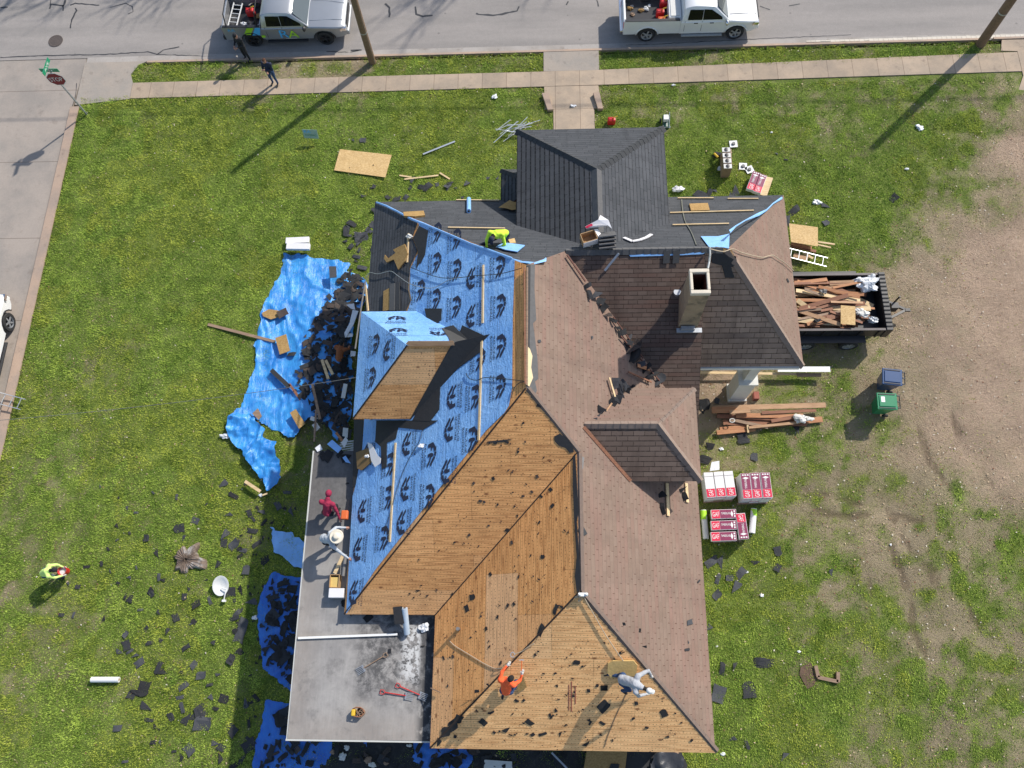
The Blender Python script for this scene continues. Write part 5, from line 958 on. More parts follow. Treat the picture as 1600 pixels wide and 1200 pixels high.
    for x in (wr, wf):
        for s in (-1, 1): wheel(t, x, s * .86, .40, .26, s, rimm)
    LMB().beam((xc1 - 1.0, .38, 1.215), (xc1 - .8, .38, 1.215), .02, .02).build('wiper', M_black, t) if False else None
    return t
grp = 'pickup trucks parked along the far kerb'
a_ = at(394, 69, .4); b_ = at(507, 66, .4); wbm = b_.x - a_.x; x0_ = (a_.x + b_.x) / 2; y0_ = 28.82
T1 = pickup(Vector((x0_, y0_, -.1)), 'silver crew cab pickup with blue and green decals parked by the kerb', grp, M_silver, M_black, -3.0, 2.85, -wbm / 2, wbm / 2, -1.12, 1.12)
a_ = at(1011, 60, .4); b_ = at(1150, 57, .4); wbm2 = b_.x - a_.x; x1_ = (a_.x + b_.x) / 2
T2 = pickup(Vector((x1_, 28.52, -.1)), 'white pickup with red taillights and loaded bed parked by the kerb', grp, M_wcar, M_alu, -wbm2 / 2 - 1.12, wbm2 / 2 + .98, -wbm2 / 2, wbm2 / 2, -.55, 1.62, black_trim=False)
# decals on the silver truck (kerb side, facing south)
ys = -1.012
def decal(t, polys, m, nm='decal', y=ys): 
    B = LMB()
    for P in polys: B.add([(x, y, z) for x, z in P], [tuple(t_) for t_ in tessellate_polygon([[Vector((x, z, 0)) for x, z in P]])])
    return B.build(nm, m, t)
decal(T1, [[(-2.05, .82), (-1.78, 1.24), (-1.45, 1.24), (-1.72, .82)]], M_lgreen); decal(T1, [[(-1.66, .78), (-1.38, 1.24), (-1.14, 1.24), (-1.28, .78)]], M_lblue); decal(T1, [[(-1.24, .62), (-1.24, .76), (-1.06, .76), (-1.06, .62)]], M_lgreen)
B = LMB(); put_text(B, 'R', Vector((-.12, ys - .004, .82)), Vector((1, 0, 0)), Vector((0, 0, 1)), .42, .46); B.build('decal', M_lblue, T1)
B = LMB(); put_text(B, 'A', Vector((.30, ys - .004, .79)), Vector((1, 0, 0)), Vector((0, 0, 1)), .52, .44); B.build('decal', M_lgreen, T1)
B = LMB(); put_text(B, 'ROOFING', Vector((.15, ys - .004, .54)), Vector((1, 0, 0)), Vector((0, 0, 1)), .5, .05); B.build('decal', M_white, T1)
B = LMB(); put_text(B, 'RA', Vector((-2.55, ys - .004, 1.12)), Vector((1, 0, 0)), Vector((0, 0, 1)), .32, .16); B.build('decal', M_lblue, T1)
# loads in the truck beds
def ladder(a, b, wd, lab, m=None, n=8, up=(0, 0, 1), grp=None, rail=.06):
    a = Vector(a); b = Vector(b); d = (b - a).normalized(); s = d.cross(Vector(up)).normalized() * wd / 2; t = root('ladder', (a + b) / 2, lab, 'ladder', grp)
    for e in (-1, 1): MB().beam(a + s * e, b + s * e, .03, rail, up).build('rail', m or M_alu, t)
    for k in range(n):
        p = a.lerp(b, (k + .5) / n); MB().tube([p - s, p + s], .017, 6).build('rung', m or M_alu, t)
    return t
tx, ty, tz = T1.location
ladder((tx - 2.62, ty - .75, tz + .98), (tx - 2.42, ty + .62, tz + 1.12), .42, 'white folding ladder lying across the bed of the silver pickup', M_white, 6)
def can(p, m, lab, s=1.0, cat='fuel can'):
    t = root('fuel_can', p, lab, cat); B = LMB(); B.box((0, 0, .15 * s), (.30 * s, .20 * s, .30 * s)); B.build('can_body', m, t, bevel=.04 * s); B = LMB(); B.tube([(.05 * s, 0, .30 * s), (.09 * s, 0, .38 * s), (.2 * s, 0, .43 * s)], .02 * s, 8); B.build('spout', M_yel, t); B = LMB(); B.tube([(-.12 * s, 0, .29 * s), (-.10 * s, 0, .36 * s), (.02 * s, 0, .36 * s), (.04 * s, 0, .30 * s)], .014 * s, 6); B.build('handle', m, t); return t
can(Vector((tx - 1.85, ty + .25, tz + .72)), M_red, 'red fuel can standing in the bed of the silver pickup', 1.3)
def crumple(p, r, m, lab, nm, cat, seed=0, flat_=.6, grp=None):
    t = random.Random(seed); B = MB(); B.ell((0, 0, 0), (r, r * t.uniform(.45, .95), r * flat_), 22, 12)
    for v in B.v:
        k = .12 + 1.6 * float(fbm(v.x * 2.6 / r + seed, v.y * 2.6 / r + v.z * 3 / r, seed, 4)); v.x *= k; v.y *= k; v.z = max(-r * flat_ * .5, v.z * k)
    for v in B.v: v += Vector(p) + Vector((0, 0, r * flat_ * .5))
    return B.build(nm, m, label=lab, cat=cat, group=grp)
crumple((tx - 1.75, ty - .5, tz + .72), .30, M_black, 'black refuse bag in the bed of the silver pickup', 'refuse_bag', 'bag', 2); crumple((tx - 2.1, ty - .35, tz + .72), .2, M_wplas, 'crumpled white sheet in the bed of the silver pickup', 'plastic_sheet', 'plastic sheet', 3); crumple((tx - 1.4, ty + .1, tz + .72), .2, M_osbd, 'tan sack at the front of the silver pickup bed', 'sack', 'sack', 5); crumple((tx - 1.4, ty - .5, tz + .72), .18, M_wplas, 'clear plastic bag at the front corner of the silver pickup bed', 'plastic_bag', 'bag', 7)
B = LMB(); r_ = root('ladder_rack', Vector((tx, ty, tz)), 'black steel ladder rack over the bed of the silver pickup', 'ladder rack')
for x in (-2.75, -1.3):
    for s in (-1, 1): B.tube([(x, s * .93, 1.28), (x + .12, s * .88, 2.0)], .028, 6)
    B.tube([(x + .12, -.9, 2.0), (x + .12, .9, 2.0)], .028, 6)
B.build('rack_frame', M_black, r_)
tx, ty, tz = T2.location; bx = -wbm2 / 2
for k, (dx, dy, m_, lab) in enumerate(((1.35, .35, M_red, 'red fuel can nearest the cab in the white pickup bed'), (1.15, -.2, M_red, 'red can in the middle of the white pickup bed'), (1.2, -.65, M_orange, 'orange red can by the side wall of the white pickup bed'))): can(Vector((tx + bx + dx - .55, ty + dy, tz + .72)), m_, lab, 1.25)
B = MB(); B.box((tx + bx + 1.22, ty, tz + 1.02), (.55, 1.6, .56)); tb = B.build('tool_box', M_white, label='long white tool box across the front of the white pickup bed', cat='tool box', bevel=.02); MB().box((tx + bx + 1.22, ty, tz + 1.32), (.40, 1.5, .03)).build('lid_rib', M_offw, tb, loc=tb.location)
for k in range(9):
    rr_ = random.Random(k); crumple((tx + bx - .9 + rr_.random() * 1.1, ty - .7 + rr_.random() * 1.2, tz + .70), .07 + rr_.random() * .09, (M_galv, M_osbd, M_white, M_oldw)[k % 4], f'{("grey", "tan", "white", "brown")[k % 4]} scrap lying loose, number {k + 1} of the bits, in the white pickup bed'.replace(f', number {k + 1} of the bits,', (' at the tailgate', ' in the middle', ' near the fuel cans')[k % 3]), 'scrap', 'scrap', 20 + k, .6, 'loose scrap in the white pickup bed')
# third car, cut by the frame on the side street (white pickup seen from its front wheel)
cw = at(18, 497, .38); T3 = pickup(Vector((cw.x - .86 - .22, cw.y - 2.0, -.1)), 'white pickup parked on the side street at the left edge', 'pickup trucks parked along the far kerb', M_wcar, M_galv, -2.9, 2.9, -1.85, 1.85, -1.1, 1.12, black_trim=True); T3['group'] = 'pickup trucks parked on the streets'; T1['group'] = T2['group'] = 'pickup trucks parked on the streets'
T3.rotation_euler = (0, 0, R(90))
# ---------------------------------------------------------------- trailer
tr = root('dump_trailer', (11, 13.4, 0), 'black tandem trailer loaded with torn out boards beside the porch', 'trailer')
x0t, x1t, y0t, y1t = 8.98, 13.0, 12.18, 14.55
MB().box(((x0t + x1t) / 2, (y0t + y1t) / 2, .66), (x1t - x0t, y1t - y0t, .08)).build('bed_floor', M_black, tr)
for y in (y0t, y1t):
    B = MB(); B.beam((x0t, y, 1.0), (x1t, y, 1.0), .05, .62)
    for k in range(6): B.box((x0t + .3 + k * .7, y + (-.04 if y == y0t else .04), .98), (.06, .06, .6))
    B.build('side_wall', M_black, tr); MB().beam((x0t, y, 1.33), (x1t, y, 1.33), .09, .05).build('top_rail', mat('worn_dark_rail', (.07, .06, .06), .5, .2, .4, 5, .1), tr)
B = MB(); B.box((x1t + .12, (y0t + y1t) / 2, 1.02), (.26, y1t - y0t + .12, .74)); B.build('front_wall', M_black, tr, bevel=.02)
B = MB()
for k in range(14): B.box((x1t + .12, y0t + .1 + k * .17, 1.40), (.22, .05, .03))
B.build('front_tread', M_rub, tr); MB().beam((x0t, y0t, 1.0), (x0t, y1t, 1.0), .05, .6).build('tailgate', M_black, tr)
B = MB(); tg = (14.25, 13.35, .5); B.beam((x1t + .2, 13.9, .55), tg, .09, .10); B.beam((x1t + .2, 12.8, .55), tg, .09, .10); B.box((13.65, 13.37, .75), (.28, .24, .4)); B.tube([(13.75, 13.6, .3), (13.75, 13.6, 1.25)], .035, 8); B.box((14.3, 13.34, .52), (.2, .12, .1)); B.build('tongue', M_black, tr)
for k, wx in enumerate((10.15, 11.85)):
    wheel(tr, wx - 11, y0t - .22 - 13.4, .37, .24, -1, M_alu, n=6); wheel(tr, wx - 11, y1t + .22 - 13.4, .37, .24, 1, M_alu, n=6)
for y in (y0t - .22, y1t + .22): B = MB(); B.tube([(9.55, y, .45), (9.7, y, .85), (12.3, y, .85), (12.45, y, .45)], .02, 6); B.box((11.0, y, .86), (2.7, .30, .03)); B.build('fender', M_black, tr)
rng = random.Random(12)
for k in range(78):
    lvl = .80 + .62 * (k / 78) * (1 if k < 60 else .9); L = rng.uniform(.8, 2.6); a0 = R(rng.gauss(0, 11)) if k % 7 else R(rng.uniform(-60, 60)); 
    if k % 7 == 0: L = rng.uniform(.4, .9)
    L = min(L, 2.3) if abs(a0) > .25 else L
    cx_ = rng.uniform(x0t + L / 2 * math.cos(a0) + .05, x1t - .15 - L / 2 * math.cos(a0)) if L * math.cos(a0) < 3.6 else (x0t + x1t) / 2; ex = abs(math.sin(a0)) * L / 2
    cy_ = rng.uniform(y0t + .12 + ex, y1t - .12 - ex) if k % 3 else rng.uniform(y0t + .12 + ex, y1t - .6 - ex)
    if cx_ > 12.0 and cy_ > 13.7: cy_ -= .9
    d = Vector((math.cos(a0), math.sin(a0), rng.uniform(-.05, .05))) * L / 2; c = Vector((cx_, cy_, lvl + .05)); m_ = (M_redw, M_pine2, M_tanw, M_redw, M_pine2, M_oldw, M_offw if k % 2 else M_pine, M_redw)[k % 8]
    cn = ('red brown', 'orange', 'tan', 'red brown', 'orange', 'grey brown', 'whitewashed' if k % 2 else 'pale', 'red brown')[k % 8]; where = ('left', 'middle', 'right')[min(2, int((cx_ - x0t) / 1.36))] + (' rear' if cy_ > 13.35 else ' front'); sz = 'long' if L > 1.8 else ('short' if L < 1.2 else 'medium')
    MB().beam(c - d, c + d, rng.uniform(.09, .20), rng.uniform(.02, .045), (rng.uniform(-.25, .25), rng.uniform(-.25, .25), 1), 0).build('scrap_board', m_, label=f'{sz} {cn} board in the {where} part of the trailer load', cat='board', group='torn out boards in the trailer')
MB().beam(at(1325, 478, 1.55), at(1325, 507, 1.5), .55, .02).build('plywood_offcut', M_osb, label='square tan plywood offcut on top of the boards in the trailer', cat='plywood')
for k, (a, b_, r) in enumerate(((1352, 448, .42), (1340, 441, .3), (1360, 436, .25))): crumple(at(a, b_, 1.15), r, M_wplas, 'crumpled white plastic sheet in the front corner of the trailer', 'plastic_sheet', 'plastic sheet', 30 + k, .7, 'white plastic in the trailer')
for k, (a, b_, r, m_) in enumerate(((1350, 492, .22, M_offw), (1362, 500, .2, M_galv), (1342, 487, .17, M_offw), (1275, 502, .16, M_felt), (1286, 456, .15, M_gutw))): crumple(at(a, b_, 1.38), r, m_, ('pale rag on the front of the trailer load', 'grey rag at the front right of the trailer load', 'small cream rag near the middle of the trailer load', 'black felt lump low on the trailer load', 'dark grey felt lump high on the trailer load')[k], 'rag', 'rag', 40 + k, .5)
# ---------------------------------------------------------------- wheeled bins
def bin_(p, m, rz, lab, sticker):
    t = root('wheelie_bin', p, lab, 'wheelie bin', 'wheeled bins on the dry lawn', rz); B = LMB()
    B.add([(sx * w_, sy * d_, z) for z, w_, d_ in ((.12, .24, .22), (.98, .33, .30), (1.02, .35, .32)) for sx, sy in ((-1, -1), (1, -1), (1, 1), (-1, 1))], [(3, 2, 1, 0)] + [(4 * i + k, 4 * i + (k + 1) % 4, 4 * i + 4 + (k + 1) % 4, 4 * i + 4 + k) for i in range(2) for k in range(4)] + [(8, 9, 10, 11)]); B.build('bin_body', m, t, bevel=.03)
    B = LMB(); B.box((-.02, 0, 1.06), (.74, .66, .06)); B.box((-.02, 0, 1.10), (.60, .44, .035)); B.build('lid', m, t, bevel=.025)
    for s in (-1, 1): LMB().beam((-.33, s * .27, 1.105), (.28, s * .27, 1.105), .03, .012).build('lid_groove', M_black, t)
    B = LMB(); B.tube([(.36, -.26, 1.06), (.46, -.26, 1.04), (.46, .26, 1.04), (.36, .26, 1.06)], .02, 8); [B.box((.40, s, 1.05), (.08, .05, .05)) for s in (-.24, 0, .24)]; B.build('handle', M_black, t)
    for s in (-1, 1): LMB().lathe([(.001, -.03), (.12, -.03), (.12, .03), (.001, .03)], (.24, s * .27, .12), 16, 0, Matrix.Rotation(R(90), 3, 'X')).build('wheel', M_rub, t)
    if sticker: LMB().box((-.18, .06, 1.122), (.14, .22, .004)).build('sticker', M_white, t)
bin_(at(1394, 613, 0) + Vector((0, 0, .0)), M_navy, R(-7), 'dark blue wheeled bin with a shiny lid behind the green bin', False)
g_ = at(1387, 627, 1.08); bin_(Vector((g_.x, g_.y, 0)), M_green, R(-3), 'green wheeled bin with a white sticker on its lid', True)
g_ = at(1395, 589, 1.08)
for o_ in bpy.data.objects:
    if o_.get('label') == 'dark blue wheeled bin with a shiny lid behind the green bin': o_.location = (g_.x, g_.y, 0)
# ---------------------------------------------------------------- street furniture
def pole(p, h_, lab, r=.17):
    t = root('utility_pole', p, lab, 'utility pole', 'wooden utility poles on the verge'); B = LMB(); B.tube([(0, 0, -.1), (0, 0, h_ * .3), (.02, 0, h_ * .7), (.02, 0, h_)], [r, r * .95, r * .85, r * .75], 14); B.build('shaft', M_pole, t, smooth=True, sharp=40)
    B = LMB(); B.tube([(r * .8, -r * .5, 0), (r * .75, -r * .45, 2.5), (r * .7, -r * .4, h_ - .4)], .015, 6); B.build('ground_wire', M_galv, t)
    B = LMB(); B.lathe([(r * .99, 0), (r * .97, .06)], (0, 0, 1.9), 14, cap=False); B.build('band', M_galv, t); return t
pole(at(582, 97, .03), 7.0, 'wooden utility pole near the silver pickup, casting a long thin shadow'); pole(at(1532, 69, .03), 6.4, 'thicker wooden utility pole at the top right corner of the verge', .21)
sp_ = at(136, 179, .0); t = root('stop_sign', sp_, 'red stop sign with green street name blades at the lawn corner', 'street sign')
LMB().beam((0, 0, -.1), (0, 0, 3.1), .06, .06, (1, 0, 0)).build('post', M_galv, t)
fv = Vector((.05, -1, 0)).normalized(); sv = Vector((fv.y, -fv.x, 0)); sv = -sv if sv.x < 0 else sv; uz = Vector((0, 0, 1)); o0 = Vector((0, 0, 2.48)) + fv * .04
def octa(B, r, off, mi=0): B.add([o0 + fv * off + sv * (r * math.cos(R(22.5 + 45 * k))) + uz * (r * math.sin(R(22.5 + 45 * k))) for k in range(8)], [tuple(range(8)), tuple(range(7, -1, -1))], mi)
B = LMB(); octa(B, .40, 0); octa(B, .40, .006); B.build('sign_border', M_white, t); B = LMB(); octa(B, .375, .010); sg = B.build('sign_face', mat('sign_red', (.22, .008, .014), .45, 0, .05, 3, 0), t)
B = LMB(); put_text(B, 'STOP', o0 + fv * .016, sv, uz, .58, .25); B.build('lettering', M_white, sg)
M_sg = mat('street_sign_green', (.015, .24, .12), .4, 0, .05, 3, 0)
for k, (d, z, s_) in enumerate((((.06, 1, 0), 3.22, 'AVE'), ((1, -.03, 0), 3.0, 'ST'))):
    d = Vector(d).normalized(); B = LMB(); B.beam(Vector((0, 0, z)) - d * .42, Vector((0, 0, z)) + d * .42, .02, .2); bl = B.build('name_blade', M_sg, t)
    nn_ = Vector((d.y, -d.x, 0)); B = LMB(); [put_text(B, s_, Vector((0, 0, z)) + nn_ * .014 * e_, d * e_, uz, .5, .11) for e_ in (1, -1)]; B.build('lettering', M_white, bl)
def wire(name, a, b_, sag, r, lab, cat='cable', n=16, m=None):
    a = Vector(a); b_ = Vector(b_); P = [a.lerp(b_, k / n) - Vector((0, 0, 4 * sag * (k / n) * (1 - k / n))) for k in range(n + 1)]; return MB().tube(P, r, 5).build(name, m or M_cable, label=lab, cat=cat)
wire('service_cable', at(-40, 660, 6.0), at(556, 590, 6.0), .35, .009, 'thin grey service cable running over the left lawn to the house', m=mat('weathered_cable', (.13, .135, .13), .7))
wire('power_line', (-70, 31.2, 8.6), (70, 30.6, 8.6), .3, .035, 'power line above the road whose shadow crosses the right lawn')
# bare trees beyond the road
def tree(p, h_, seed, lab):
    t = root('bare_tree', p, lab, 'tree', 'leafless trees beyond the road'); r = random.Random(seed); T = LMB(); C = LMB()
    def br(B, a, d, L, rad, dep):
        P = [a]; q = a; dd = d.copy()
        for k in range(4): dd = (dd + Vector((r.uniform(-.18, .18), r.uniform(-.18, .18), .05))).normalized(); q = q + dd * L / 4; P.append(q)
        B.tube(P, [rad, rad * .9, rad * .8, rad * .7, rad * .55], 7 if dep < 2 else 4, cap=False)
        if dep < 5:
            for k in range(3 if dep < 4 else 2): 
                nd = (dd + Vector((r.uniform(-.9, .9), r.uniform(-.9, .9), r.uniform(-.1, .6)))).normalized(); br(C, P[r.randint(2, 4)], nd, L * r.uniform(.62, .8), rad * .52, dep + 1)
    br(T, Vector((0, 0, 0)), Vector((0, 0, 1)), h_ * .34, h_ * .034, 0); T.build('trunk', M_bark, t, smooth=True); C.build('crown', M_bark, t, smooth=True)
tree(Vector((-14, 37.8, -.3)), 14, 5, 'leafless tree beyond the road behind the silver pickup'); tree(Vector((3.5, 37.8, -.3)), 13, 9, 'leafless tree beyond the road opposite the utility pole'); tree(Vector((-19, 38.5, -.3)), 15, 14, 'leafless tree beyond the road at the street corner')
# ---------------------------------------------------------------- tarps
def tarp(name, poly, hf, lab, m, seed, amp=.05, ang=0.3, grp='blue tarps spread round the house', step=.075, zb=0.03):
    P = [at(q[0], q[1], q[2] if len(q) > 2 else 0.05) for q in poly]
    Q = []                                             # ragged outline
    rr = random.Random(seed)
    for i in range(len(P)):
        a = P[i]; b = P[(i + 1) % len(P)]; n = max(1, int((b - a).length / .12))
        for k in range(n): q = a.lerp(b, k / n); Q.append((q.x + rr.uniform(-.05, .05) + .18 * (float(vn(q.x * 2.2, q.y * 2.2, seed)) - .5), q.y + rr.uniform(-.05, .05) + .18 * (float(vn(q.x * 2.2, q.y * 2.2, seed + 9)) - .5)))
    xs = [q[0] for q in Q]; ys = [q[1] for q in Q]; gx = np.arange(min(xs), max(xs) + step, step); gy = np.arange(min(ys), max(ys) + step, step); X, Y = np.meshgrid(gx, gy); ins = pip(X, Y, Q)
    ny, nx = X.shape; Xf = X.ravel().copy(); Yf = Y.ravel().copy(); keep = ins.ravel(); QA = np.array(Q)
    cell = [(j * nx + i, j * nx + i + 1, (j + 1) * nx + i + 1, (j + 1) * nx + i) for j in range(ny - 1) for i in range(nx - 1)]
    cs = [c for c in cell if sum(keep[k] for k in c) >= 2]; used = sorted({k for c in cs for k in c})
    A = QA; Bq = np.roll(QA, -1, 0)
    for k in used:
        if not keep[k]:
            p = np.array([Xf[k], Yf[k]]); d = Bq - A; t = np.clip(((p - A) * d).sum(1) / ((d * d).sum(1) + 1e-9), 0, 1); c = A + d * t[:, None]; j = np.argmin(((c - p) ** 2).sum(1)); Xf[k], Yf[k] = c[j]
    ca, sa = math.cos(ang), math.sin(ang); wx = fbm(Xf * .9, Yf * .9, seed, 3) * 3; u = (Xf * ca + Yf * sa) * 2.3 + wx; v = (-Xf * sa + Yf * ca) * .45
    rdg = 1 - np.abs(2 * vn(u, v, seed + 1) - 1); rdg2 = 1 - np.abs(2 * vn(u * 2.3 + 5, v * 2.6, seed + 2) - 1); rdg3 = 1 - np.abs(2 * fbm(Xf * 2.2, Yf * 2.2, seed + 3, 3) - 1)
    Z = zb + gh(Xf, Yf) + amp * (rdg ** 4 * 1.1 + rdg2 ** 7 * .3 + rdg3 ** 9 * .4) + hf(Xf, Yf)
    mp = {k: i for i, k in enumerate(used)}; B = MB(); B.add([(Xf[k], Yf[k], Z[k]) for k in used], [tuple(mp[k] for k in c) for c in cs]); o = B.build(name, m, smooth=True, label=lab, cat='tarp', group=grp); return o
zero = lambda x, y: 0 * x
gA = at(460, 560); 
def hp(x, y):                                          # the debris heap under the big tarp
    return .42 * np.clip((x + 10.9) / 1.6, 0, 1) * np.clip((14.6 - y) / 1.5, 0, 1) * np.clip((y - 6.6) / 1.2, 0, 1) * (.75 + .5 * (fbm(x * .8, y * .8, 4, 3) - .5))
tarp('tarp', [(443, 393), (458, 399), (470, 397), (500, 402), (515, 405), (530, 409), (545, 411), (541, 424), (560, 430), (577, 440), (570, 480), (556, 490), (552, 560), (552, 655), (530, 690), (500, 650), (484, 655), (462, 688), (446, 680), (430, 672), (415, 662), (402, 655), (376, 640), (384, 612), (396, 580), (397, 560), (403, 520), (412, 485), (420, 462), (434, 430), (440, 410)], hp, 'large wrinkled blue tarp along the left of the house, half covered by torn shingles', M_tarp, 11, .075, .25)
tarp('tarp', [(372, 640), (384, 636), (402, 655), (413, 670), (418, 690), (438, 692), (436, 716), (441, 726), (441, 748), (434, 762), (425, 774), (420, 773), (419, 760), (404, 746), (394, 730), (376, 705), (362, 690), (356, 672), (360, 655)], lambda x, y: .22 * fbm(x * 1.3, y * 1.3, 8, 3), 'crumpled blue tarp bunched up at the lower end of the large tarp', M_tarp, 23, .16, -.7, step=.06)
tarp('tarp', [(421, 822), (436, 828), (452, 833), (466, 842), (475, 852), (473, 870), (475, 880), (469, 889), (458, 884), (450, 875), (436, 868), (428, 862), (425, 845)], zero, 'small pale blue tarp scrap lying in the shade beside the flat roof', M_blueb, 31, .04, .8, step=.06)
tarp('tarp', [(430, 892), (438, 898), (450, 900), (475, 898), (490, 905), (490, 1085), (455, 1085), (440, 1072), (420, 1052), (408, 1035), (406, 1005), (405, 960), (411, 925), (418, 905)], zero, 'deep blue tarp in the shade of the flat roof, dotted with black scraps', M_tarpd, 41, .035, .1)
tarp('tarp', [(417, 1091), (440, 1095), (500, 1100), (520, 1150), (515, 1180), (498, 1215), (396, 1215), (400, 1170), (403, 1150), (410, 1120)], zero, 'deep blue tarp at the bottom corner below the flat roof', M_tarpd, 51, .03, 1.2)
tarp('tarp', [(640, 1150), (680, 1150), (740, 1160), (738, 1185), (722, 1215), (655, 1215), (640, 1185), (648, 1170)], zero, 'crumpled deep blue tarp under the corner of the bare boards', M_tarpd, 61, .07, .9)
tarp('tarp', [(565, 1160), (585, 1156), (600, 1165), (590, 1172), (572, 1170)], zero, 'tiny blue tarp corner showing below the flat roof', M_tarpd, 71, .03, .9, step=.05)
# ---------------------------------------------------------------- torn shingle scraps
SM = []
for k in range(14):
    r = random.Random(100 + k); B = LMB(); asp = r.uniform(.35, .85); P = []; base = [(-.5, -.5), (.5, -.5), (.5, .5), (-.5, .5)] if k % 3 else [(-.5, -.45), (.55, -.2), (.1, .6)]
    for i in range(len(base)):
        a = base[i]; c_ = base[(i + 1) % len(base)]; m_ = r.randint(2, 4)
        for j in range(m_): f_ = (j + (r.uniform(-.2, .2) if j else 0)) / m_; d_ = r.uniform(.84, 1.08) if j else r.uniform(.75, 1.1); P.append(((a[0] + (c_[0] - a[0]) * f_) * d_, (a[1] + (c_[1] - a[1]) * f_) * d_ * asp))
    n = len(P)
    c = r.uniform(-.18, .22); zf = lambda x, y: c * x * x * 1.2 + r.uniform(0, .03) + .05 * math.sin(5 * x + k)
    vs = [(x, y, zf(x, y) + .012) for x, y in P] + [(x * .5, y * .5, zf(x * .5, y * .5) + .02) for x, y in P] + [(x, y, zf(x, y) - .012) for x, y in P]
    fs = [(i, (i + 1) % n, n + (i + 1) % n, n + i) for i in range(n)] + [tuple(n + i for i in range(n))] + [(i, 2 * n + i, 2 * n + (i + 1) % n, (i + 1) % n) for i in range(n)] + [tuple(2 * n + n - 1 - i for i in range(n))]
    me = bpy.data.meshes.new('shingle_scrap'); me.from_pydata(vs, [], fs); SM.append(me)
def scrap(p, size, mi, rz, lab, grp, tilt=(0, 0), k=None, N=None, cat='shingle scrap', sid=[0], nm='shingle_scrap'):
    sid[0] += 1; k = sid[0] if k is None else k; src = SM[k % 14]; key = src.name + str(mi); me = bpy.data.meshes.get('sc_' + str(k % 14) + '_' + str(mi))
    if me is None: me = src.copy(); me.name = 'sc_' + str(k % 14) + '_' + str(mi); me.materials.append(M_scrap[mi])
    o = bpy.data.objects.new(nm, me); COL.objects.link(o); Q = Matrix.Rotation(rz, 3, 'Z')
    if N is not None: Q = Vector((0, 0, 1)).rotation_difference(Vector(N)).to_matrix() @ Q
    else: Q = Matrix.Rotation(tilt[0], 3, 'X') @ Matrix.Rotation(tilt[1], 3, 'Y') @ Q
    o.matrix_world = Matrix.Translation(p) @ Q.to_4x4() @ Matrix.Diagonal((size, size, size * .8 if N is None else size * .35, 1)); tag(o, lab, cat, grp); return o
LM = ((295, 873, 'the tree stump', 45), (347, 915, 'the satellite dish', 40), (163, 1061, 'the white roll', 60), (85, 885, 'the person in neon yellow', 60), (405, 755, 'the bunched blue tarp', 70))
def near(x, y, s, mi):
    sz = 'tiny' if s < .22 else ('small' if s < .32 else ('palm sized' if s < .42 else ('large' if s < .6 else 'very large'))); c = {0: 'charcoal', 1: 'grey', 2: 'brown', 3: 'black'}[mi]; b = min(LM, key=lambda q: math.hypot(q[0] - x, q[1] - y) / q[3])
    if math.hypot(b[0] - x, b[1] - y) < b[3]: w_ = ('left of ' if x < b[0] else 'right of ') + b[2]
    elif x > 355: w_ = 'in the shade beside the flat roof'
    else: w_ = 'on the ' + ('upper' if y < 850 else ('middle' if y < 980 else ('lower' if y < 1080 else 'lowest'))) + (' left' if x < 235 else ' right') + ' part of the left lawn'
    return f'{sz} {c} shingle scrap {w_}'
rr = random.Random(77)
def gz(p): return Vector((p.x, p.y, float(gh(p.x, p.y)) + .035))
LA = 'torn charcoal shingle scrap lying on the grass left of the house'; GA = 'shingle scraps on the left lawn'
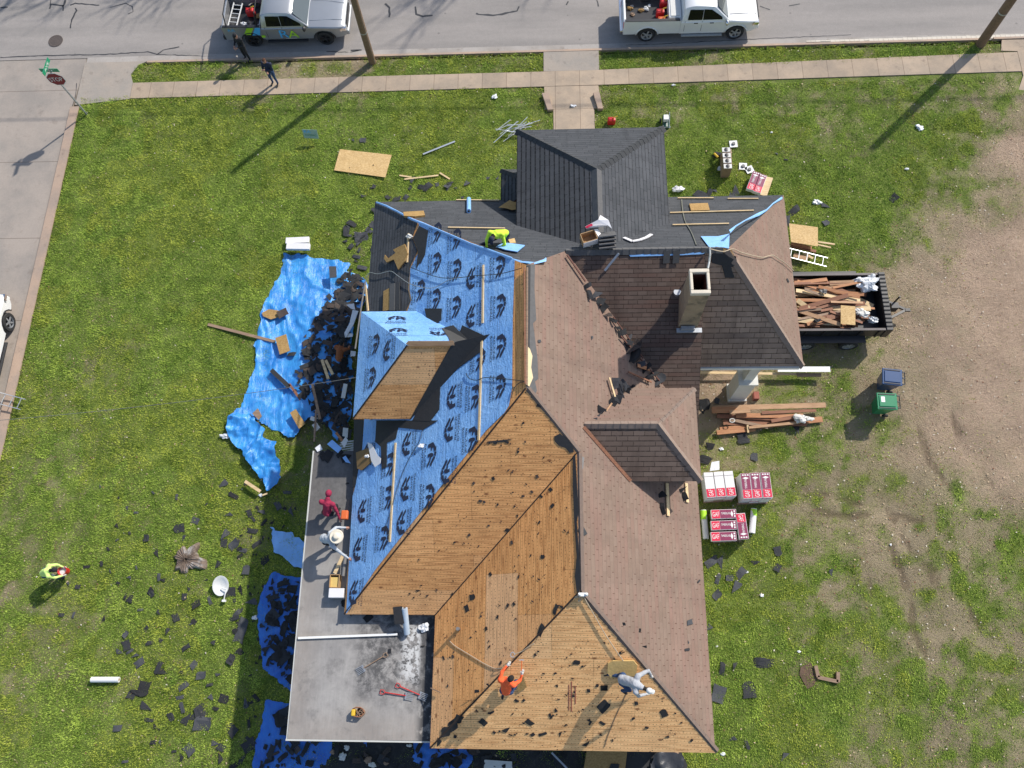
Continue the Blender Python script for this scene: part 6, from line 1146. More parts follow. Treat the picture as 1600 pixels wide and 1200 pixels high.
for (x, y, s) in ((199, 794, .2), (213, 801, .2), (183, 822, .3), (203, 833, .15), (230, 841, .3), (225, 845, .2), (170, 858, .25), (184, 844, .15), (245, 865, .4), (280, 826, .5), (306, 814, .35), (287, 840, .35), (323, 788, .2), (358, 804, .5), (390, 802, .35), (403, 794, .3), (352, 833, .5), (350, 849, .35), (366, 851, .4), (341, 882, .4), (160, 881, .25), (137, 886, .3), (108, 912, .25), (122, 917, .3), (100, 902, .25), (203, 902, .3), (214, 887, .2), (173, 893, .2), (186, 911, .2), (250, 902, .3), (256, 906, .25), (236, 925, .3), (238, 928, .35), (205, 936, .45), (197, 932, .3), (220, 953, .3), (248, 957, .3), (289, 933, .35), (308, 944, .35), (296, 920, .3), (328, 938, .4), (323, 906, .25), (97, 961, .3), (116, 961, .3), (164, 967, .25), (229, 982, .25), (196, 991, .3), (251, 1000, .35), (234, 1005, .3), (290, 1012, .4), (298, 975, .25), (303, 971, .25), (197, 1009, .4), (186, 1019, .35), (202, 1018, .45), (211, 1024, .35), (218, 1036, .45), (248, 1043, .65), (252, 1050, .5), (303, 1039, .3), (316, 1055, .4), (283, 1050, .3), (287, 1072, .45), (281, 1090, .4), (214, 1082, .8), (224, 1077, .5), (205, 1087, .4), (227, 1105, .6), (233, 1125, .5), (243, 1137, .4), (184, 1138, .35), (285, 1106, .5), (291, 1126, .45), (316, 1110, .7), (318, 1130, .8), (306, 1118, .6), (337, 1107, .3), (328, 1070, .35), (341, 1054, .35), (351, 1092, .5), (296, 1172, .5), (284, 1183, .3), (195, 1190, .25), (250, 1160, .3), (239, 1160, .25), (272, 1174, .2), (335, 1162, .4), (346, 1168, .3), (361, 1030, .4), (335, 1003, .4), (370, 960, .5), (378, 985, .9), (385, 1100, .6), (362, 1140, .5), (390, 1165, .6), (345, 1185, .4), (240, 770, .2), (157, 760, .2), (186, 778, .15), (277, 777, .3), (262, 985, .25), (275, 965, .3), (268, 1120, .3), (330, 1090, .3), (380, 860, .4), (395, 830, .5), (410, 800, .4), (385, 890, .35), (360, 925, .5), (395, 940, .5), (450, 770, .5), (455, 800, .5), (435, 790, .4), (365, 775, .5), (350, 755, .5), (385, 755, .25)):
    mi_ = rr.choice((0, 0, 1, 1, 3)); scrap(gz(at(x, y)), s * rr.uniform(.7, 1.05), mi_, rr.uniform(0, 6.3), near(x, y, s, mi_), GA, (rr.uniform(-.15, .15), rr.uniform(-.15, .15)))
def stuff_fill(n, poly, s0, s1, lab, nm, mis, zf=None, pl=None, seed=1, tl=.3, cat='shingle scraps'):
    r = random.Random(seed); xs = [q[0] for q in poly]; ys = [q[1] for q in poly]; c = 0; B = MB(); k = 0
    while c < n:
        x = r.uniform(min(xs), max(xs)); y = r.uniform(min(ys), max(ys))
        if not bool(pip(np.array([x]), np.array([y]), poly)[0]): continue
        c += 1; s = s0 + (s1 - s0) * r.random() ** 2; me = SM[r.randrange(14)]; Q = Matrix.Rotation(r.uniform(0, 6.3), 3, 'Z')
        if pl is not None: p = on(x, y, pl, .02); Q = Vector((0, 0, 1)).rotation_difference(nrm(pl)).to_matrix() @ Q; zs = .35
        else: p = gz(at(x, y, 0)); p.z += zf(p.x, p.y) if zf else 0; Q = Matrix.Rotation(r.uniform(-tl, tl), 3, 'X') @ Matrix.Rotation(r.uniform(-tl, tl), 3, 'Y') @ Q; zs = .8
        B.add([p + Q @ Vector((v.co.x * s, v.co.y * s, v.co.z * s * zs)) for v in me.vertices], [tuple(f.vertices) for f in me.polygons], r.choice(mis))
    o = B.build(nm, M_scrap, loc=Vector(B.v[0])); return tag(o, lab, cat, None, 'stuff')
def fill(n, poly, s0, s1, lab, grp, mis, zf=None, N=None, pl=None, seed=1, tl=.3):
    r = random.Random(seed); xs = [q[0] for q in poly]; ys = [q[1] for q in poly]; c = 0
    while c < n:
        x = r.uniform(min(xs), max(xs)); y = r.uniform(min(ys), max(ys))
        if not bool(pip(np.array([x]), np.array([y]), poly)[0]): continue
        c += 1; s = s0 + (s1 - s0) * r.random() ** 2
        if pl is not None: scrap(on(x, y, pl, .02), s, r.choice(mis), r.uniform(0, 6.3), lab, grp, N=nrm(pl))
        else:
            p = at(x, y, 0); p = gz(p)
            if zf is not None: p.z += zf(p.x, p.y); 
            m_ = r.choice(mis); scrap(p, s, m_, r.uniform(0, 6.3), ('small ' if s < s0 + (s1 - s0) * .3 else 'big ') + ('charcoal ', 'grey ', 'brown ', 'black ')[m_] + lab + (', upper part' if y < (min(ys) + max(ys)) / 2 else ', lower part'), grp, (r.uniform(-tl, tl), r.uniform(-tl, tl)))
hz = lambda x, y: float(hp(np.array([x]), np.array([y]))[0]) + .09
stuff_fill(330, [(545, 415), (572, 438), (566, 480), (550, 520), (552, 600), (548, 690), (500, 660), (480, 640), (470, 600), (478, 560), (482, 520), (510, 480), (530, 445)], .18, .55, 'heap of torn dark shingles on the large blue tarp beside the blue dormer', 'shingle_debris', (0, 0, 2, 3, 3), hz, seed=5, tl=.25)
fill(40, [(545, 425), (565, 440), (560, 480), (545, 520), (548, 600), (543, 680), (505, 650), (485, 630), (478, 600), (482, 560), (488, 520), (515, 480), (530, 450)], .35, .6, 'torn shingle on top of the debris heap beside the dormer', 'torn shingles on top of the debris heap', (0, 2, 3), lambda x, y: hz(x, y) + .06, seed=15, tl=.2)
fill(16, [(440, 560), (485, 520), (520, 470), (545, 430), (520, 500), (490, 560), (470, 620), (450, 600)], .18, .4, 'torn shingle piece heaped on the blue tarp beside the dormer', 'torn shingles on the large blue tarp', (0, 2, 3), hz, seed=8)
stuff_fill(120, [(425, 905), (470, 902), (470, 1060), (450, 1070), (415, 1030), (412, 950)], .15, .6, 'black felt scraps dotting the deep blue tarp beside the flat roof', 'felt_debris', (3, 3, 0), lambda x, y: .07, seed=6)
fill(9, [(430, 1120), (450, 1110), (460, 1150), (480, 1190), (420, 1200)], .3, .9, 'felt piece on the tarp at the bottom corner', 'black scraps on the bottom corner tarp', (3, 3, 0), lambda x, y: .07, seed=7)
fill(9, [(650, 1160), (730, 1165), (720, 1195), (660, 1195)], .2, .5, 'felt piece on the crumpled tarp under the bare boards', 'black scraps on the crumpled tarp', (3, 0), lambda x, y: .12, seed=9)
stuff_fill(22, [(545, 350), (590, 320), (582, 400), (574, 440), (548, 412), (530, 400)], .25, .6, 'charcoal shingle scraps on the grass by the dark corner of the roof', 'shingle_debris', (0, 1), lambda x, y: .02, seed=10)
stuff_fill(20, [(560, 290), (700, 285), (780, 270), (780, 310), (560, 312)], .2, .5, 'grey shingle scraps on the grass just in front of the eave', 'shingle_debris', (1, 1, 0), lambda x, y: .0, seed=11)
stuff_fill(60, [(372, 830), (400, 800), (470, 790), (475, 820), (415, 900), (400, 1200), (350, 1200), (362, 980)], .1, .45, 'dark felt scraps on the shaded grass beside the flat roof', 'felt_debris', (3, 3, 0), None, seed=33); stuff_fill(45, [(440, 1105), (480, 1110), (510, 1170), (500, 1200), (405, 1200), (415, 1150)], .1, .45, 'dark scraps over the tarp at the bottom corner', 'felt_debris', (3, 0, 2), lambda x, y: .06, seed=34)
LB = 'grey shingle scrap lying on the grass right of the house'; GB = 'shingle scraps on the right lawn'
for (x, y, s) in ((1180, 879, .4), (1215, 862, .35), (1215, 887, .3), (1298, 894, .3), (1115, 875, .8), (1125, 880, .6), (1157, 895, .45), (1121, 905, .4), (1150, 915, .5), (1140, 903, .3), (1120, 930, .35), (1107, 980, .35), (1193, 1036, .75), (1128, 1045, .45), (1147, 1040, .35), (1170, 1077, .55), (1122, 1085, .6), (1145, 1154, .3), (1167, 1163, .35), (1225, 1181, .4), (1158, 680, .6), (1162, 690, .5), (1243, 668, .45), (1178, 714, .35), (1120, 627, .25), (1250, 362, .3), (1240, 330, .6), (1230, 345, .5), (1288, 322, .5), (1291, 348, .3), (1396, 310, .4), (1213, 240, .2), (1228, 250, .2), (1115, 298, .4), (1095, 305, .6), (1108, 303, .5), (1150, 300, .5), (1145, 305, .4)):
    scrap(gz(at(x, y)), s, rr.choice((0, 1, 1)), rr.uniform(0, 6.3), ('small' if s < .35 else ('medium' if s < .5 else 'large')) + ' grey shingle scrap ' + ('by the front right eave' if y < 310 and x < 1200 else ('right of the plywood and ladder' if y < 420 else ('near the long board pile' if y < 730 else ('just below the shingle stacks' if y < 960 else 'on the green lower right lawn')))), GB, (rr.uniform(-.2, .2), rr.uniform(-.2, .2)))
for (x, y, s) in ((1102, 635, .6), (1108, 700, .6), (1104, 720, .7), (1130, 650, .5), (1120, 812, .5)): scrap(gz(at(x, y)), s, 3, rr.uniform(0, 6.3), 'dark crumpled felt piece on the ground against the right wall of the house', 'felt pieces by the right wall', (.3, .2))
# felt scraps still stuck to the bare boards
LC = 'torn black felt piece left on the bare roof boards'; GC = 'felt pieces on the bare boards'
for (x, y, s, pl) in ((716, 1124, .42, PSB), (755, 1129, .35, PSB), (791, 1141, .42, PSB), (848, 1147, .38, PSB), (875, 1147, .32, PSB), (827, 1129, .38, PSB), (860, 1119, .28, PSB), (869, 1110, .22, PSB), (943, 1104, .55, PSB), (901, 1035, .28, PSB), (870, 1072, .2, PSB), (941, 1130, .28, PSB), (922, 1130, .22, PSB), (916, 1163, .42, PSB), (1037, 1114, .36, PSB), (832, 1148, .2, PSB), (884, 1133, .2, PSB), (957, 1157, .15, PSB), (745, 1111, .2, PSB), (807, 1095, .2, PSB), (769, 1113, .22, PSB), (1043, 1151, .2, PSB), (708, 1133, .55, PWB), (697, 1143, .5, PWB), (685, 1160, .45, PWB), (845, 985, .5, PWB), (868, 952, .42, PWB), (877, 948, .3, PWB), (738, 933, .3, PWB), (729, 951, .3, PWB), (708, 930, .3, PSA), (694, 950, .35, PSA), (653, 923, .25, PSA), (794, 829, .28, PSA), (845, 775, .25, PWB), (808, 806, .15, PSA), (860, 765, .2, PWB), (863, 790, .2, PWB), (829, 868, .15, PWB), (782, 1036, .2, PWB), (693, 1028, .2, PWB), (735, 996, .18, PWB), (848, 870, .2, PWB), (766, 897, .18, PWB), (775, 691, .3, PSA), (790, 690, .3, PSA), (765, 692, .2, PSA), (842, 634, .2, PSA), (1000, 985, .2, PSB), (1008, 1010, .2, PSB), (975, 975, .15, PSB), (745, 1080, .2, PSB), (762, 1070, .2, PSB)):
    scrap(on(x, y, pl, .014), s * .72, 3, rr.uniform(0, 6.3), ('small' if s < .22 else ('medium' if s < .34 else 'large')) + ' black felt piece left on the ' + ('triangular rear hip' if pl is PSB else ('rear west slope' if pl is PWB else 'upper bare slope')) + (', left half' if x < 790 else ', right half'), GC, N=nrm(pl), cat='felt piece', nm='felt_piece')
stuff_fill(90, [(690, 1160), (1100, 1160), (915, 945)], .05, .14, 'tiny black felt crumbs over the triangular rear hip', 'felt_crumbs', (3,), pl=PSB, seed=12, cat='felt crumbs'); stuff_fill(60, [(690, 1100), (690, 980), (885, 740), (895, 920)], .05, .13, 'tiny dark felt crumbs over the rear west slope', 'felt_crumbs', (3, 2), pl=PWB, seed=13, cat='felt crumbs'); stuff_fill(60, [(600, 945), (690, 940), (860, 740), (830, 640), (760, 720)], .05, .12, 'tiny dark felt crumbs over the upper bare south slope', 'felt_crumbs', (3, 2), pl=PSA, seed=14, cat='felt crumbs')
# debris along the valley of the east slope
LD = 'torn shingle lying along the open valley of the east roof'; GD = 'torn shingles along the valley'
for (x, y, s) in ((917, 447, .3), (922, 460, .35), (930, 462, .5), (938, 470, .3), (944, 480, .3), (950, 492, .3), (957, 500, .35), (965, 512, .35), (972, 520, .3), (980, 535, .45), (985, 545, .5), (992, 540, .4), (990, 555, .5), (995, 560, .4), (1000, 570, .35), (1010, 575, .4), (1020, 585, .5), (1030, 592, .5), (1035, 578, .4), (1012, 592, .3), (984, 528, .3)): scrap(on(x, y, PE, .12), s * rr.uniform(.9, 1.2), rr.choice((0, 1, 3, 2)), rr.uniform(0, 6.3), ('upper ' if y < 500 else ('middle ' if y < 545 else 'lower ')) + ('big ' if s > .42 else 'small ') + LD, GD, (rr.uniform(-.3, .3), rr.uniform(-.5, .0)))
for (x, y, s) in ((935, 650, .3), (938, 640, .35), (945, 645, .3), (930, 655, .25), (955, 632, .45), (962, 625, .5), (970, 618, .45), (968, 605, .5), (975, 600, .5), (985, 612, .35), (960, 600, .45), (978, 608, .4), (988, 604, .3)): scrap(on(x, y, PE, .10), s * .9, rr.choice((1, 1, 0)), rr.uniform(0, 6.3), 'grey shingle torn loose above the east dormer', 'loose grey shingles above the east dormer', (rr.uniform(-.2, .2), -.5))
for (x, y, s, m) in ((1074, 1015, .22, 0), (1076, 1003, .12, 1), (1078, 972, .25, 1), (1092, 908, .15, 0), (925, 527, .14, 1), (843, 533, .12, 1), (1231, 438, .16, 0)): scrap(on(x, y, PE if x < 1200 else PEC, .03), s, m, rr.uniform(0, 6.3), 'small shingle chip alone on the brown slope', 'shingle chips on the brown slope', N=nrm(PE if x < 1200 else PEC))
# ---------------------------------------------------------------- sticks, boards and sheets
def board(a, b, wd, th, m, lab, cat='board', grp=None, up=(0, 0, 1), nm='board'): return MB().beam(a, b, wd, th, up).build(nm, m, label=lab, cat=cat, group=grp)
def G(x, y, h=.05): p = at(x, y, h); return p
def sheet(px4, z, m, lab, cat, nm, th=.015, pl=None, lift=0):
    P = [at(q[0], q[1], z) if pl is None else on(q[0], q[1], pl, lift) for q in px4]; return MB().slab(P, (0, 0, 1) if pl is None else nrm(pl), th).build(nm, m, label=lab, cat=cat)
sheet([(531, 233), (612, 242), (602, 277), (522, 266)], .09, M_osb, 'full tan board sheet lying flat on the upper left lawn', 'board sheet', 'board_sheet')
for k, (x, y, s) in enumerate(((583, 258, .10), (546, 262, .06))): scrap(at(x, y, .10), s, 3, k, 'black speck of felt on the tan board sheet', 'felt specks on the board sheet')
board(G(661, 241), G(711, 221), .07, .03, M_alu, 'straight aluminium strip on the grass right of the tan sheet', 'metal strip', nm='metal_strip')
for a, b_, lab in (((624, 274), (643, 277), 'short pale stick at the left end of the stick group on the upper lawn'), ((632, 280), (685, 274), 'longest pale stick of the group on the upper lawn'), ((687, 270), (703, 280), 'pale stick slanting down at the right of the group on the upper lawn')): board(G(*a), G(*b_), .07, .03, M_pine, lab, 'stick', 'pale sticks on the upper lawn', nm='stick')
scrap(gz(at(645, 281)), .35, 1, 1, 'grey shingle scrap lying across the pale sticks on the upper lawn', None); scrap(gz(at(552, 220)), .25, 1, 2, 'small grey scrap in the grass above the tan sheet', None); scrap(gz(at(567, 220)), .3, 1, 3, 'grey scrap in the grass right above the tan sheet', None)
B = MB(); rr = random.Random(5)
for k in range(15):
    c = at(800 + rr.uniform(-18, 22), 203 + rr.uniform(-8, 7), .1 + .02 * k * .5); a = rr.uniform(-.2, .9); L = rr.uniform(.3, .8); d = Vector((math.cos(a), math.sin(a), rr.uniform(-.08, .08))) * L; B.tube([c - d, c, c + d], .016, 5)
B.build('metal_scrap_pile', M_alu, label='tangled pile of thin aluminium trim behind the front gable', cat='metal scrap')
t = root('yard_sign', at(490, 222, 0), 'small blue and green yard sign standing on the upper left lawn', 'yard sign'); B = LMB(); ca = R(-14); ux = Vector((math.cos(ca), math.sin(ca) * .3, 0)).normalized()
for s in (-.22, .22): B.tube([ux * s + Vector((0, 0, 0)), ux * s + Vector((0, 0, .35))], .006, 5)
B.build('legs', M_galv, t); M_ys = mat('pale_teal_board', (.30, .42, .36), .5, 0, .08, 3, 0); up_ = Vector((0, .32, .95)).normalized(); c0 = Vector((0, .06, .52)); B = LMB(); B.beam(c0 - ux * .34, c0 + ux * .34, .46, .012, ux.cross(up_) * -1) if False else B.add([c0 + ux * a * .34 + up_ * b_ * .23 + ux.cross(up_) * e for e in (0, .008) for a, b_ in ((-1, -1), (1, -1), (1, 1), (-1, 1))], [(0, 1, 2, 3), (7, 6, 5, 4), (0, 4, 5, 1), (1, 5, 6, 2), (2, 6, 7, 3), (3, 7, 4, 0)]); pn_ = B.build('sign_panel', M_ys, t)
nf = ux.cross(up_)
B = LMB(); put_text(B, 'RA', c0 + nf * .013 + up_ * .12 - ux * .12, ux, up_, .3, .14); B.build('lettering', M_lblue, pn_); B = LMB(); put_text(B, 'ROOFING', c0 + nf * .013 - up_ * .06, ux, up_, .5, .09); B.build('lettering', M_green, pn_)
# shingle packs -------------------------------------------------------------------------
def pack(p, rz, lab, white=False, red=True, grp=None, text=True, L=.95, W=.36, H=.14, tilt=0):
    t = root('shingle_pack', p, lab, 'shingle pack', grp, rz); LMB().box((0, 0, H / 2), (L, W - .015, H)).build('pack_wrap', M_wrap, t, bevel=.012)
    x1 = -L / 2 + L * .34
    if red: LMB().box(((-L / 2 + x1) / 2 + .01, 0, H + .002), (x1 + L / 2 - .02, W * .88, .006)).build('red_panel', M_pink, t)
    if not white: LMB().box(((x1 + L / 2) / 2, 0, H + .002), (L / 2 - x1 - .02, W * .88, .006)).build('maroon_panel', M_plum, t)
    if text:
        B = LMB(); Z = H + .008; ux_, uy_ = Vector((1, 0, 0)), Vector((0, 1, 0)); put_text(B, 'GAF', ((-L / 2 + x1) / 2 + .01, 0, Z), ux_, uy_, .24, .17)
        if not white:
            put_text(B, 'TIMBERLINE', (x1 + .22, .02, Z), ux_, uy_, .34, .08); B.add([(x1 + .44 + a, b_, Z) for a, b_ in ((-.05, 0), (0, -.12), (.05, 0), (0, .12))], [(0, 1, 2, 3)]); [B.box((L / 2 - .07, s * .09, Z), (.05, .06, .003)) for s in (-1, 0, 1)]
        B.build('print', M_white, t)
        if white: LMB().box((L / 2 - .16, 0, H + .004), (.012, W * .9, .006)).build('strap', M_gutw, t); 
    return t
SG = 'packs of shingles stacked on pallets beside the house'
def pallet(c, rz, lab, sx=1.1, sy=1.05):
    t = root('pallet', c, lab, 'pallet', 'wooden pallets under the shingle packs', rz); B = LMB()
    for k in range(6): B.box((0, -sy / 2 + .05 + k * (sy - .1) / 5, .11), (sx, .09, .02))
    B.build('deck_boards', M_oldw, t); B = LMB(); [B.box((x, 0, .05), (.06, sy, .1)) for x in (-sx / 2 + .05, 0, sx / 2 - .05)]; B.build('runners', M_oldw, t)
def stack(cpx, z_top, n, rz, nm, white):
    c = at(cpx[0], cpx[1], z_top); H = (z_top - .12) / n; pallet(Vector((c.x, c.y, 0)), rz + R(90), 'wooden pallet under the ' + nm)
    M = Matrix.Rotation(rz, 3, 'Z'); r = random.Random(int(cpx[0]))
    for l in range(n):
        for k in range(3):
            top = l == n - 1; q = M @ Vector((r.uniform(-.015, .02), (k - 1) * -.365 + r.uniform(-.008, .008), 0)); pack(Vector((c.x + q.x, c.y + q.y, .12 + l * H)), rz, (('left', 'middle', 'right')[k] + ' top pack of the ' + nm) if top else 'lower pack inside the ' + nm, white, True, SG if top else 'lower packs of the ' + nm, top, H=H - .004)
stack((1125, 757), .85, 5, R(94), 'white shingle stack touching the house', True)
stack((1182, 759), .95, 6, R(92), 'maroon and red shingle stack farther from the house', False)
c = at(1139, 820, .78); pallet(Vector((c.x, c.y, 0)), R(94), 'wooden pallet under the third, lowest shingle stack')
for l in range(4):
    H = .165; top = l == 3
    for k in range(3): p_ = at(1131, 803 + k * 17.5, .12 + H * (l + 1)); pack(Vector((p_.x, p_.y, .12 + l * H)), R(2), (('upper', 'middle', 'bottom')[k] + ' of the three sideways packs on the third shingle stack') if top else 'lower sideways pack inside the third shingle stack', False, True, SG if top else 'lower packs of the third stack', top, H=H - .004, L=.92, W=.35)
    p_ = at(1159, 822, .12 + H * (l + 1)); pack(Vector((p_.x + .02, p_.y, .12 + l * H)), R(-86), 'upright pack along the right side of the third shingle stack' if top else 'lower upright pack inside the third shingle stack', False, True, SG if top else 'lower packs of the third stack', top, H=H - .004)
sheet([(1112, 722), (1124, 720), (1124, 734), (1109, 736)], .9, M_wplas, 'white plastic wrap sticking out behind the white shingle stack', 'plastic wrap', 'plastic_wrap')
def roll(a, b_, r, m, lab, mend=None, cat='roll', core=True, grp=None):
    a = Vector(a); b_ = Vector(b_); t = root('membrane_roll', (a + b_) / 2, lab, cat, grp); d = (b_ - a); B = MB(); B.tube([a, a + d * .5, b_], r, 20); B.build('roll_body', m, t, smooth=True, sharp=40)
    dn = d.normalized(); B = MB(); B.tube([a - dn * .004, a - dn * .001], r * .45, 14); B.tube([b_ + dn * .001, b_ + dn * .004], r * .45, 14); B.build('roll_core', mend or M_black, t); return t
r1 = roll(at(1178, 795, .12), at(1175, 833, .12), .115, M_wrap, 'white and green membrane roll to the right of the third stack'); MB().tube([at(1178, 796, .12), at(1177.5, 806, .12)], .118, 20).build('green_band', M_lgreen, r1)
r1 = roll(at(1099, 797, .3), at(1103, 842, .3), .11, M_wrap, 'white and green membrane roll squeezed between house and third stack'); MB().tube([at(1099, 798, .3), at(1100, 812, .3)], .114, 20).build('green_band', M_lgreen, r1)
roll(at(143, 1062, .12), at(186, 1062, .12), .10, M_white, 'white roll lying alone on the lower left lawn', M_card)
for k, (x, y, z, rz) in enumerate(((466, 377.5, .12, 2), (467, 387, .26, -2))): pack(at(x, y, z), R(rz), ('upper white pack lying by the top of the large tarp', 'lower white pack with red side by the top of the large tarp')[k], True, False, 'white packs at the top of the large tarp', False, L=1.02, W=.30, H=.15)
p_ = at(1176, 286, .2); pack(p_, R(68), 'left red and maroon pack on the upper right lawn', False, True, 'packs on the upper right lawn', H=.18, L=.95, W=.36); p_ = at(1186, 290, .2); pack(p_, R(68), 'right red and maroon pack on the upper right lawn', False, True, 'packs on the upper right lawn', H=.18, L=.95, W=.36)
sheet([(1195, 275), (1208, 278), (1198, 307), (1185, 303)], .2, M_pine, 'cream panel beside the packs on the upper right lawn', 'panel', 'panel', .12)
# roof vents in their box
t = root('vent_box', at(1135, 250, 0), 'tall box of four round roof vents on the upper right lawn', 'box'); p0 = at(1137, 247, .72); B = LMB(); q = p0 - t.location
B.beam((q.x - .03, q.y - .52, .36), (q.x + .02, q.y + .48, .36), .36, .72); B.build('carton', M_oldw, t, bevel=.01)
for k in range(4):
    v = at(1134.5 + .9 * k, 234 + k * 8.6, .74) - t.location; LMB().box(v, (.34, .21, .03)).build('vent_flange', M_offw, t); B = LMB(); B.lathe([(.085, 0), (.085, .02), (.03, .03), (.001, .03)], v + Vector((0, 0, .012)), 18); B.build('vent_hood', M_black, t)
for k, (x, y, lab) in enumerate(((1146, 225, 'white square vent flange just above the vent box'), (1161, 260, 'left of the two overlapping white vent flanges'), (1171, 265, 'right of the two overlapping white vent flanges'))):
    t = root('roof_vent', at(x, y, .06), lab, 'roof vent', 'white vent flanges on the upper right lawn', R((3, -5, 20)[k])); LMB().box((0, 0, 0), (.34, .34, .02)).build('flange', M_white, t); LMB().lathe([(.085, 0), (.07, .06), (.001, .06)], (0, 0, .01), 18).build('collar', M_gutw, t)
crumple(at(1120, 243, .02), .2, M_black, 'black tool bag in the grass left of the vent box', 'tool_bag', 'bag', 61); MB().tube([at(1116, 240, .2), at(1122, 246, .25)], .05, 8).build('drill', M_yel, label='yellow drill on the black tool bag', cat='tool'); crumple(at(1126, 264, .02), .13, M_offw, 'white metal scraps at the foot of the vent box', 'metal_scrap', 'scrap', 62, .3)
crumple(at(1060, 297, .02), .24, M_wrap, 'crumpled white wrap with red print on the grass by the front eave', 'plastic_wrap', 'plastic wrap', 63)
can(at(955, 193, 0), M_red, 'red fuel can standing on the grass beside the front path', 1.15)
t = root('air_compressor', at(1038, 197, 0), 'green and black wheeled compressor beside the front gable', 'compressor'); B = LMB(); B.tube([(0, -.35, .3), (.02, .25, .3)], .15, 14); B.build('tank', mat('dark_green_tank', (.01, .05, .035), .4), t, smooth=True, sharp=40); LMB().box((0, .02, .52), (.22, .26, .2)).build('engine', M_white, t, bevel=.02); B = LMB(); B.tube([(-.14, -.3, .45), (-.14, -.62, .75), (.14, -.62, .75), (.14, -.3, .45)], .016, 6); B.tube([(.17, -.3, .25), (.17, .3, .6)], .02, 6); B.build('frame', M_alu, t)
for s in (-1, 1): LMB().lathe([(.001, -.03), (.12, -.03), (.12, .03), (.001, .03)], (s * .18, .2, .12), 16, 0, Matrix.Rotation(R(90), 3, 'Y')).build('wheel', M_rub, t)
for k, (x, y, s) in enumerate(((773, 151, .2), (1052, 133, .14), (895, 166, .22), (1205, 207, .1), (1436, 200, .25), (1416, 264, .12), (1275, 316, .3), (1127, 701, .12), (1190, 930, .1), (1248, 1018, .1), (1129, 1178, .14), (1103, 992, .12), (409, 774, .16), (398, 965, .16), (1166, 893, .09), (1120, 1010, .08), (1392, 851, .06), (352, 682, .3))): crumple(at(x, y, .02), s * .7, M_wplas, ('white paper scrap on the grass left of the front path', 'white cup on the grass under the white pickup', 'pale blue scrap on the front walk', 'small white scrap near the vent flanges', 'white litter under the right utility pole', 'tiny white scrap on the right lawn', 'white and grey litter right of the roof corner', 'small white scrap below the lumber pile', 'white crumb on the right lawn', 'white crumb beside the old planter', 'white square scrap at the rear roof corner', 'white scrap by the right eave', 'white rag by the lower tarp end', 'white chip in the shade of the flat roof', 'white chip below the shingle stacks', 'white chip on the green patch by the eave', 'white chip on the dry ground', 'white plastic tucked under the bunched tarp')[k], 'litter', 'litter', 70 + k, .35)
# lumber
LG = 'torn out boards in the long pile under the porch column'
for k, (a, b_, wd, m, h) in enumerate((((1113, 638), (1290, 633), .20, M_tanw, .38), ((1112, 641), (1150, 640), .24, M_pine2, .42), ((1140, 644), (1172, 642), .14, M_tanw, .45), ((1150, 649), (1255, 650), .18, M_pine2, .28), ((1120, 650), (1235, 655), .16, M_redw, .22), ((1130, 660), (1260, 662), .2, M_redw, .15), ((1125, 672), (1285, 655), .22, M_pine2, .12), ((1120, 676), (1180, 670), .18, M_pine2, .14), ((1190, 645), (1275, 641), .12, M_redw, .33), ((1170, 668), (1250, 660), .10, M_tanw, .26), ((1205, 658), (1250, 650), .14, M_redw, .30), ((1140, 655), (1200, 668), .12, M_oldw, .22))):
    board(G(*a, h), G(*b_, h), wd, .045, m, ('longest pale tan board on top of the pile under the porch column', 'wide orange board end at the left of the long pile', 'short tan board beside the orange board end')[k] if k < 3 else ('', '', '', 'orange board just under the pale one', 'dark red board in the upper middle', 'dark red board in the lower middle', 'orange board along the lower edge', 'wide orange board at the lower left end', 'thin red board near the right end', 'tan board in the middle', 'short red board right of the middle', 'grey brown board left of the middle')[k] + ' of the long pile', 'board', LG)
crumple(at(1250, 655, .3), .32, M_offw, 'cream insulation torn over the right end of the long board pile', 'insulation', 'insulation', 90, .4); crumple(at(1264, 655, .3), .2, M_offw, 'smaller cream insulation lump at the end of the long board pile', 'insulation', 'insulation', 91, .4)
board(G(1168, 664, .25), G(1169, 676, .2), .07, .04, M_pine, 'short pale stick standing out of the long board pile'); MB().tube([at(1144 + 4 * math.cos(a), 657 + 3 * math.sin(a), .4) for a in [k * .7 for k in range(10)]], .02, 6).build('wire_coil', M_offw, label='small white wire coil on the long board pile', cat='wire')
MB().box(at(1181, 619, .15), (.2, .3, .28)).build('brick', mat('red_brick', (.30, .10, .07), .9), label='red brick standing at the foot of the porch column', cat='brick', bevel=.01)
board(G(1215, 577, .5), G(1297, 577, .5), .22, .03, M_white, 'long white trim board sticking out under the porch eave', 'board'); board(G(1092, 582, .3), G(1272, 585, .3), .10, .04, M_pine, 'long thin pale board under the white trim board', 'board'); board(G(1245, 586, .32), G(1283, 586, .32), .14, .05, M_oldw, 'brown board end under the white trim board', 'board')
sheet([(1233, 349), (1278, 355), (1278, 385), (1236, 378)], .6, M_osb, 'new plywood sheet beside the right corner of the roof', 'plywood', 'plywood')
for k, (a, b_, wd, m) in enumerate((((1278, 378), (1304, 382), .07, M_pine), ((1276, 382), (1298, 387), .06, M_pine), ((1236, 380), (1268, 388), .16, M_pine2), ((1236, 384), (1275, 393), .12, M_redw), ((1240, 398), (1262, 405), .2, M_tanw), ((1255, 395), (1270, 404), .1, M_pine))): board(G(*a, .35 - .03 * k), G(*b_, .35 - .03 * k), wd, .05, m, ('upper pale stick poking out behind the plywood sheet', 'lower pale stick poking out behind the plywood sheet', 'orange board under the plywood sheet', 'red board under the plywood sheet', 'tan board seen through the ladder', 'pale board seen through the ladder')[k], 'board')
ladder(at(1205, 388, .75), at(1292, 410, .55), .40, 'aluminium ladder leaning on the boards beside the right roof corner', None, 7)
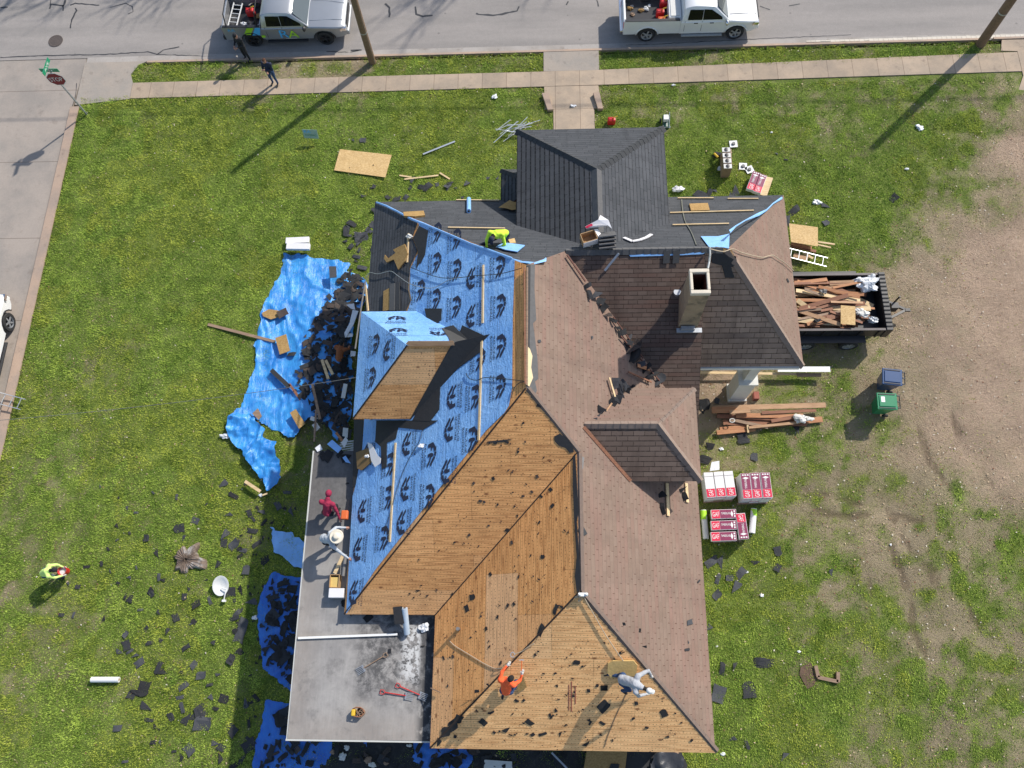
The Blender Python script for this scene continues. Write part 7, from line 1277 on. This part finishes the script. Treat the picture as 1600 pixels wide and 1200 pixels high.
ladder(at(-38, 612, .30), at(36, 632, .25), .45, 'aluminium ladder poking out over the kerb at the left edge', None, 6)
MB().beam(G(325, 507, .08), G(430, 534, .12), .12, .05).build('board', M_oldw, label='weathered brown board from the lawn to the large tarp', cat='board')
for a, b_, wd, m, lab in (((383, 752), (407, 768), .12, M_pine, 'short pale block on the grass by the bunched tarp'), ((503, 562), (513, 592), .11, M_pine, 'left pale stick of the pair on the debris'), ((509, 563), (520, 585), .11, M_pine, 'right pale stick of the pair on the debris'), ((488, 600), (500, 655), .10, M_oldw, 'upper part of the dark pole across the debris'), ((494, 640), (491, 690), .07, M_oldw, 'lower part of the dark pole across the debris'), ((424, 578), (452, 605), .18, M_felt, 'dark plank on the tarp by the service cable'), ((452, 600), (470, 625), .10, M_redw, 'red brown stick by the dark plank on the tarp'), ((470, 620), (518, 632), .05, M_oldw, 'thin stick across the debris'), ((540, 600), (536, 622), .16, M_offw, 'white peeled log on the debris'), ((525, 676), (536, 690), .10, M_pine2, 'orange stick at the top of the flat roof'), ((512, 705), (530, 712), .05, M_pine2, 'thin orange lath at the top edge of the flat roof'), ((410, 774), (418, 771), .06, M_pine, 'tiny pale chip below the bunched tarp')): board(G(*a, .85 if b_[1] > 540 and a[0] > 480 and b_[1] < 700 else .25), G(*b_, .85 if b_[1] > 540 and a[0] > 480 and b_[1] < 700 else .25), wd, .05, m, lab, 'board')
for pl4, z, m, lab in (([(409, 489), (420, 483), (435, 485), (436, 495), (423, 499), (411, 494)], .16, M_osbd, 'torn tan board scrap overhanging the left edge of the large tarp'), ([(430, 528), (447, 522), (453, 548), (437, 554)], .3, M_osbd, 'square tan board scrap on the large tarp'), ([(453, 645), (462, 639), (477, 662), (467, 670)], .4, M_osbd, 'bent tan board scrap on the lower right of the large tarp'), ([(394, 646), (403, 638), (409, 650), (404, 656)], .3, M_oldw, 'brown board scrap where the two tarps meet')): sheet(pl4, z, m, lab, 'board scrap', 'board_scrap', .03)
scrap(at(442, 489, .25), .45, 2, .5, 'dark brown shingle next to the torn tan board on the large tarp', None); MB().slab([at(*q, .5) for q in ((514, 416), (525, 416), (526, 433), (515, 434))], (0, 0, 1), .03).build('shingle_scrap', M_scrap[1], label='square grey shingle near the top right of the large tarp', cat='shingle scrap')
for k, (q, z, m, lab) in enumerate((([(541, 476), (553, 474), (555, 484), (548, 482)], 1.0, M_wrap, 'white wrapper with red mark at the top of the debris'), ([(551, 484), (560, 486), (552, 508), (541, 526), (538, 520), (546, 505)], 1.05, M_wplas, 'long twisted white sheet beside the person in brown'), ([(538, 521), (551, 521), (551, 526), (539, 527)], 1.0, M_white, 'short white trim piece beside the person in brown'), ([(548, 548), (556, 549), (555, 556), (547, 557)], .95, M_wplas, 'white crumpled paper below the person in brown'), ([(495, 660), (500, 668), (494, 674), (487, 664)], .8, M_offw, 'white scrap in the lower debris'), ([(486, 650), (497, 653), (490, 658), (484, 656)], .8, M_offw, 'white strip in the lower debris'), ([(536, 668), (544, 669), (543, 684), (535, 681)], 1.6, M_offw, 'white box panel above the flat roof'), ([(492, 700), (500, 694), (504, 702), (496, 706)], 3.7, M_wplas, 'white rag on the top left corner of the flat roof'), ([(511, 694), (519, 687), (534, 700), (528, 708)], 3.85, M_blueb, 'blue membrane piece folded at the top of the flat roof'), ([(535, 715), (540, 712), (548, 724), (540, 722)], 3.75, M_blueb, 'small blue membrane piece on the flat roof'), ([(533, 692), (540, 682), (544, 688), (538, 700)], 3.9, M_offw, 'white crumpled bag on the top edge of the flat roof'))): sheet(q, z, m, lab, 'scrap', 'scrap_sheet', .02)
for c_ in ((556, 706, 3.2), (538, 702, 3.2)):
    t = root('vent_louver', at(*c_), 'pale slatted louver lying by the top of the flat roof' if c_[0] > 550 else 'second pale slatted louver left of the other at the flat roof', 'louver'); B = LMB(); [B.beam((-.28 + .02 * k, -.3 + k * .09, 0), (.32 + .02 * k, -.22 + k * .09, .02), .045, .03) for k in range(7)]; B.build('slats', M_offw, t)
# ---- stump, dish, planter
t = root('tree_stump', at(293, 875, 0), 'grey tree stump with hollow centre on the left lawn', 'stump'); B = LMB(); n = 90; vs = []; ra = [.40 + .05 * math.sin(7 * a) + .03 * math.sin(13 * a + 1) + .14 * max(0, math.cos(a - 2.4)) ** 10 + .40 * max(0, math.cos(a + .15)) ** 40 + .26 * max(0, math.cos(a + .42)) ** 60 + .22 * max(0, math.cos(a - 1.1)) ** 16 + .10 * max(0, math.cos(a + 2.0)) ** 6 for a in [2 * math.pi * k / n for k in range(n)]]
for (k1, z) in ((1.12, -.02), (1.0, .10), (.86, .17), (.5, .19), (.12, .18), (.08, .02)): vs += [(ra[k] * (k1 if k1 > .6 else k1 * .5 / ra[k] * .9 + 0) * math.cos(2 * math.pi * k / n), ra[k] * (k1 if k1 > .6 else k1 * .5 / ra[k] * .9) * math.sin(2 * math.pi * k / n), z + (.018 * math.sin(k * 1.9) + .012 * math.sin(k * .7) if z > .05 else 0)) for k in range(n)]
B.add(vs, [(i * n + k, i * n + (k + 1) % n, (i + 1) * n + (k + 1) % n, (i + 1) * n + k) for i in range(5) for k in range(n)] + [tuple(5 * n + k for k in range(n))]); B.build('stump_wood', M_stump, t, smooth=False)
t = root('satellite_dish', at(347, 916, 0), 'white satellite dish lying on the left lawn near the shade', 'satellite dish'); ax = Vector((.25, -.35, .9)).normalized(); Q = Vector((0, 0, 1)).rotation_difference(ax).to_matrix(); B = LMB()
B.lathe([(.001, .0), (.12, .01), (.24, .045), (.36, .10), (.37, .10), (.25, .03), (.12, -.01), (.001, -.015)], (0, .03, .12), 32, 0, Q @ Matrix.Diagonal((.8, 1.05, 1)), False); B.build('reflector', M_white, t, smooth=True); B = LMB(); B.tube([(.05, -.08, .16), (.27, -.13, .2), (.24, -.3, .22), (.2, -.5, .16)], .022, 6); B.box((.2, -.54, .14), (.14, .08, .08)); B.build('feed_arm', M_white, t)
for a, b_, lab in (((1277, 1058), (1309, 1065), 'long side of the rotten timber planter edge on the right lawn'), ((1309, 1066), (1309, 1050), 'short side of the rotten timber planter edge on the right lawn'), ((1274, 1040), (1278, 1058), 'left side of the rotten timber planter edge on the right lawn')): board(G(*a, .06), G(*b_, .06), .12, .12, M_oldw, lab, 'timber', 'rotten timbers of the old planter')
M_rut = mat('rut_soil', (.20, .145, .10), .95, 0, .4, 6, .5)
b = MB(); hc_ = at(1264, 1054, .035); r_ = random.Random(2); b.add([hc_ + Vector((r_.uniform(.22, .4) * math.cos(k * .63), r_.uniform(.25, .5) * math.sin(k * .63), 0)) for k in range(10)], [tuple(range(10))]); b.build('dug_earth', M_earth, kind='structure')
# ---------------------------------------------------------------- things on the roofs
def rboard(a, b_, pl, lab, m=None, wd=.05, th=.04, lift=.05, grp='toe boards nailed on the roofs', cat='toe board'): return MB().beam(on(*a, pl, lift), on(*b_, pl, lift), wd, th, nrm(pl)).build('toe_board', m or M_pine, label=lab, cat=cat, group=grp)
for a, b_, pl, lab in (((713, 312.5), (780, 313), PN, 'toe board along the front eave left of the gable'), ((700, 355.5), (789, 357), PN, 'toe board below the kneeling person in neon yellow'), ((1059, 309.5), (1115, 309.5), PN, 'left toe board along the front eave right of the gable'), ((1137, 310.5), (1185, 310.5), PN, 'right toe board along the front eave right of the gable'), ((1047, 332.5), (1178, 329), PN, 'longest toe board on the right front slope'), ((1051, 351.5), (1139, 349.5), PN, 'lower toe board on the right front slope'), ((755, 414), (754, 505), PW, 'toe board near the top of the blue slope'), ((753, 527), (748, 688), PW, 'long toe board down the middle of the blue slope'), ((618, 692), (609, 847), PW, 'long toe board low on the blue slope'), ((1042, 755), (1044, 806), PE, 'long pale toe board just below the east dormer'), ((1072, 755), (1074, 785), PE, 'short pale toe board just below the east dormer'), ((638, 365), (636, 410), PW, 'upright pale board on the dark shingle corner'), ((571, 446), (575, 486), PW, 'pale board on the eave edge above the blue dormer')): rboard(a, b_, pl, lab, wd=.07 if pl is not PE else .12)
for k, (x, y, s) in enumerate(((1033, 773, .45), (1036, 795, .4), (1066, 765, .35), (1070, 775, .3))): scrap(on(x, y, PE, .1), s, 3, k * 1.7, 'black felt flap caught on the toe boards below the east dormer', 'felt flaps below the east dormer', (.2, -.4))
sheet([(1077, 318), (1106, 317), (1109, 328), (1080, 329)], 0, M_osbd, 'tan foam pad on the right front slope', 'pad', 'roof_pad', .07, PN, .09); sheet([(630, 331), (662, 329), (664, 336), (648, 338), (631, 337)], 0, M_osbd, 'tan foam pad on the left front slope', 'pad', 'roof_pad', .07, PN, .09)
roll(on(732.5, 311, PN, .1), on(732.5, 330, PN, .1), .085, M_blueb, 'blue membrane roll standing by the front eave toe board')
sheet([(779, 324), (800, 310), (806, 312), (806, 327), (800, 328), (790, 325)], 0, M_osbd, 'brown paper wrapper in the shade by the front gable', 'paper', 'paper_wrapper', .01, PN, .15)
sheet([(775, 385), (787, 379), (800, 380), (820, 383), (808, 393), (790, 390)], 0, M_blueb, 'folded pale blue sheet beside the person in neon yellow', 'blue sheet', 'folded_sheet', .03, PN, .10); sheet([(794, 374), (804, 372), (806, 379), (797, 380)], 0, M_osb, 'tan pad behind the person in neon yellow', 'pad', 'roof_pad', .04, PN, .06)
PRD = PZ(C1.z + .0)
# packs and box left on the ridge behind the front gable
p = on(940, 376, PRD, .05); t = root('open_carton', p + Vector((-.42, -.0, 0)), 'open cardboard box on the ridge behind the front gable', 'carton', None, R(18)); B = LMB()
for (c, d) in (((0, -.17, .15), (.5, .02, .3)), ((0, .17, .15), (.5, .02, .3)), ((-.24, 0, .15), (.02, .36, .3)), ((.24, 0, .15), (.02, .36, .3)), ((0, 0, .01), (.5, .36, .02))): B.box(c, d)
B.build('carton_shell', M_card, t); LMB().box((0, -.186, .15), (.5, .012, .28)).build('carton_print', M_wrap, t); LMB().beam((.26, 0, .3), (.40, .02, .22), .36, .012).build('flap', M_wrap, t)
for k in range(4): MB().beam(on(935, 386 - k * 6, PRD, .14 + .05 * k), on(962, 383 - k * 6, PRD, .14 + .05 * k), .34, .05, nrm(PN)).build('shingle_bundle', M_capg, label=('lowest', 'second', 'third', 'topmost')[k] + ' grey shingle bundle stacked beside the open box on the ridge', cat='shingle bundle', group='grey bundles on the ridge', bevel=.01)
B = MB(); P = [on(914, 354, PRD, .35), on(935, 343, PRD, .5), on(938, 336, PRD, .4), on(951, 344, PRD, .5), on(956, 357, PRD, .4), on(950, 352, PRD, .45), on(936, 352, PRD, .5), on(916, 357, PRD, .33)]; B.slab(P, (0, 0, 1), .02); wr_ = B.build('pack_wrap', M_wrap, label='white shingle wrapper with a red end blowing on the ridge', cat='wrapper')
MB().slab([on(914, 354.5, PRD, .37), on(925, 348.5, PRD, .42), on(926, 353, PRD, .43), on(917, 356.5, PRD, .36)], (0, 0, 1), .01).build('red_end', M_pink, wr_, loc=wr_.location)
P = [(971, 370), (979, 373), (988, 377), (999, 375), (1010, 371), (1018, 366)]; B = MB()
for i in range(5): B.beam(on(*P[i], PN, .06), on(*P[i + 1], PN, .06), .12, .03, nrm(PN))
B.build('wrapper_strip', M_wrap, label='torn white and pink wrapper strip lying on the right front slope', cat='wrapper')
def cable(pts, pl, r, m, lab, nm='rope', cat='rope', lift=.03, sub=5):
    P = [on(*p, pl if len(p) < 3 else pl, lift) for p in pts]; Q = []
    for i in range(len(P) - 1):
        p0 = P[max(0, i - 1)]; p1 = P[i]; p2 = P[i + 1]; p3 = P[min(len(P) - 1, i + 2)]
        for k in range(sub): s = k / sub; Q.append(.5 * ((2 * p1) + (p2 - p0) * s + (2 * p0 - 5 * p1 + 4 * p2 - p3) * s * s + (3 * p1 - p0 - 3 * p2 + p3) * s ** 3))
    Q.append(P[-1]); return MB().tube(Q, r, 6).build(nm, m, label=lab, cat=cat)
cable([(1065, 312), (1066, 325), (1070, 345), (1080, 363), (1088, 383)], PN, .022, mat('grey_green_rope', (.16, .16, .13), .9), 'grey rope running down the right front slope to the ridge')
cable([(1110, 389), (1130, 393), (1145, 389), (1160, 395), (1190, 402), (1200, 400), (1208, 399), (1216, 404), (1228, 412), (1240, 423)], PEC, .016, M_rope, 'pale rope lying across the brown hip of the side porch', lift=.12)
cable([(572, 433), (578, 426), (590, 428), (603, 425), (612, 424), (622, 431), (640, 443), (665, 450), (682, 448), (700, 438), (720, 433)], PW, .012, M_galv, 'lower grey cable looping over the dark shingles and the blue slope', 'hose', 'hose', .10); cable([(631, 412), (645, 419), (668, 428), (690, 434), (715, 434), (740, 431), (780, 428), (815, 419)], PW, .012, M_cable, 'upper black cable looping over the blue slope to the ridge', 'hose', 'hose', .10)
cable([(728, 583), (733, 591), (745, 594), (758, 590), (790, 592), (822, 596)], PW, .012, M_cable, 'short black cable from the blue slope to the ridge end', 'hose', 'hose', .08); cable([(660, 672), (655, 690), (640, 715), (625, 750), (610, 800), (600, 830)], PW, .009, M_cable, 'thin black cable running down the blue slope', 'hose', 'hose', .06); cable([(822, 597), (812, 598), (803, 607), (799, 622)], PW, .012, M_cable, 'black cable end hooked over the ridge end', 'hose', 'hose', .08)
cable([(555, 545), (560, 510), (566, 470), (571, 440)], (0, 0, 4.0), .03, M_gutw, 'dark pole leaning along the eave above the debris', 'metal_pole', 'pole', 0, 2); board(on(945, 423, PSL, .08), on(967, 396, PSL, .2), .07, .05, M_galv, 'grey metal strip hanging from the ridge beside the valley', 'metal strip', nm='metal_strip'); MB().tube([at(1109, 387, C1.z + .1), at(1109.5, 398, C1.z + .35), at(1108, 410, cz - .25), at(1106, 420, cz - .1)], .035, 8).build('pipe', M_galv, label='curved grey pipe from the ridge down to the chimney top', cat='pipe') if True else cable([(1109, 387)], (0, 0, 8.1), .035, M_galv, 'curved grey pipe from the ridge down to the chimney top', 'pipe', 'pipe', 0, 4)
# anchor, ropes and tools
p = on(911, 929, PSB, .06); B = MB(); B.box(p, (.16, .10, .10)); [B.tube([p + Vector((s * .1, -.02, .04)), p + Vector((s * .1, .02, .09))], .04, 8) for s in (-1, 1)]; B.build('roof_anchor', M_white, label='white rope anchor at the top of the bare rear hip', cat='roof anchor')
for pts, lab in (([(911, 931), (925, 955), (945, 990), (965, 1020), (977, 1037)], 'pale rope from the anchor to the person in grey'), ([(910, 931), (898, 934), (906, 930), (904, 940), (911, 932)], 'short frayed rope ends at the white anchor')): cable(pts, PSB, .014, M_rope, lab, lift=.07)
cable([(983, 1075), (975, 1092), (962, 1120), (950, 1150), (945, 1167)], PSB, .010, M_oldw, 'thin dark rope from the person in grey down to the rear eave', lift=.02); cable([(702, 1001), (712, 1010), (735, 1024), (755, 1036), (772, 1044), (784, 1044)], PWB, .014, M_rope, 'pale rope slack across the bare boards to the person in orange', lift=.03); cable([(803, 1022), (815, 1018), (826, 1010), (835, 1005)], PSB, .012, M_rope, 'short rope from the metal clip of the person in orange', lift=.05)
B = MB(); c = on(801, 1023, PSB, .12); B.tube([c + Vector((.06 * math.cos(a), .07 * math.sin(a), 0)) for a in [k * math.pi / 5 for k in range(10)]], .014, 6); B.build('rope_clip', M_alu, label='metal clip held up by the person in orange', cat='clip')
hp_ = on(815, 1041, PSB, .75); t = root('hammer', hp_, 'hammer in the raised hand of the person in orange', 'hammer'); B = LMB(); B.tube([(0, -.12, 0), (0, .16, .04)], .014, 6); B.build('handle', M_orange, t); LMB().beam((-.07, .17, .04), (.07, .17, .04), .03, .03).build('head', M_galv, t)
sheet([(806, 1066), (818, 1058), (823, 1074), (810, 1082)], 0, M_osbd, 'brown board pad beside the knee of the person in orange', 'pad', 'roof_pad', .02, PSB, .05); P4 = [(950, 1037), (958, 1033), (990, 1033), (996, 1040), (994, 1056), (955, 1060), (949, 1052)]; sheet(P4, 0, mat('foam_yellow', (.50, .34, .13), .9, 0, .3, 12, .5, .02), 'tan foam pad under the person in grey', 'pad', 'roof_pad', .07, PSB, .09)
rb_ = on(690, 1085, PWB, .1); board(on(673, 1075, PWB, .1), on(688, 1082, PWB, .1), .03, .03, M_oldw, 'small wooden tool handle over the edge of the bare boards', 'tool', nm='tool')
# flat roof things
board(at(466, 997, SZ + .05), at(621, 991, SZ + .05), .07, .05, M_white, 'long white pipe across the flat roof', 'pipe', nm='pipe')
t = roll(at(632, 950, SZ + .55) , at(636, 990, SZ + .14), .10, mat('pale_blue_wrap', (.42, .50, .58), .4), 'pale roll of membrane standing against the bare eave', M_black); MB().beam(at(621, 948, SZ + .62), at(624, 975, SZ + .42), .30, .012).build('unrolled_flap', M_felt, t)
def tool(a, b_, lab, hm, kind):
    t = root('shovel', a, lab, 'shovel', 'stripping shovels on the flat roof'); MB().tube([a, a.lerp(b_, .5), b_], .017, 8).build('shaft', hm, t); d = (b_ - a).normalized(); s = Vector((-d.y, d.x, 0)).normalized(); MB().tube([b_, b_ + d * .06 + s * .06, b_ + d * .16 + s * .06, b_ + d * .16 - s * .06, b_ + d * .06 - s * .06, b_], .013, 6).build('grip', hm, t)
    B = MB(); [B.beam(a + s * (k - 2) * .045 - d * .0, a + s * (k - 2) * .05 - d * .24, .022, .008) for k in range(5)]; B.beam(a + s * .11, a - s * .11, .05, .012); B.build('blade', M_galv, t)
z_ = SZ + .05; tool(at(568, 1044, z_), at(598, 1026, z_), 'shovel with a brown shaft on the tar stained flat roof', M_oldw, 0); tool(at(634, 1087, z_), at(602, 1082, z_), 'left red shovel on the flat roof', M_red, 0); tool(at(656, 1086, z_), at(626, 1073, z_), 'right red shovel reaching towards the bare eave', M_red, 0)
t = root('tool_belt', at(561, 1113, SZ), 'leather tool belt with yellow pouch on the flat roof', 'tool belt'); B = LMB(); [B.lathe([(.001, 0), (.09, 0), (.10, .2), (.085, .2), (.08, .03), (.001, .03)], (.12 * math.cos(a), .06 * math.sin(a), 0), 12, cap=False) for a in (0, 1.1, -.9)]; B.build('pouch', M_oldw, t); B = LMB(); B.box((-.14, .0, .12), (.12, .2, .24)); B.build('yellow_pouch', M_yel, t, bevel=.03); B = LMB(); B.tube([(.2 * math.cos(a), .14 * math.sin(a) + .02, .2) for a in [k * .6 for k in range(11)]], .02, 6); B.build('belt', M_redw, t)
crumple(at(664, 980, SZ), .15, M_wplas, 'crumpled white paper in the corner of the flat roof', 'paper', 'paper', 95, .6); MB().box(at(609, 1017, SZ + .02), (.09, .12, .02)).build('tape_roll', M_black, label='small black disc on the flat roof above the brown shovel', cat='disc')
MB().box(at(527, 927, SZ + .22), (.50, .30, .3)).build('white_box', M_wrap, label='white carton with a dark slot by the lowest corner of the blue slope', cat='carton', bevel=.015); t = root('open_carton', at(526, 909, SZ), 'open cardboard box with yellow contents above the white carton', 'carton'); B = LMB(); [B.box(c, d) for c, d in (((0, -.2, .15), (.3, .02, .3)), ((0, .2, .15), (.3, .02, .3)), ((-.15, 0, .15), (.02, .4, .3)), ((.15, 0, .15), (.02, .4, .3)))]; B.build('carton_shell', M_card, t); LMB().box((0, -.04, .14), (.27, .33, .2)).build('contents', mat('pale_yellow_roll', (.62, .44, .14), .6), t)
board(at(523, 896, SZ + .3), at(537, 866, SZ + .35), .11, .05, M_pine, 'pale board between the open carton and the person in the hat', 'board'); roll(at(540, 866, SZ + .35), at(536, 900, SZ + .3), .055, M_gutw, 'thin grey roll against the eave beside the open carton'); t = root('saw', at(539, 803, SZ + .45), 'orange chain saw held by the person in crimson', 'saw'); LMB().box((0, -.04, 0), (.22, .30, .18)).build('housing', M_orange, t, bevel=.03); LMB().beam((.04, .1, 0), (.10, .5, .02), .06, .02).build('blade', M_black, t); scrap(at(543, 755, SZ + .02), .12, 3, 0, 'small black blot on the upper flat roof', None)
for k in range(5): scrap(at((503, 512, 505, 540, 531)[k], (708, 712, 716, 715, 709)[k], SZ + .03), (.25, .4, .2, .5, .3)[k], 3, k, ('leftmost', 'second', 'third', 'rightmost', 'fourth')[k] + ' black felt piece from the left at the top of the flat roof', 'felt pieces on the upper flat roof')
for k, (x, y, s) in enumerate(((540, 940, .3), (548, 955, .35), (538, 945, .2), (575, 965, .3), (551, 940, .25), (660, 1010, .15), (668, 1000, .2))): scrap(at(x, y, SZ + .02), s, 3, k * 1.3, 'black felt scrap on the flat roof beneath the bare eave', 'felt scraps under the bare eave')
# west slope bits
sheet([(556, 707), (575, 700), (582, 720), (565, 735), (558, 732)], 0, mat('brown_board', (.20, .12, .045), .8, 0, .15, 5, .1), 'square brown board leaning on the blue eave', 'board', 'board', .03, PW, .12); sheet([(574, 691), (581, 694), (590, 712), (595, 716), (594, 724), (586, 730), (580, 720)], 0, M_wrap, 'torn white wrapper next to the square brown board', 'wrapper', 'wrapper', .01, PW, .15); crumple(on(574, 713, PW, .15), .09, M_wplas, 'small white crumple on the square brown board', 'paper', 'paper', 97, .5)
sheet([(601, 398), (606, 404), (618, 395), (614, 390), (632, 381), (637, 396), (632, 408), (622, 421), (615, 405), (604, 410), (600, 404)], 0, M_osbd, 'broken tan board pieces on the dark shingle corner', 'board', 'board_scrap', .04, PW, .14); sheet([(599, 455), (608, 450), (609, 484), (598, 486)], 0, M_osbd, 'tan strip beside the grey shingles near the eave', 'strip', 'strip', .02, PW, .10); sheet([(609, 444), (617, 442), (616, 485), (608, 485)], 0, M_capg, 'left grey shingle strip on the dark corner slope', 'shingle strip', 'shingle_strip', .03, PW, .12); sheet([(617, 442), (624, 441), (624, 484), (616, 485)], 0, M_capc, 'right darker shingle strip on the dark corner slope', 'shingle strip', 'shingle_strip', .02, PW, .10); crumple(on(640, 370, PW, .1), .12, M_offw, 'small white tool bundle on top of the upright pale board', 'tool_bundle', 'tools', 98, .6); crumple(on(660, 697, PW, .02), .13, M_wplas, 'white torn paper on a blue slope logo', 'paper', 'paper', 99, .3)
for a, b_, pl, m, wd, lab in (((952, 590), (961, 620), PE, M_pine, .06, 'pale lath lying above the east dormer'), ((996, 571), (1015, 577), PE, M_pine2, .12, 'orange board end in the valley debris'), ((982, 581), (1018, 597), PE, M_redw, .05, 'thin reddish lath crossing the valley debris'), ((958, 495), (1005, 560), PE, M_fascia, .04, 'long red flashing strip down the open valley'), ((970, 525), (1035, 600), PE, M_fascia, .045, 'lower red flashing strip in the valley debris'), ((947, 642), (956, 630), PE, M_tanw, .05, 'short tan lath at the dormer ridge end'), ((886, 398), (915, 440), PE, M_fascia, .06, 'rusty valley flashing exposed at the ridge end')): rboard(a, b_, pl, lab, m, wd, .03, .14, 'laths and flashing along the valley', 'lath')
# ---- ground behind the rear eave (bottom edge of the photo)
def gsheet(q, z, m, lab, cat, nm, th=.02): return sheet(q, z, m, lab, cat, nm, th)
gsheet([(500, 1150), (700, 1150), (920, 1168), (920, 1225), (500, 1225)], .05, mat('dirty_black_felt', (.017, .017, .018), .8, 0, .5, 3, .6, .04, (1, 1, 1), ((.05, .045, .04), 4.0, .8)), 'wide dirty black felt sheet below the rear eave', 'felt sheet', 'felt_sheet'); gsheet([(918, 1166), (981, 1166), (974, 1225), (908, 1225)], .30, M_osbd, 'tan board bridging the black felt below the rear eave', 'board sheet', 'board_sheet')
gsheet([(978, 1168), (1060, 1165), (1074, 1195), (1070, 1225), (970, 1225)], .10, M_felt, 'crumpled black felt right of the tan board at the bottom edge', 'felt sheet', 'felt_sheet'); gsheet([(757, 1187), (800, 1190), (802, 1225), (754, 1225)], .14, M_offw, 'dirty white panel at the bottom edge below the rear eave', 'panel', 'panel'); board(at(862, 1176, .3), at(900, 1215, .3), .06, .05, M_galv, 'grey metal pole at the bottom edge below the rear eave', 'pole', nm='metal_pole'); gsheet([(955, 1193), (968, 1194), (966, 1203), (951, 1202)], .33, M_felt, 'small black patch on the tan bridging board', 'felt patch', 'felt_patch')
tarp('tarp', [(1020, 1180), (1045, 1170), (1068, 1180), (1072, 1215), (1010, 1215)], lambda x, y: .12, 'shiny dark plastic sheet bunched at the bottom edge by the lawn', mat('grey_plastic', (.035, .037, .042), .35, 0, .3, 4, .6, .03), 81, .12, .5, None)
for k, (x, y, s) in enumerate(((535, 1182, .14), (575, 1187, .12), (582, 1195, .14), (603, 1193, .1), (640, 1165, .1), (1055, 1175, .12), (542, 1168, .1), (520, 1175, .12))): crumple(at(x, y, .1), s, (M_offw, M_oldw)[k % 2], 'small pale scrap on the black felt below the rear eave', 'litter', 'litter', 110 + k, .3, 'scraps on the black felt')
stuff_fill(30, [(500, 1160), (700, 1165), (900, 1178), (900, 1198), (500, 1198)], .2, .5, 'dark shingle scraps on the black felt below the rear eave', 'shingle_debris', (2, 0, 3), lambda x, y: .08, seed=21)
